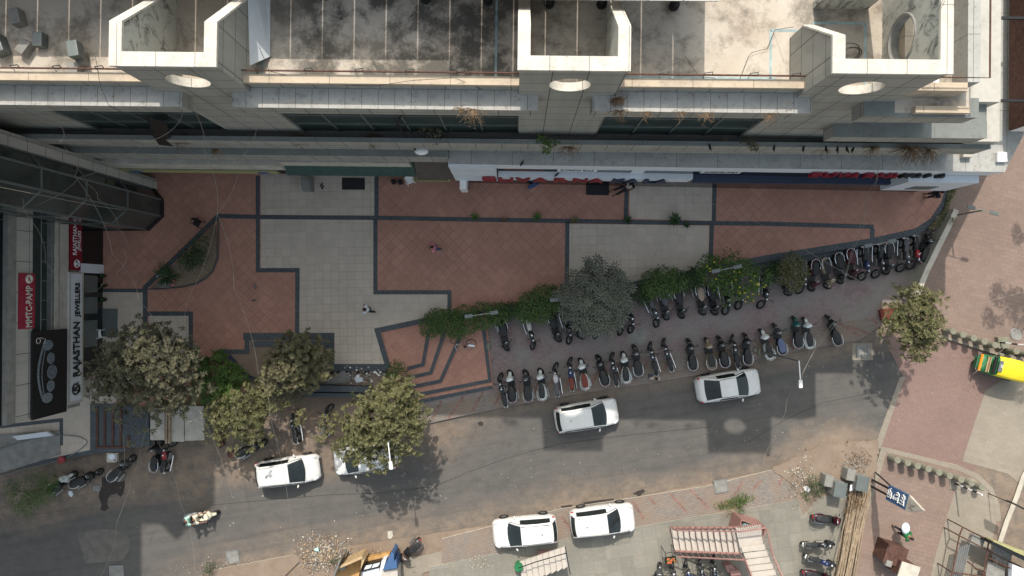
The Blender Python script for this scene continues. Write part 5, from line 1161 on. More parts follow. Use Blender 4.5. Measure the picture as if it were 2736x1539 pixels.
m.build('flower_heads', plain('yellow_petals', C(.7,.55,.03), .6), fl, kind='stuff')
tree('shrub', 'dark feathery roadside bush at the lower left, over the white and green scooter', 'shrub', [(95,1300,42,1.5),(60,1330,40,1.4),(132,1285,28,1.5),(72,1352,32,1.1),(120,1320,30,1.2),(30,1310,26,1.2)], L['bright'], 0, None, 21, .05, ls=.11, lw=.03, dens=150)
tree('shrub', 'dark shrub in the curved planting bed beside the slanting granite strip', 'shrub', [(512,685,28,1.9),(538,655,25,1.9),(500,702,24,1.8),(528,690,24,1.8)], L['dark'], .85, None, 22, .04, ls=.1, lw=.06, dens=150, lump=.15)
tree('shrub', 'thin brownish shrub at the pointed top of the curved planting bed', 'shrub', [(556,622,17,1.5),(570,605,12,1.4),(560,640,16,1.5)], L['dry'], .85, None, 23, .03, ls=.09, lw=.03, dens=110)
tree('bush', 'dense dark green cube-like bush at the lower left corner of the granite steps', 'bush', [(1062,1000,28,1.7),(1042,1018,24,1.6),(1082,1012,22,1.6),(1060,985,22,1.7)], L['green'], .3, None, 24, .04, ls=.1, lw=.05, dens=150)
tree('weeds', 'bright green weed patch on the lower verge above the staircase', 'weeds', [(1985,1330,14,.25),(1965,1338,14,.25),(1945,1345,12,.2),(1985,1350,14,.25),(1925,1352,9,.15),(1978,1365,10,.2)], L['bright'], KZ, None, 25, .02, ls=.1, lw=.03, dens=200)
tree('weeds', 'yellowing weeds beside the brown debris box at the staircase', 'weeds', [(1945,1375,12,.2),(1960,1368,12,.2),(1935,1385,9,.2)], L['straw'], KZ, None, 26, .02, ls=.1, lw=.03, dens=160)
tree('bush', 'half-green half-brown bush left of the two concrete kiosks', 'bush', [(2172,1285,18,.8),(2178,1305,20,.8),(2190,1315,14,.6)], L['dark'], KZ, None, 27, .03, ls=.1, lw=.04, dens=150)
tree('weeds', 'small green weeds by white litter on the earth verge', 'weeds', [(2150,1322,8,.3),(2158,1335,7,.25)], L['bright'], KZ, None, 28, .02, ls=.09, lw=.04, dens=160)
tree('brush_heap', 'heap of dry brown brushwood lying on the bamboo', 'brushwood', [(2285,1325,16,.7),(2280,1345,16,.7),(2268,1362,12,.6),(2300,1345,12,.6)], L['dry'], KZ, None, 29, .02, ls=.12, lw=.03, dens=150, twigs=6)
tree('weeds', 'dark weed clump in the litter at the bottom left kerb', 'weeds', [(562,1515,14,.4),(556,1530,12,.4)], L['dark'], 0, None, 30, .02, ls=.1, lw=.03, dens=180)
tree('weeds', 'green weeds along the top of the orange kiosk beside the rubbish', 'weeds', [(905,1495,8,.4),(890,1502,8,.3),(980,1490,10,.4),(1012,1478,6,.4),(935,1492,8,.3)], L['dark'], .1, None, 31, .02, ls=.1, lw=.04, dens=150)
tree('shrub', 'small pale plant beside the lamp at the top of the boundary wall', 'shrub', [(2546,590,9,1.6),(2538,602,8,1.2)], L['olive'], .6, None, 32, .03, ls=.12, lw=.05, dens=130)
# off-frame street trees whose shade falls on the footway
for i, (su, sv, r_, lab) in enumerate(((2668,800,30,'street tree just outside the right edge shading the pink footway'),(2640,862,24,'slim street tree beyond the right edge shading the footway bollards'),(2725,840,50,'broad street tree beyond the right edge shading the concrete lane'),(2725,1040,45,'street tree beyond the right edge shading the auto rickshaw'),(2715,640,22,'small street tree beyond the upper right footway'))):
    z = 7.5; g = G(su, sv, 0); X, Y = g.x-SX*z, g.y-SY*z*-1; 
    d = CR.transposed() @ Vector((X, Y, z-H)); u = 1368-d.x/d.z*FPX; v = 769.5+d.y/d.z*FPX
    tree('tree', lab, 'tree', [(u,v,r_*.9,z),(u+r_*.8,v+r_*.5,r_*.6,z-.3),(u-r_*.5,v-r_*.7,r_*.6,z-.2)], L['dusty'], KZ, TG, 40+i, .05, hole=-.9, dens=150, limbs=False, base=(3150,sv-260))
# planting strip ground cover
def ground_cover(name, px_poly, z, n, mt, ls, seed):
    P = GP(px_poly, z); xs = [p.x for p in P]; ys_ = [p.y for p in P]; rr = random.Random(seed); m = MB()
    def inside(x, y):
        c = False; j = len(P)-1
        for i in range(len(P)):
            if (P[i].y > y) != (P[j].y > y) and x < (P[j].x-P[i].x)*(y-P[i].y)/(P[j].y-P[i].y)+P[i].x: c = not c
            j = i
        return c
    k = 0
    while k < n:
        x, y = rr.uniform(min(xs),max(xs)), rr.uniform(min(ys_),max(ys_))
        if not inside(x,y): continue
        k += 1; a = rr.uniform(0,6.3); d = Vector((math.cos(a),math.sin(a),rr.uniform(.1,.9))).normalized()*ls*rr.uniform(.5,1.2); s_ = Vector((-math.sin(a),math.cos(a),0))*ls*.14
        p = Vector((x,y,z)); m.quad(p-s_, p+s_, p+d+s_*.3, p+d-s_*.3, 0 if rr.random() < .6 else 1)
    m.build(name, [L[mt], L['straw']], kind='stuff')
ground_cover('ground_cover', [(2545,480),(2562,484),(2512,600),(2480,612),(2524,560)], .82, 2600, 'dark', .14, 2)
ground_cover('dry_grass', [(575,600),(578,680),(562,728),(528,752),(470,764),(440,760),(540,640)], .85, 1600, 'straw', .08, 3)
ground_cover('verge_weeds', [(1905,1345),(2010,1322),(2020,1335),(1960,1362),(1910,1360)], KZ, 500, 'bright', .1, 4)
# rosette plants: potted row along the band, cycad, banana
def rosette(name, lab, cat, px, z, r, n, w_, mt, pot=True, grp=None, seed=0, arch=.5):
    p = G(*px, z); e = empty(name, tuple(p), 0, lab, cat, grp); rr = random.Random(seed); m = MB()
    h0 = .28 if pot else .25
    for i in range(n):
        a = 2*math.pi*i/n*2.4+rr.uniform(-.2,.2); l = r*rr.uniform(.7,1.1); el = rr.uniform(.2,1.1); d = Vector((math.cos(a),math.sin(a),0)); s_ = Vector((-math.sin(a),math.cos(a),0))*w_/2
        pts = [Vector((0,0,h0))+d*l*t*math.cos(el*(1-t*arch))+Vector((0,0,1))*l*(math.sin(el)*t-arch*.6*t*t) for t in (0,.33,.66,1)]
        for q in range(3):
            k0, k1 = (.5,1,.8,.05)[q], (.5,1,.8,.05)[q+1]; m.quad(pts[q]-s_*k0, pts[q]+s_*k0, pts[q+1]+s_*k1, pts[q+1]-s_*k1)
    m.build('leaves', L[mt], e)
    if pot: m = MB(); m.cyl((0,0), .10, 0, .26, 14, 0, .14); m.cyl((0,0), .12, .2, .265, 14); m.build('pot', M['rust'], e)
    else: m = MB(); m.cyl((0,0), .1, 0, .3, 8); m.build('stem', M['bark'], e)
    return e
PG = 'potted plants along the granite band'
for i, (px, r_, n, w_, mt, lab) in enumerate((((1269,581),.36,26,.05,'bright','spiky bright potted plant, first on the granite band'),((1434,581),.38,26,.05,'bright','spiky potted plant below the fallen blue-white stand'),((1533,590),.34,30,.04,'olive','brownish bushy potted plant at the corner of the pale tiles'),((1675,588),.36,32,.05,'dark','bushy potted plant where the band meets the upper pale tiles'),((1800,588),.50,22,.14,'dark','largest potted plant on the band, broad dark leaves'),((1832,602),.26,18,.06,'dark','small dark potted plant at lower right of the largest one'),((1346,588),.22,16,.03,'dry','withered brown potted plant between two green ones'))):
    rosette('potted_plant', lab, 'potted plant', px, PZ, r_, n, w_, mt, True, PG, i)
rosette('cycad', 'spreading cycad with long fronds at the lower end of the curved bed', 'cycad', (452,738), PZ+.05, 1.0, 44, .07, 'dark', False, None, 9, .6)
rosette('banana_plant', 'bright green broad-leaved plant beside the granite planter corner', 'plant', (597,950), .7, .75, 14, .16, 'bright', False, None, 10, .5)
for i, (px, lab) in enumerate((((281,737),'potted plant at the shop wall, upper one by the terracotta tiles'),((284,762),'potted plant at the dark band corner of the shopfront'),((283,800),'small potted plant on pale tiles by the shop door'))): rosette('potted_plant', lab, 'potted plant', px, PZ, .22, 18, .05, 'dark', True, 'potted plants by the jewellery shop', 20+i)
# dead tufts and plants on the ledges
def tuft(px, z, r, lab, seed, n=26, mt='dry', drop=.4):
    p = G(*px, z); e = empty('dry_plant', tuple(p), 0, lab, 'dry plant', 'plants growing on the building ledges'); rr = random.Random(seed); m = MB()
    for i in range(n):
        a = rr.uniform(math.pi, 2*math.pi) if drop > .3 else rr.uniform(0,6.3); l = r*rr.uniform(.4,1); d = Vector((math.cos(a),math.sin(a)*1.1,0)); q = d*l*.5+Vector((rr.gauss(0,.05),rr.gauss(0,.05),.12)); w_ = d*l+Vector((0,0,-drop*l*rr.random())); m.tube([(0,0,0),tuple(q),tuple(w_)], [.012,.009,.004], 3, cap=False)
        for _ in range(2): k = q+(w_-q)*rr.random(); m.tube([tuple(k),tuple(k+Vector((rr.gauss(0,.1),rr.gauss(0,.1),rr.gauss(0,.06))))], [.007,.003], 3, cap=False)
    m.build('twigs', L[mt], e)
for i, (px, z, r_, lab, n) in enumerate((((1262,292),17.7,.75,'dry tuft hanging off the middle ledge between left and centre towers',30),((1228,290),17.7,.35,'little dry tuft left of the large hanging tuft',16),((1657,296),17.7,.5,'dry tuft over the ledge just right of the centre tower',26),((1728,298),17.7,.35,'second dry tuft right of the centre tower',18),((1818,300),17.7,.35,'third thin dry tuft on the right middle ledge',14),((1888,303),17.7,.45,'fourth dry tuft on the right middle ledge',20),((2058,306),17.7,.45,'dry tuft near the right end of the middle ledge',18),((1520,392),11.9,.7,'bare twigs at the foot of the centre tower shaft',36),((800,362),11.2,.6,'brown withered plant on the dark balcony under the left glazing',50),((1000,360),11.2,.7,'low withered brush on the balcony left of the leafy bush',50),((480,362),11.2,.8,'withered brush on the balcony below the left tower',60),((2330,392),11.9,.5,'dark bare twigs trailing over the parapet right of the crossing cable',36),((2430,392),11.9,1.0,'large dead bush trailing over the podium at the right',90),((2480,398),11.9,.8,'right half of the dead trailing bushes near the corner',60),((2200,385),11.2,.6,'dark withered plant on the balcony near the right tower',40),((580,398),11.2,.4,'small dark plant on the lower left ledge',30),((2010,330),11.0,.5,'thin twigs in front of the right glazing',20),((1650,262),17.7,.35,'low dark clump of dried moss beside the centre tower',60))):
    tuft(px, z, r_, lab, 60+i, n)
def ledge_bush(lab, bl, mt, sd_, z): tree('ledge_bush', lab, 'plant', bl, L[mt], z, 'plants growing on the building ledges', sd_, .03, dens=90, ls=.15, lw=.09)
ledge_bush('leafy bush growing on the dark balcony left of the centre tower', [(1140,350,18,11.6),(1170,358,22,11.7),(1190,352,16,11.6),(1155,372,14,11.5)], 'dusty', 71, 11)
ledge_bush('yellow-green leafy plant over the parapet below the centre tower', [(1445,372,12,12.0),(1465,388,14,12.0),(1460,405,10,11.6),(1485,380,9,11.9)], 'bright', 72, 11.8)
ledge_bush('brown-leaved plant on the parapet below the right middle ledge', [(1990,384,12,12.0),(2015,388,12,12.0),(2020,402,7,11.6)], 'tan', 73, 11.8)
# ================================================================ street furniture, kiosks, people
# boundary wall
m = MB(); W_ = [(2556,560),(2540,596),(2508,660),(2478,722),(2456,775),(2446,800)]
P = GP(W_, 1.4); Lf, Rt = [], []
for i, p in enumerate(P):
    d = (P[min(i+1,len(P)-1)]-P[max(i-1,0)]).normalized(); n_ = Vector((-d.y,d.x,0))*.16; Lf.append(p+n_); Rt.append(p-n_)
m.prism([tuple(p) for p in Lf]+[tuple(p) for p in reversed(Rt)], 0, 1.4); m.build('boundary_wall', M['paleconc'], label='pale rendered wall slanting between parked motorcycles and the pink footway', category='wall')
# T-shaped and street lamps
def t_lamp(px, z, length, ang, g, lab):
    t = G(*px, z); e = empty('double_lamp', (t.x,t.y,g), 0, lab, 'lamp', 'double-headed lamps'); a = R(ang); d = Vector((math.cos(a),math.sin(a),0))
    m = MB(); m.cyl((0,0), .045, 0, z-g, 8); m.cyl((0,0), .09, 0, .1, 8); m.build('pole', M['frame'], e)
    m = MB(); m.tube([tuple(-d*length/2+Vector((0,0,z-g))), tuple(d*length/2+Vector((0,0,z-g)))], .028, 6); m.build('crossbar', M['steel'], e)
    for s_ in (-1,1):
        m = MB(); m.box(-.24,.24,-.11,.11,-.04,.03,0,Matrix.Translation(d*s_*(length/2)+Vector((0,0,z-g)))@Matrix.Rotation(a,4,'Z')); m.build('lamp_head', M['frame'], e, bevel=.02)
t_lamp((1286,840), 3.2, 1.5, 8, KZ, 'double-headed lamp over the glossy hedge above the steps')
t_lamp((1942,718), 3.2, 1.3, 11, KZ, 'double-headed lamp over the yellow-flowered shrub')
t_lamp((2352,650), 3.2, 1.4, 11, KZ, 'double-headed lamp over the motorcycles beside the plaza edge')
t_lamp((2626,562), 3.2, 1.4, -14, KZ, 'double-headed lamp leaning over the pink footway by the planting strip')
t_lamp((1492,800), 2.8, .5, 5, KZ, 'small lamp head poking out left of the grey-leaved tree')
def street_lamp(px, hd, z, lab):
    t = G(*px, z); h = G(*hd, z+.15); e = empty('street_lamp', (t.x,t.y,0), 0, lab, 'street lamp', 'tall street lamps')
    m = MB(); m.tube([(0,0,0),(0,0,z*.5),(0,0,z)], [.09,.07,.05], 10); m.box(-.16,.16,-.16,.16,0,.12); m.build('pole', M['steel'], e)
    dv = Vector((h.x-t.x, h.y-t.y, .15)); m = MB(); m.tube([(0,0,z),tuple(dv*.78+Vector((0,0,z)))], .032, 8); m.build('arm', M['whitep'], e)
    a = math.atan2(dv.y, dv.x); m = MB(); m.box(-.02,.42,-.10,.10,-.03,.05,0,Matrix.Translation(dv*.76+Vector((0,0,z)))@Matrix.Rotation(a,4,'Z')); m.build('lamp_head', M['whitep'], e, bevel=.03)
street_lamp((2135,965), (2140,1032), 6.0, 'street lamp leaning over the road right of the white saloon car')
street_lamp((1037,1183), (1045,1250), 6.0, 'street lamp over the round olive tree and hidden white car')
# small corner objects on the parking
for px, r_, lab in (((1304,925),.22,'mossy pear-shaped stone at the right side of the granite steps'),((2028,940),.18,'pale round stone at the street lamp foot among scooters')):
    p = G(*px, KZ); m = MB(); m.ell((0,0,.1), r_*.8, r_*1.5, .14); o = m.build('stone', M['bollard'], smooth=True, label=lab, category='stone'); o.location = p
# bollards
BG1, BG2 = 'bollards of the upper row', 'bollards of the lower row'
def bollard(px, grp, lab):
    p = G(*px, KZ); m = MB(); m.cyl((0,0), .2, 0, .84, 20); m.cyl((0,0), .2, .841, .88, 20, 0, .16); o = m.build('bollard', M['bollard'], label=lab, category='bollard', group=grp); o.location = p
ord_ = ['first','second','third','fourth','fifth','sixth','seventh','eighth','ninth']
for i, px in enumerate([(2524,884),(2550,893),(2578,902),(2606,911),(2634,920),(2690,936),(2722,944)]): bollard(px, BG1, ord_[i]+' bollard from the corner tree in the upper right row')
for i, px in enumerate([(2378,1222),(2405,1229),(2431,1237),(2459,1245),(2487,1254),(2515,1263),(2545,1273),(2572,1282),(2600,1293)]): bollard(px, BG2, ord_[i]+' bollard from the left in the lower right row')
# black and white barrier poles
def barrier(a, b, z0, z1, lab, n=7):
    e = empty('striped_pole', tuple(G(*a, KZ)), 0, lab, 'striped pole'); b0 = e.location; A = G(*a, z0)-b0; B = G(*b, z1)-b0
    for i in range(n):
        m = MB(); m.tube([tuple(A+(B-A)*(i/n)), tuple(A+(B-A)*((i+1)/n))], .05, 8)
        m.build('white_band' if i % 2 else 'black_band', M['whitep'] if i % 2 else M['black'], e)
    m = MB(); m.box(-.35,.35,-.35,.35,-.01,.35 if n > 6 else .05); m.build('base', M['bollard'] if n > 6 else M['concrete_pave'], e, bevel=.02)
barrier((2672,915), (2790,928), .5, 3.4, 'black and white striped pole on a concrete block by the rickshaw', 7)
barrier((2552,1292), (2624,1322), .2, 2.6, 'striped sign post leaning over the lower bollards', 6)
sg = empty('road_sign', tuple(G(2640,1318,KZ)), 0, 'dark sign board seen edge-on at the end of the lower bollards', 'road sign'); b0 = sg.location
m = MB(); a, b = G(2606,1312,2.6)-b0, G(2650,1333,2.9)-b0; m.box(-.5,.5,-.03,.03,2.2,2.9,0,Matrix.Rotation(R(-28),4,'Z')); m.build('board', M['black'], sg); m = MB(); m.tube([(0,0,0),(0,0,2.6)], .03, 6); m.build('post', M['black'], sg)
# concrete machine plinths (two)
for i, (px, lab) in enumerate((((2214,1286),'left one of two grey concrete kiosks beside the bushes'),((2272,1270),'right one of two grey concrete kiosks, next to the kerb end'))):
    p = G(*px, KZ); e = empty('concrete_kiosk', tuple(p), R(-10), lab, 'concrete kiosk', 'pair of concrete kiosks')
    m = MB(); m.box(-.62,-.1,-.2,.5,0,.8); m.build('low_block', M['concrete'], e, bevel=.03)
    m = MB(); m.box(-.099,.6,-.62,.25,0,1.05); m.build('tall_block', M['concrete'], e, bevel=.03); m = MB(); m.box(-.12,.63,-.65,.28,1.051,1.1); m.build('cap_slab', M['frame'], e, bevel=.01)
# ripples of loose rubble
def rubble(name, lab, px, sx, sy, z, n, s0, s1, mats_, seed, h=.25, **k):
    rr = random.Random(seed); m = MB()
    for i in range(n):
        u, v = rr.gauss(px[0],sx), rr.gauss(px[1],sy); q = max(0, 1-math.hypot((u-px[0])/sx/2, (v-px[1])/sy/2)); p = G(u, v, z+h*q*rr.random()); s_ = rr.uniform(s0,s1)
        Mx = Matrix.Translation(p)@Matrix.Rotation(rr.uniform(0,6.3),4,'Z')@Matrix.Rotation(rr.uniform(-.7,.7),4,'X'); m.box(-s_,s_,-s_*rr.uniform(.3,.9),s_*.6,-.01,s_*rr.uniform(.15,.7),rr.randrange(len(mats_)),Mx)
    return m.build(name, mats_, kind='stuff', **k)
pk = plain('crumpled_plastic', C(.30,.30,.28), .6, var=.5, scale=6)
rubble('rubbish', '', (862,1478), 32, 24, .02, 1700, .012, .065, [M['concrete'],M['pinkpaver'],M['concrete_pave'],M['bark'],pk,M['dirt'],M['dirt'],M['paleconc'],M['wood'],M['dirt']], 1, .18)
rubble('rubbish', '', (960,1005), 42, 10, PZ, 260, .02, .08, [pk,M['bark'],pk,M['dirt'],M['concrete'],M['whitep'],M['bark']], 2, .2)
rubble('rubbish', '', (2290,1235), 26, 24, KZ, 420, .015, .06, [M['dirt'],M['dirt'],M['concrete_pave'],M['concrete'],M['bark']], 3, .12)
rubble('rubbish', '', (2140,1285), 22, 34, KZ, 320, .012, .06, [M['dirt'],M['dirt'],M['concrete_pave'],M['concrete'],M['paleconc']], 4, .15)
rubble('rubbish', '', (600,1515), 60, 12, .02, 260, .012, .04, [M['paleconc'],M['concrete'],M['dirt'],M['bark']], 5, .1)
rubble('rubbish', '', (1285,1505), 20, 16, KZ, 120, .01, .04, [M['paleconc'],M['concrete'],M['dirt']], 6, .08)
rubble('rubbish', '', (960,1485), 60, 10, .02, 160, .012, .05, [M['paleconc'],M['whitep'],M['dirt'],M['bark']], 7, .1)
rubble('rubbish', '', (2160,1360), 14, 12, KZ, 90, .01, .03, [M['concrete_pave'],M['concrete'],M['dirt']], 8, .06)
def flat_thing(name, lab, cat, px, z, h, mt): m = MB(); m.prism(GP(px, z+h), z+.003, z+h); m.build(name, M[mt], label=lab, category=cat)
flat_thing('tarpaulin', 'rust-orange tarpaulin half under the corner tree', 'tarpaulin', [(2352,828),(2400,820),(2410,848),(2356,856)], KZ, .25, 'seat_red')
flat_thing('yellow_mat', 'yellowish mat edge under the corner tree', 'mat', [(2366,862),(2400,858),(2402,868),(2368,870)], KZ, .2, 'yellow')
flat_thing('plywood_sheet', 'weathered board lying in the litter-filled planter', 'board', [(866,1012),(920,990),(938,1020),(872,1028)], PZ, .12, 'concrete')
flat_thing('plastic_bag', 'white and blue plastic bag in the litter-filled planter', 'plastic bag', [(946,1012),(958,1000),(968,1010),(970,1020),(952,1022)], PZ, .15, 'cloth_white')
flat_thing('white_plank', 'short white plank in the litter-filled planter', 'plank', [(998,992),(1002,991),(1016,1004),(1012,1006)], PZ, .1, 'whitep')
flat_thing('plastic_sheet', 'white plastic bag on the earth verge left of the half-brown bush', 'plastic bag', [(2148,1302),(2156,1298),(2166,1308),(2160,1316),(2150,1310)], KZ, .1, 'whitep')
flat_thing('plastic_sheet', 'teal plastic scrap on top of the rubbish pile', 'plastic sheet', [(838,1468),(850,1462),(852,1474),(842,1472)], .3, .05, 'cloth_mint')
flat_thing('plastic_bag', 'white plastic bag on the dusty roadside below the black scooter', 'plastic bag', [(182,1312),(190,1312),(194,1320),(190,1328),(183,1322)], 0, .12, 'cloth_white')
flat_thing('square_tile', 'square stone tile with a white patch at the terrace corner', 'tile', [(285,1210),(313,1210),(313,1236),(285,1235)], PZ-.2, .2, 'paleconc'); flat_thing('white_cloth', 'white cloth bundle on the square stone tile', 'cloth', [(288,1216),(300,1212),(308,1218),(306,1228),(292,1228)], PZ, .1, 'cloth_white')
flat_thing('stone_slab', 'loose pale slab at the end of the planting strip', 'slab', [(2502,578),(2510,577),(2516,592),(2502,594)], PZ, .1, 'concrete')
flat_thing('stone_slab', 'pale block between the plaza edge and the last black scooter', 'slab', [(2490,622),(2504,616),(2508,630),(2496,634)], KZ, .3, 'concrete')
flat_thing('fallen_stand', 'blue and white folding stand lying on terracotta tiles', 'stand', [(1410,497),(1438,484),(1440,492),(1414,505)], PZ, .25, 'cloth_blue'); 
flat_thing('black_bag', 'black bag on terracotta tiles under the awning edge', 'bag', [(1043,482),(1052,478),(1058,488),(1048,492)], PZ, .3, 'black'); flat_thing('black_bag', 'black bag with white tag beside the white plastic chair', 'bag', [(1062,482),(1072,479),(1076,490),(1065,493)], PZ, .3, 'black')
flat_thing('black_bag', 'small black bin bag right of the white box sign', 'bag', [(1247,494),(1253,498),(1253,505),(1247,505)], PZ, .3, 'black')
flat_thing('display_case', 'low glass display case standing on pale tiles by the green awning', 'display case', [(803,474),(828,474),(828,508),(806,508)], PZ, .9, 'steel')
flat_thing('grey_cloth', 'grey sack on the bed beside the cycad', 'sack', [(420,762),(438,748),(450,756),(452,768),(430,770)], PZ+.1, .25, 'concrete'); flat_thing('pink_cloth', 'pink cloth on the curved bed by the cycad', 'cloth', [(457,748),(464,750),(464,764),(457,764)], PZ+.1, .12, 'pink'); flat_thing('white_bag', 'white bag at the cycad\'s left side', 'bag', [(416,737),(428,736),(430,742),(420,743)], PZ+.1, .2, 'cloth_white')
# folding chair near the bed tip
chair((535,597), R(150), 'dark chair at the pointed tip of the curved bed'); 
o = [q for q in COL.objects if q.get('label') == 'dark chair at the pointed tip of the curved bed'][0]
for c in o.children: c.data = c.data.copy(); c.data.materials.clear(); c.data.materials.append(M['black'])
# black slippers, pigeons
for px, lab in (((861,498),'black cat-sized pair of shoes on pale tiles left of the door mat'),):
    p = G(*px, PZ); e = empty('shoes', tuple(p), R(60), 'pair of black shoes on pale tiles between display case and door mat', 'shoes')
    for s_ in (-1,1): m = MB(); m.ell((s_*.05,s_*.07,.05), .15, .055, .05); m.build('shoe', M['black'], e)
def pigeon(px, z, rz, lab):
    p = G(*px, z); e = empty('pigeon', tuple(p), rz, lab, 'pigeon', 'pigeons'); m = MB()
    loft(m, [(-.17,.10,.035,.012),(-.10,.11,.045,.025),(-.02,.12,.06,.055),(.06,.14,.045,.05),(.10,.19,.022,.03),(.12,.22,.026,.028),(.15,.22,.018,.02),(.18,.215,.004,.004)], 10)
    for s_ in (-1,1): m.tube([(.0,s_*.02,.08),(.01,s_*.02,0)], .006, 4)
    m.build('body', M['frame'] if z < 2 else M['blackmat'], e, smooth=True)
for px, z, a, lab in (((683,765),PZ,100,'upper pigeon on the terracotta tiles left of the pale walkway'),((682,802),PZ,10,'lower pigeon on the terracotta tiles left of the pale walkway'),((1395,437),8.1,60,'pigeon on the podium coping above the SUVARNA letters'),((1488,467),5.32,40,'pigeon on the fascia lip above the SUVARNA letters'),((1895,396),11.84,280,'lone pigeon on the parapet below the right middle ledge'),((2065,399),11.84,260,'first pigeon of the line on the right parapet'),((2143,400),11.84,250,'second pigeon of the line on the right parapet'),((2204,401),11.84,270,'third pigeon of the line on the right parapet'),((2234,402),11.84,260,'fourth pigeon of the line on the right parapet'),((2260,402),11.84,280,'fifth pigeon of the line on the right parapet'),((2274,403),11.84,240,'last pigeon of the line on the right parapet')):
    pigeon(px, z, R(a), lab)
# flower pots under the olive tree
for px, lab in (((594,1183),'red-brown pot under the olive tree, upper left one'),((624,1210),'red-brown pot beside the hidden black scooter')):
    p = G(*px, 0); m = MB(); m.cyl((0,0), .18, 0, .35, 16, 0, .24); m.torus((0,0,.35), .22, .03); m.ell((0,0,.3), .2, .2, .02, None, 12, 4); o = m.build('pot', M['rust'], label=lab, category='pot'); o.location = p
def bicycle(f, r, z, lab):
    A, B = G(*f, z), G(*r, z); d = A-B; e = empty('bicycle', tuple((A+B)/2), math.atan2(d.y,d.x), lab, 'bicycle'); e.rotation_euler.x = -.5
    for x in (-.5,.5): m = MB(); m.torus((x,0,.32), .31, .02, Matrix.Rotation(R(90),4,'X'), 24, 5); m.build('wheel', M['black'], e)
    m = MB()
    for a, b in (((-.5,.32),(-.15,.8)),((-.15,.8),(.4,.82)),((.4,.82),(-.05,.35)),((-.05,.35),(-.5,.32)),((-.15,.8),(-.05,.35)),((.4,.9),(.5,.32))): m.tube([(a[0],0,a[1]),(b[0],0,b[1])], .02, 5)
    m.build('frame', M['chrome'], e); m = MB(); m.tube([(.3,-.28,.98),(.42,0,.95),(.3,.28,.98)], .015, 5); m.build('handlebar', M['chrome'], e); m = MB(); m.ell((-.18,0,.88), .13, .07, .03); m.build('saddle', M['black'], e)
    m = MB(); m.box(-.75,-.35,-.07,.07,.66,.68); m.build('carrier', M['chrome'], e)
bicycle((1212,903), (1266,908), .4, 'bicycle on the granite steps, half under the glossy hedge')
# bamboo bundle
m = MB(); rr = random.Random(3)
for i in range(64):
    t = rr.random(); a = (2272+t*58+rr.gauss(0,4), 1290+rr.uniform(-15,45)+abs(t-.4)*20); b = (2222+t*42+rr.gauss(0,8), 1600+rr.uniform(-40,30)); z = KZ+.06+rr.random()*.5
    p, q = G(*a, z), G(*b, z+rr.uniform(-.05,.05)); mid = (p+q)/2+Vector((rr.gauss(0,.05),0,0)); m.tube([tuple(p),tuple(mid),tuple(q)], rr.uniform(.022,.042), 5)
m.build('bamboo_poles', M['bamboo'], kind='stuff')
flat_thing('blue_board', 'small pale blue board at the head of the bamboo', 'board', [(2272,1296),(2280,1295),(2280,1310),(2270,1312)], .7, .05, 'cloth_white')
# blue obelisk sign beside the kerb
bs = G(2322,1275,KZ); e = empty('blue_sign', tuple(bs), 0, 'tall blue sign pillar with raised white script, leaning over the corner footway', 'sign')
cs = [G(2377,1297,2.2), G(2368,1335.5,2.2), G(2417.4,1362.6,4.2), G(2427.6,1322,4.2)]
a0 = (cs[0]+cs[3])/2; b0_ = (cs[1]+cs[2])/2; d = Vector((b0_.x-a0.x, b0_.y-a0.y, 0)); wd = d.length; d.normalize(); nrm = Vector((d.y,-d.x,0)); 
if nrm.x > 0: nrm = -nrm
org = Vector((a0.x, a0.y, 0))-bs; org.z = 0
def on(s_, z, off=0): q = org+d*s_+nrm*off; return Vector((q.x, q.y, z-bs.z))
m = MB(); v8 = [on(0,2.15),on(wd,2.15),on(wd,4.2),on(0,4.2)]; v8b = [p-nrm*.18 for p in v8]; m.add(v8+v8b, [(0,1,2,3),(7,6,5,4),(0,4,5,1),(1,5,6,2),(2,6,7,3),(3,7,4,0)]); m.build('blue_panel', M['blue'], e)
m = MB(); t3 = [on(0,4.2),on(wd,4.2),on(wd,4.35),on(wd*.45,5.7)]; t3b = [p-nrm*.16 for p in t3]; m.add(t3+t3b, [(0,1,2,3),(7,6,5,4),(1,5,6,2),(2,6,7,3),(3,7,4,0)]); m.build('pointed_head', M['paleconc'], e)
m = MB(); 
for s_ in (wd*.25, wd*.7): p, q = on(s_,KZ,-.09), on(s_,2.2,-.09); m.tube([tuple(p),tuple(q)], .07, 8)
m.tube([tuple(on(0.05,2.3,-.09)),tuple(on(-.3,.3,-.09))], .05, 6); m.build('post', M['black'], e)
A_, B_, C_, D_ = (485,485), (1010,745), (905,1165), (395,885)     # corners of the panel in the enlarged photograph
def uvmap(x, y):
    u_, w_ = .5, .5
    for _ in range(12):
        px = [(1-w_)*((1-u_)*A_[k]+u_*B_[k])+w_*((1-u_)*D_[k]+u_*C_[k]) for k in (0,1)]
        u_ += ((x-px[0])*.87+(y-px[1])*.45)/590*.9; w_ += ((y-px[1])*.97-(x-px[0])*.24)/420*.9
    return u_, w_
strokes = [[(560,590),(520,600),(485,630),(480,680),(520,690),(540,660),(530,620)],[(540,660),(570,700),(560,760),(545,870)],[(480,690),(500,720),(540,740)],[(450,710),(470,740),(520,770),(560,780),(575,820),(550,850),(520,830)],[(450,790),(490,820),(530,830)],
 [(700,700),(740,690),(750,740),(720,780),(690,740)],[(770,720),(770,800),(745,860),(720,980)],[(650,760),(615,790),(605,850),(625,890)],[(625,890),(680,850),(720,840),(750,880)],[(640,820),(690,860),(680,900),(745,910)],
 [(850,760),(890,750),(895,800),(865,850),(835,810)],[(920,790),(915,870),(890,900),(875,1040)],[(790,900),(830,920),(850,960),(880,960)],[(835,870),(870,880),(905,880)],[(765,965),(800,1000),(850,1020),(880,1050)]]
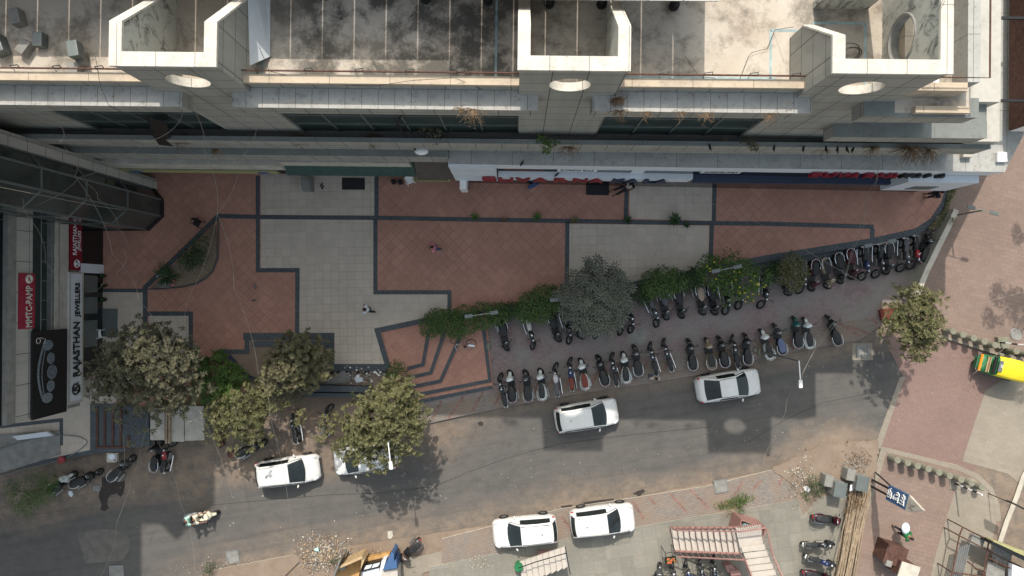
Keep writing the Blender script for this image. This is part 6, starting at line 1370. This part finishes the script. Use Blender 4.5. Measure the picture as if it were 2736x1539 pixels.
m = MB()
for s_ in strokes:
    P = []
    for x, y in s_: u_, w_ = uvmap(x, y); P.append(tuple(on(w_*wd, 2.15+u_*2.05, .02)))
    m.tube(P, .028, 5)
m.build('raised_script', M['whitep'], e)
m = MB(); m.tube([tuple(on(wd*.2,4.5,.01)),tuple(on(wd*.5,4.6,.01)),tuple(on(wd*.45,5.0,.01)),tuple(on(wd*.7,4.5,.01)),tuple(on(wd*.75,4.9,.01))], .02, 5); m.build('head_emblem', M['concrete'], e)
# wooden kiosk box on the corner footway
p = G(2372,1478,KZ); e = empty('iron_cabin', tuple(p), R(-18), 'rusty brown cabin with a pale roof on the lower corner footway', 'cabin')
m = MB(); m.box(-.9,.35,-.35,.8,0,1.2); m.build('low_body', M['rust'], e); m = MB(); m.box(-.92,.37,-.37,.82,1.201,1.26); m.build('low_roof', M['rust'], e); m = MB(); m.box(-.1,.95,-.75,.1,0,1.7); m.build('tall_body', M['rust'], e); m = MB(); m.box(-.14,1.0,-.8,.14,1.701,1.78); m.build('tall_roof', M['paleconc'], e)
m = MB(); m.box(-.75,-.4,-.5,-.15,1.0,1.35); m.build('side_box', M['concrete'], e)
# billboard frame at the bottom right corner
e = empty('hoarding_frame', tuple(G(2600,1480,KZ)), 0, 'rusty steel hoarding frame with grey sheets at the bottom right corner', 'hoarding frame'); b0 = e.location
def seg(mb, a, b, za, zb, r_, n=5):
    za -= 2.0; zb -= 2.0; mb.tube([tuple(G(*a,za)-b0), tuple(G(*b,zb)-b0)], r_, n)
m = MB()
for a, b in (((2563,1431),(2736,1520)),((2572,1408),(2642,1444)),((2563,1431),(2530,1600)),((2642,1444),(2618,1600)),((2572,1408),(2563,1431)),((2585,1500),(2660,1560)),((2640,1490),(2790,1560)),((2548,1530),(2625,1540))): seg(m, a, b, 3.6, 3.6, .045)
for px in ((2563,1431),(2642,1444),(2545,1530),(2572,1408)): q = G(*px,1.6); m.tube([(q.x-b0.x,q.y-b0.y,0),(q.x-b0.x,q.y-b0.y,1.6-b0.z)], .04, 5)
m.build('frame', M['rust'], e)
for i in range(5): m = MB(); seg(m, (2590-i*6,1452+i*2), (2552-i*6,1620), 3.3, 3.3, .05, 6); m.build('pipe', M['steel'], e)
m = MB(); m.prism([tuple(G(*q,1.2)-b0) for q in ((2640,1500),(2685,1520),(2680,1620),(2620,1620))], 1.0, 1.05); m.build('grey_sheet', M['concrete'], e)
m = MB(); m.prism([tuple(G(*q,.8)-b0) for q in ((2652,1455),(2700,1475),(2694,1510),(2655,1495))], .5, .8); m.build('plastic_bundle', pk, e)
m = MB(); m.box(-.4,.4,-.3,.3,.9,1.2,0,Matrix.Translation(G(2608,1444,1.2)-Vector((b0.x,b0.y,1.2)))@Matrix.Rotation(R(-20),4,'Z')); m.build('outdoor_unit', M['concrete'], e, bevel=.03)
m = MB(); m.prism([tuple(G(*q,1.6)-b0) for q in ((2700,1505),(2790,1540),(2790,1700),(2690,1700))], 1.3, 1.6); m.build('blue_grey_roof', M['cloth_white'], e)
hb2 = empty('yellow_hoarding', tuple(G(2690,1470,KZ)), 0, 'yellow-edged hoarding seen from above at the bottom right edge', 'hoarding'); b0 = hb2.location
m = MB(); A, B = G(2648,1444,2.2)-b0, G(2800,1515,2.2)-b0; d = (B-A).normalized(); n_ = Vector((-d.y,d.x,0))
m.prism([tuple(A), tuple(B), tuple(B+n_*.38), tuple(A+n_*.06)], 1.6, 2.2); m.build('yellow_box', M['yellow'], hb2); m = MB(); m.prism([tuple(A-n_*.02), tuple(B-n_*.02), tuple(B-n_*.3), tuple(A-n_*.2)], .8, 2.16); m.build('black_back', M['black'], hb2)
# ---------------------------------------------------------------- staircase at the bottom
e = empty('staircase', tuple(G(1900,1450,KZ)), 0, 'outdoor staircase with cream treads and brown railings at the bottom', 'staircase'); b0 = e.location
L0, L1 = [(1792,1412),(1800,1470)], [(1968,1408),(1978,1478)]
zt0, zt1 = 2.0, 4.2
nst = 11
for i in range(nst):
    t0, t1 = i/nst, (i+.9)/nst; z = .5+3.0*(i/nst)
    q = [(1793+178*t0,1411+0*t0),(1793+178*t1,1411),(1803+178*t1,1471+6*t1),(1803+178*t0,1471+6*t0)]
    P = [tuple(G(a_,b_,z)-b0) for a_,b_ in q]; m = MB(); m.prism(P, z-b0.z-.06, z-b0.z); m.build('tread', M['treadcream'], e)
    P2 = [tuple(G(a_,b_,z)-b0) for a_,b_ in ((1793+178*t0,1411),(1793+178*t0+3,1411),(1803+178*t0+3,1473),(1803+178*t0,1473))]; m = MB(); m.prism(P2, z-b0.z-.28, z-b0.z-.061); m.build('riser', M['brownpaint'], e)
zl_ = 3.6
m = MB(); m.prism([tuple(G(*q,zl_)-b0) for q in ((1966,1412),(2034,1402),(2040,1460),(1980,1478))], zl_-b0.z-.12, zl_-b0.z); m.build('landing', M['treadcream'], e)
for i in range(8):
    z = zl_+.17*(i+1); y = 1462+i*17; x = i*7
    m = MB(); m.prism([tuple(G(*q,z)-b0) for q in ((1980+x,y),(2046+x,y-8),(2051+x,y+6),(1985+x,y+14))], z-b0.z-.06, z-b0.z); m.build('tread', M['treadcream'], e)
def railing(pts, n, hgt=.9):
    m = MB(); P = [G(u,v,z)-b0 for u,v,z in pts]; m.tube([tuple(p+Vector((0,0,hgt))) for p in P], .045, 6); m.build('handrail', M['brownpaint'], e)
    m = MB()
    for i in range(n):
        t = i/(n-1)*(len(P)-1); k = min(int(t), len(P)-2); q = P[k]+(P[k+1]-P[k])*(t-k); m.tube([tuple(q-Vector((0,0,.1))),tuple(q+Vector((0,0,hgt)))], .02, 4)
    m.build('balusters', M['brownpaint'], e)
railing([(1795,1404,.5),(1968,1406,3.5),(2032,1396,3.6)], 22); railing([(1800,1472,.6),(1976,1480,3.5)], 12); railing([(2036,1402,3.7),(2052,1470,3.8),(2092,1560,4.7)], 16, .8); railing([(1980,1482,3.7),(2010,1560,4.6)], 8, .8)
m = MB(); m.tube([tuple(G(1793,1411,.45)-b0), tuple(G(1968,1410,3.4)-b0), tuple(G(2034,1400,3.45)-b0)], .08, 4); m.tube([tuple(G(1803,1473,.45)-b0), tuple(G(1978,1480,3.4)-b0)], .08, 4); m.build('stringer', M['brownpaint'], e)
# debris box, flower cart and second small stair
p = G(1985,1395,KZ); dbx = empty('debris_box', tuple(p), R(-18), 'brown open box filled with tarpaulin and scrap behind the staircase', 'box')
m = MB()
for x0,x1,y0,y1 in ((-.8,.8,-.45,-.4),(-.8,.8,.4,.45),(-.8,-.75,-.399,.399),(.75,.8,-.399,.399)): m.box(x0,x1,y0,y1,0,1.6)
m.build('sides', M['brownpaint'], dbx); m = MB(); m.box(-.74,.74,-.39,.39,1.0,1.3); m.build('contents', M['bark'], dbx)
m = MB(); m.ell((-.3,.1,1.4), .3, .22, .12); m.build('blue_tarpaulin', plain('teal_tarpaulin', C(.12,.28,.32), .6, var=.4), dbx); m = MB(); m.ell((.25,.15,1.4), .28, .14, .1); m.box(.1,.5,-.3,-.05,1.3,1.42); m.build('scrap', M['paleconc'], dbx)
p = G(1782,1478,KZ); fc = empty('flower_stand', tuple(p), R(8), 'small black stand holding orange flowers left of the staircase', 'stand')
m = MB(); 
for x in (-.3,.35):
    for y in (-.2,.5): m.tube([(x,y,0),(x,y,1.2)], .02, 4)
m.tube([(-.3,.5,1.2),(.35,.5,1.2)], .02, 4); m.tube([(-.3,-.2,1.2),(-.3,.5,1.2)], .02, 4); m.box(-.32,.37,-.25,.1,.8,.86); m.build('frame', M['black'], fc)
m = MB(); rr = random.Random(8)
for i in range(40): m.ell((rr.uniform(-.28,.32), rr.uniform(-.25,.05), .95+rr.random()*.1), .05, .05, .04, None, 6, 4, rr.randrange(2))
m.build('flowers', [plain('orange_petals', C(.55,.13,.06), .7), L['bright']], fc, kind='stuff')
st2 = empty('small_staircase', tuple(G(1450,1500,KZ)), 0, 'short cream staircase with a black handrail at the bottom centre', 'staircase'); b0 = st2.location
for i in range(8):
    x = 1388+i*15.5; z = .5+.16*i; y = 1500-i*5.2
    m = MB(); m.prism([tuple(G(*q,z)-b0) for q in ((x,y+2),(x+14.5,y-3),(x+22,y+52-i*.5),(x+8,y+62-i*.5))], z-b0.z-.15, z-b0.z); m.build('tread', M['treadcream'], st2)
m = MB(); m.tube([tuple(G(*q,z)-b0) for *q, z in ((1385,1518,1.2),(1430,1502,1.6),(1512,1478,2.4))], .03, 5); m.tube([tuple(G(1510,1460,2.3)-b0),tuple(G(1524,1535,2.3)-b0)], .03, 5); m.build('handrail', M['black'], st2)
p = G(1386,1506,KZ); m = MB(); m.cyl((0,0), .22, 0, .6, 16, 0, .26); m.torus((0,0,.6), .25, .03); o = m.build('green_bin', M['greenp'], label='green round bin beside the small cream staircase', category='bin'); o.location = p
flat_thing('wooden_board', 'rose-coloured board behind the small cream staircase', 'board', [(1436,1472),(1500,1470),(1498,1484),(1438,1490)], KZ, .1, 'brownpaint')
p = G(2105,1535,KZ)
# rusty boxes in the stair shadow
flat_thing('brown_crate', 'brown crate in the shadow under the staircase', 'crate', [(1936,1512),(1955,1508),(1970,1525),(1945,1530)], KZ, .6, 'brownpaint'); flat_thing('brown_crate', 'larger brown crate at the bottom edge under the staircase', 'crate', [(1950,1525),(1975,1524),(1990,1560),(1960,1560)], KZ, .7, 'brownpaint')
# orange and blue kiosk at the bottom
e = empty('orange_kiosk', tuple(G(980,1510,.05)), 0, 'open-fronted ochre kiosk with blue end and glass panes at the bottom edge', 'kiosk'); b0 = e.location
def kp(name, px, z0, z1, mt): m = MB(); m.prism([tuple(G(*q,z1)-b0) for q in px], z0-b0.z, z1-b0.z); m.build(name, M[mt] if isinstance(mt,str) else mt, e)
kp('floor', [(905,1513),(985,1485),(1045,1474),(1060,1620),(880,1620)], .1, .3, 'orangewall')
kp('back_wall', [(902,1514),(966,1486),(970,1492),(905,1520)], .3, 1.6, 'wood'); kp('side_wall', [(966,1486),(974,1496),(960,1530),(950,1620),(944,1620),(966,1500)], .3, 1.5, 'wood')
kp('ochre_panel', [(976,1492),(1042,1476),(1036,1500),(975,1510)], .3, .6, 'orangewall')
kp('window_frame', [(974,1510),(1020,1500),(1014,1514),(968,1526)], .6, 1.2, 'black'); kp('window_pane', [(978,1511.5),(995,1507.5),(989,1518.5),(972,1522.5)], 1.201, 1.23, 'lampglass'); kp('window_pane', [(998,1507),(1016,1503),(1010,1513.5),(992,1518)], 1.201, 1.23, 'lampglass')
kp('glass_counter', [(966,1528),(1014,1517),(1000,1620),(950,1620)], .5, 1.0, 'cloth_white'); kp('white_pilaster', [(1020,1498),(1032,1495),(1012,1560),(1000,1620),(994,1620)], .5, 1.3, 'white')
kp('blue_end', [(1046,1474),(1053,1480),(1052,1500),(1058,1494),(1061,1518),(1022,1524)], .5, 1.9, 'blue'); kp('pale_top', [(1020,1526),(1062,1519),(1066,1620),(1008,1620)], .5, 1.6, 'treadcream')
kp('steel_post', [(908,1494),(912,1492),(886,1560),(880,1560)], .3, 1.9, 'steel'); kp('scrap_heap', [(905,1516),(922,1510),(924,1520),(910,1526)], .3, .6, pk)
# mosquito: small concrete base left of the lower kerb, white square marking
flat_thing('white_powder', 'white chalky spill on the dusty road by the brown scooter', 'spill', [(1036,1420),(1048,1418),(1050,1432),(1044,1440),(1036,1438)], 0, .012, 'paleconc')
# ================================================================ people
def skin_mesh(name, verts, edges, radii, mt, parent, sub=1, root=0):
    me = bpy.data.meshes.new(name); me.from_pydata(verts, edges, []); me.materials.append(mt); o = bpy.data.objects.new(name, me); COL.objects.link(o); o.parent = parent
    md = o.modifiers.new('skin', 'SKIN'); md.use_smooth_shade = True; bm_ = me.skin_vertices[0].data if me.skin_vertices else None
    if bm_ is None:
        bm = bmesh.new(); bm.from_mesh(me); bm.verts.layers.skin.verify(); bm.to_mesh(me); bm.free(); bm_ = me.skin_vertices[0].data
    for i, r_ in enumerate(radii): bm_[i].radius = (r_, r_) if not isinstance(r_, tuple) else r_; bm_[i].use_root = (i == root)
    s_ = o.modifiers.new('sub', 'SUBSURF'); s_.levels = sub; s_.render_levels = sub; return o
def person(px, z, rz, lab, shirt, trousers, pose='walk', hairc='hair', arms=None, headdx=0):
    p = G(*px, z); e = empty('person', tuple(p), rz, lab, 'person')
    if pose in ('sit','ride'): hip = .80 if pose == 'ride' else .50; kn = [(.42,s_*.2 if pose=='ride' else s_*.12,hip+.02) for s_ in (-1,1)]; an = [(.45,s_*.2,.35 if pose=='ride' else .08) for s_ in (-1,1)]; lean = .08
    elif pose == 'walk': hip = .92; kn = [(.16,-.1,.5),(-.06,.1,.5)]; an = [(.24,-.1,.1),(-.30,.1,.14)]; lean = .05
    elif pose == 'legsout': hip = .48; kn = [(.40,-.14,.50),(.42,.12,.46)]; an = [(.85,-.2,.12),(.80,.12,.1)]; lean = -.12
    else: hip = .92; kn = [(.02,-.1,.5),(.02,.1,.5)]; an = [(0,-.12,.1),(0,.12,.1)]; lean = .02
    sh = hip+.50; hd = sh+.26; el = [(lean+.10,-.31,sh-.2),(lean+.10,.31,sh-.2)]; hn = [(lean+.22,-.22,sh-.38),(lean+.16,.24,sh-.42)]
    if pose == 'ride': el = [(lean+.22,-.27,sh-.2),(lean+.22,.27,sh-.2)]; hn = [(lean+.5,-.28,sh-.28),(lean+.5,.28,sh-.28)]
    if arms == 'carry': hn = [(.35,-.1,sh-.1),(.35,.12,sh-.1)]
    V = [(0,0,hip),(lean*.5,0,hip+.25),(lean,0,sh-.02),(lean+.01,0,sh+.10),(lean+.02,0,hd-.05),(lean+.02,0,hd+.06)]; E = [(0,1),(1,2),(2,3),(3,4),(4,5)]; Rr = [(.13,.10),(.12,.09),(.14,.09),.055,.085,.08]
    for k, s_ in enumerate((-1,1)):
        i = len(V); V += [(lean,s_*.18,sh-.02), el[k], hn[k]]; E += [(2,i),(i,i+1),(i+1,i+2)]; Rr += [.055,.04,.03]
        w_ = Vector(hn[k]); f0 = (w_-Vector(el[k])).normalized()
        for q, (ln, sp) in enumerate(((.08,-.03),(.095,-.012),(.1,.006),(.085,.024),(.06,.045))):
            j = len(V); V += [tuple(w_+f0*.05+Vector((0,sp*s_*-1,0))), tuple(w_+f0*(.05+ln)+Vector((0,sp*1.3*s_*-1,-.02)))]; E += [(i+2,j),(j,j+1)]; Rr += [.011,.008]
        i = len(V); V += [(0,s_*.09,hip-.03), kn[k], an[k], (an[k][0]+.16,an[k][1],an[k][2]-.05)]; E += [(0,i),(i,i+1),(i+1,i+2),(i+2,i+3)]; Rr += [.085,.06,.045,.035]
    skin_mesh('body', V, E, Rr, M['skin'], e)
    # garments
    V = [(0,0,hip-.05),(lean*.5,0,hip+.22),(lean,0,sh-.03),(lean,0,sh+.04)]; E = [(0,1),(1,2),(2,3)]; Rr = [(.18,.15),(.18,.15),(.20,.16),(.09,.08)]
    for k, s_ in enumerate((-1,1)): i = len(V); m_ = (Vector(el[k])*.9+Vector((lean,s_*.18,sh-.02))*.1); V += [(lean,s_*.17,sh-.03), tuple(m_)]; E += [(2,i),(i,i+1)]; Rr += [.11,.085]
    skin_mesh('shirt', V, E, Rr, M[shirt], e)
    V = [(0,0,hip+.05)]; E = []; Rr = [(.145,.115)]
    for k, s_ in enumerate((-1,1)): i = len(V); V += [(0,s_*.09,hip-.05), kn[k], tuple(Vector(an[k])*.85+Vector(kn[k])*.15)]; E += [(0,i),(i,i+1),(i+1,i+2)]; Rr += [.11,.082,.065]
    skin_mesh('trousers', V, E, Rr, M[trousers], e)
    H_ = Vector((lean+.02,0,hd+.02)); m = MB(); m.ell(tuple(H_+Vector((-.015,0,.045))), .105, .09, .105, None, 14, 10); m.build('hair', M[hairc], e, smooth=True)
    m = MB(); m.ell(tuple(H_+Vector((.095,0,-.01))), .022, .013, .028, None, 8, 6); m.build('nose', M['skin'], e, smooth=True)
    for s_ in (-1,1): m = MB(); m.ell(tuple(H_+Vector((0,s_*.09,-.01))), .02, .012, .03, None, 8, 6); m.build('ear', M['skin'], e, smooth=True)
    m = MB()
    for s_ in (-1,1): m.ell(tuple(H_+Vector((.085,s_*.032,.015))), .008, .013, .008, None, 6, 4)
    m.ell(tuple(H_+Vector((.083,0,-.05))), .008, .025, .006, None, 6, 4); m.build('eyes_and_mouth', M['black'], e)
    for k in (0,1): m = MB(); m.ell((an[k][0]+.07,an[k][1],an[k][2]-.05), .14, .05, .045, None, 10, 6); m.build('shoe', M['black'], e, smooth=True)
    return e
person((1166,664), PZ, R(190), 'person in a pink shirt walking across the terracotta tiles', 'pink', 'cloth_blue', 'walk')
person((992,826), PZ, R(165), 'person in a white shirt walking across the pale tiles', 'cloth_white', 'cloth_dark', 'walk')
person((1672,503), PZ, R(205), 'person in a checked shirt seated by the shopfront, legs stretched out', 'cloth_grey', 'cloth_dark', 'legsout'); 
q = G(1678,502,PZ); m = MB(); m.box(-.22,.22,-.22,.22,.36,.42); m.box(-.24,-.2,-.22,.22,.42,.85)
for x in (-.19,.19):
    for y in (-.19,.19): m.tube([(x,y,0),(x,y,.36)], .02, 4)
o = m.build('stool', M['black'], label='black chair under the seated person in a checked shirt', category='chair'); o.location = q; o.rotation_euler.z = R(205)
person((2474,524), PZ, R(175), 'person dressed all in black standing at the right end of the shopfront', 'cloth_dark', 'cloth_dark', 'stand')
person((1739,1002), KZ, R(265), 'person in a dark patterned shirt standing at the kerb beside the motorcycles', 'cloth_grey', 'cloth_blue', 'stand')
sk = person((2392,1412), KZ, R(-30), 'person in dark green clothes carrying a white sack on the corner footway', 'greenp', 'cloth_dark', 'walk', arms='carry')
q = G(2420,1412,1.35); m = MB(); m.ell((0,0,0), .30, .38, .14, None, 14, 8); o = m.build('white_sack', M['cloth_white'], smooth=True, label='bulging white sack carried over the corner footway', category='sack'); o.location = q; o.rotation_euler = (R(10), R(15), R(20))
per = person((548,1377), 0, R(9), 'person in cream clothes steering the cream scooter', 'cloth_cream', 'cloth_cream', 'ride'); per.location = rid.location+Vector((math.cos(R(9)),math.sin(R(9)),0))*-.12; 
per2 = person((520,1380), 0, R(9), 'person in a mint shirt riding pillion on the cream scooter', 'cloth_mint', 'cloth_dark', 'ride'); per2.location = rid.location+Vector((math.cos(R(9)),math.sin(R(9)),0))*-.58+Vector((0,0,.06))
# ================================================================ overhead cables
def cable(pts, lab, mt='wire', r_=.009, sag=True):
    P = [G(u,v,z) for u,v,z in pts]; Q = []
    for a, b in zip(P[:-1], P[1:]):
        for i in range(12): t = i/12; Q.append(tuple(a+(b-a)*t-Vector((0,0,(.5 if sag else 0)*4*t*(1-t)))))
    Q.append(tuple(P[-1])); m = MB(); m.tube(Q, r_, 4, cap=False); m.build('cable', M[mt], label=lab, category='cable', group='overhead cables')
cable([(2520,0,21),(2400,300,12),(2345,480,9),(2315,560,8),(2240,860,6),(2130,1030,6.1),(2100,1100,5),(1990,1385,3.6)], 'long pale cable running from the right tower across the plaza to the staircase')
cable([(2525,2,21),(2405,305,12),(2340,500,8.6),(2310,600,7.6),(2245,840,6),(2138,1020,6.2)], 'second cable twisted beside the long one near the right tower')
cable([(1780,480,7),(2060,610,6),(2395,800,5),(2440,830,4)], 'thin cable crossing from the pale tiles to the corner tree')
cable([(500,260,19),(545,400,16),(580,570,13),(625,770,10),(690,1000,7),(720,1110,6),(785,1460,3),(800,1539,2)], 'steep pale cable passing the tip of the curved bed, right one')
cable([(690,290,18),(645,420,15),(580,570,12),(500,800,8),(440,960,6),(395,1100,5),(310,1400,3),(270,1539,2)], 'cable descending leftwards from the left tower through the bed tip')
cable([(130,300,19),(160,380,17),(200,470,14),(300,680,11),(370,800,9),(450,950,7),(520,1080,5),(620,1330,2.5)], 'cable running diagonally over the glass tower past the crimson sign')
cable([(490,300,18),(390,380,16),(210,475,13),(60,560,11),(-20,590,10)], 'cable crossing the glass tower towards the left edge')
cable([(208,475,13),(260,530,11),(315,610,10),(330,670,9.5),(310,730,9),(270,760,8),(225,785,5)], 'looping cable sagging over the terracotta tiles')
cable([(0,410,14),(60,560,12),(120,700,10),(165,820,8)], 'cable hanging from the glass tower beside the balcony railing')
cable([(225,870,4),(268,1000,5),(300,1100,6),(330,1250,4),(345,1290,3)], 'thin cable from the signboard down across the terrace')
cable([(0,500,15),(230,545,13.5),(330,560,13)], 'straight cable lying across the glass tower')
cable([(400,1150,5),(480,1340,2),(520,1539,1)], 'faint cable over the shaded road at the lower left', r_=.009)
cable([(1500,1045,.3),(1740,1005,.3),(2260,925,.3)], 'thin line stretched along the kerb by the saloon car', r_=.008, sag=False)
cable([(255,150,19),(268,230,18.6),(290,280,18.4),(325,300,18)], 'dark cable hanging over the left ledge', 'wiredark', sag=False)
cable([(690,120,17.2),(720,190,18.4),(860,225,18),(1000,230,18.2),(1100,215,18.4),(1215,208,18.5),(1290,240,17.9)], 'black cable drooping along the parapet between left and centre towers', 'wiredark', sag=False)
cable([(1830,150,17.1),(1850,180,17.1),(1870,205,17.2),(1900,207,18),(1930,215,18)], 'black cable curling on the sunlit roof to the parapet', 'wiredark', sag=False)
cable([(1975,215,17),(2000,150,17),(2010,140,17),(2050,130,17),(2060,105,17),(2070,80,17),(2120,72,18)], 'black cable looping on the sunlit roof left of the right tower', 'wiredark', sag=False)
cable([(2720,900,2),(2600,1000,4),(2500,1150,3)][:2], 'short cable above the auto rickshaw', sag=False)
cable([(2352,920,3),(2440,875,4),(2736,780,5)], 'cable from the road corner through the corner tree', r_=.01)
for i, (c, r_) in enumerate((((2265,150),.45),((2250,148),.38),((2275,150),.5))): pass
m = MB(); p = G(2262,152,17.05)
for a, b, c in ((0,0,.42),(.15,.05,.36),(-.1,.08,.5)): m.torus((p.x+a,p.y+b,17.0+c*.3), c, .016, Matrix.Rotation(R(60),4,'X'), 28, 4)
m.build('coiled_cable', M['wiredark'], label='coil of black cable inside the right roof tower', category='cable coil')
m = MB(); m.tube([tuple(G(1090,275,16)),tuple(G(1060,330,13.5)),tuple(G(1110,400,10))], .05, 5); m.build('steel_bracket', M['black'], label='black angled steel bracket in front of the left-centre glazing', category='bracket')
m = MB(); q = G(1126,404,9.6); m.ell((q.x,q.y,q.z), .35, .2, .15); m.build('white_dish', M['whitep'], smooth=True, label='white dish-like fitting under the black steel bracket', category='fitting')
m = MB(); m.add([tuple(G(395,310,15.5)),tuple(G(445,330,14)),tuple(G(462,390,10.5)),tuple(G(425,385,11.5)),tuple(G(400,350,13))], [(0,1,2,3,4)]); m.add([tuple(G(396,312,15.4)),tuple(G(445,332,13.9)),tuple(G(462,392,10.4)),tuple(G(425,387,11.4)),tuple(G(400,352,12.9))], [(4,3,2,1,0)]); m.build('torn_sheet', M['black'], label='torn black sheet hanging under the left tower', category='sheet')
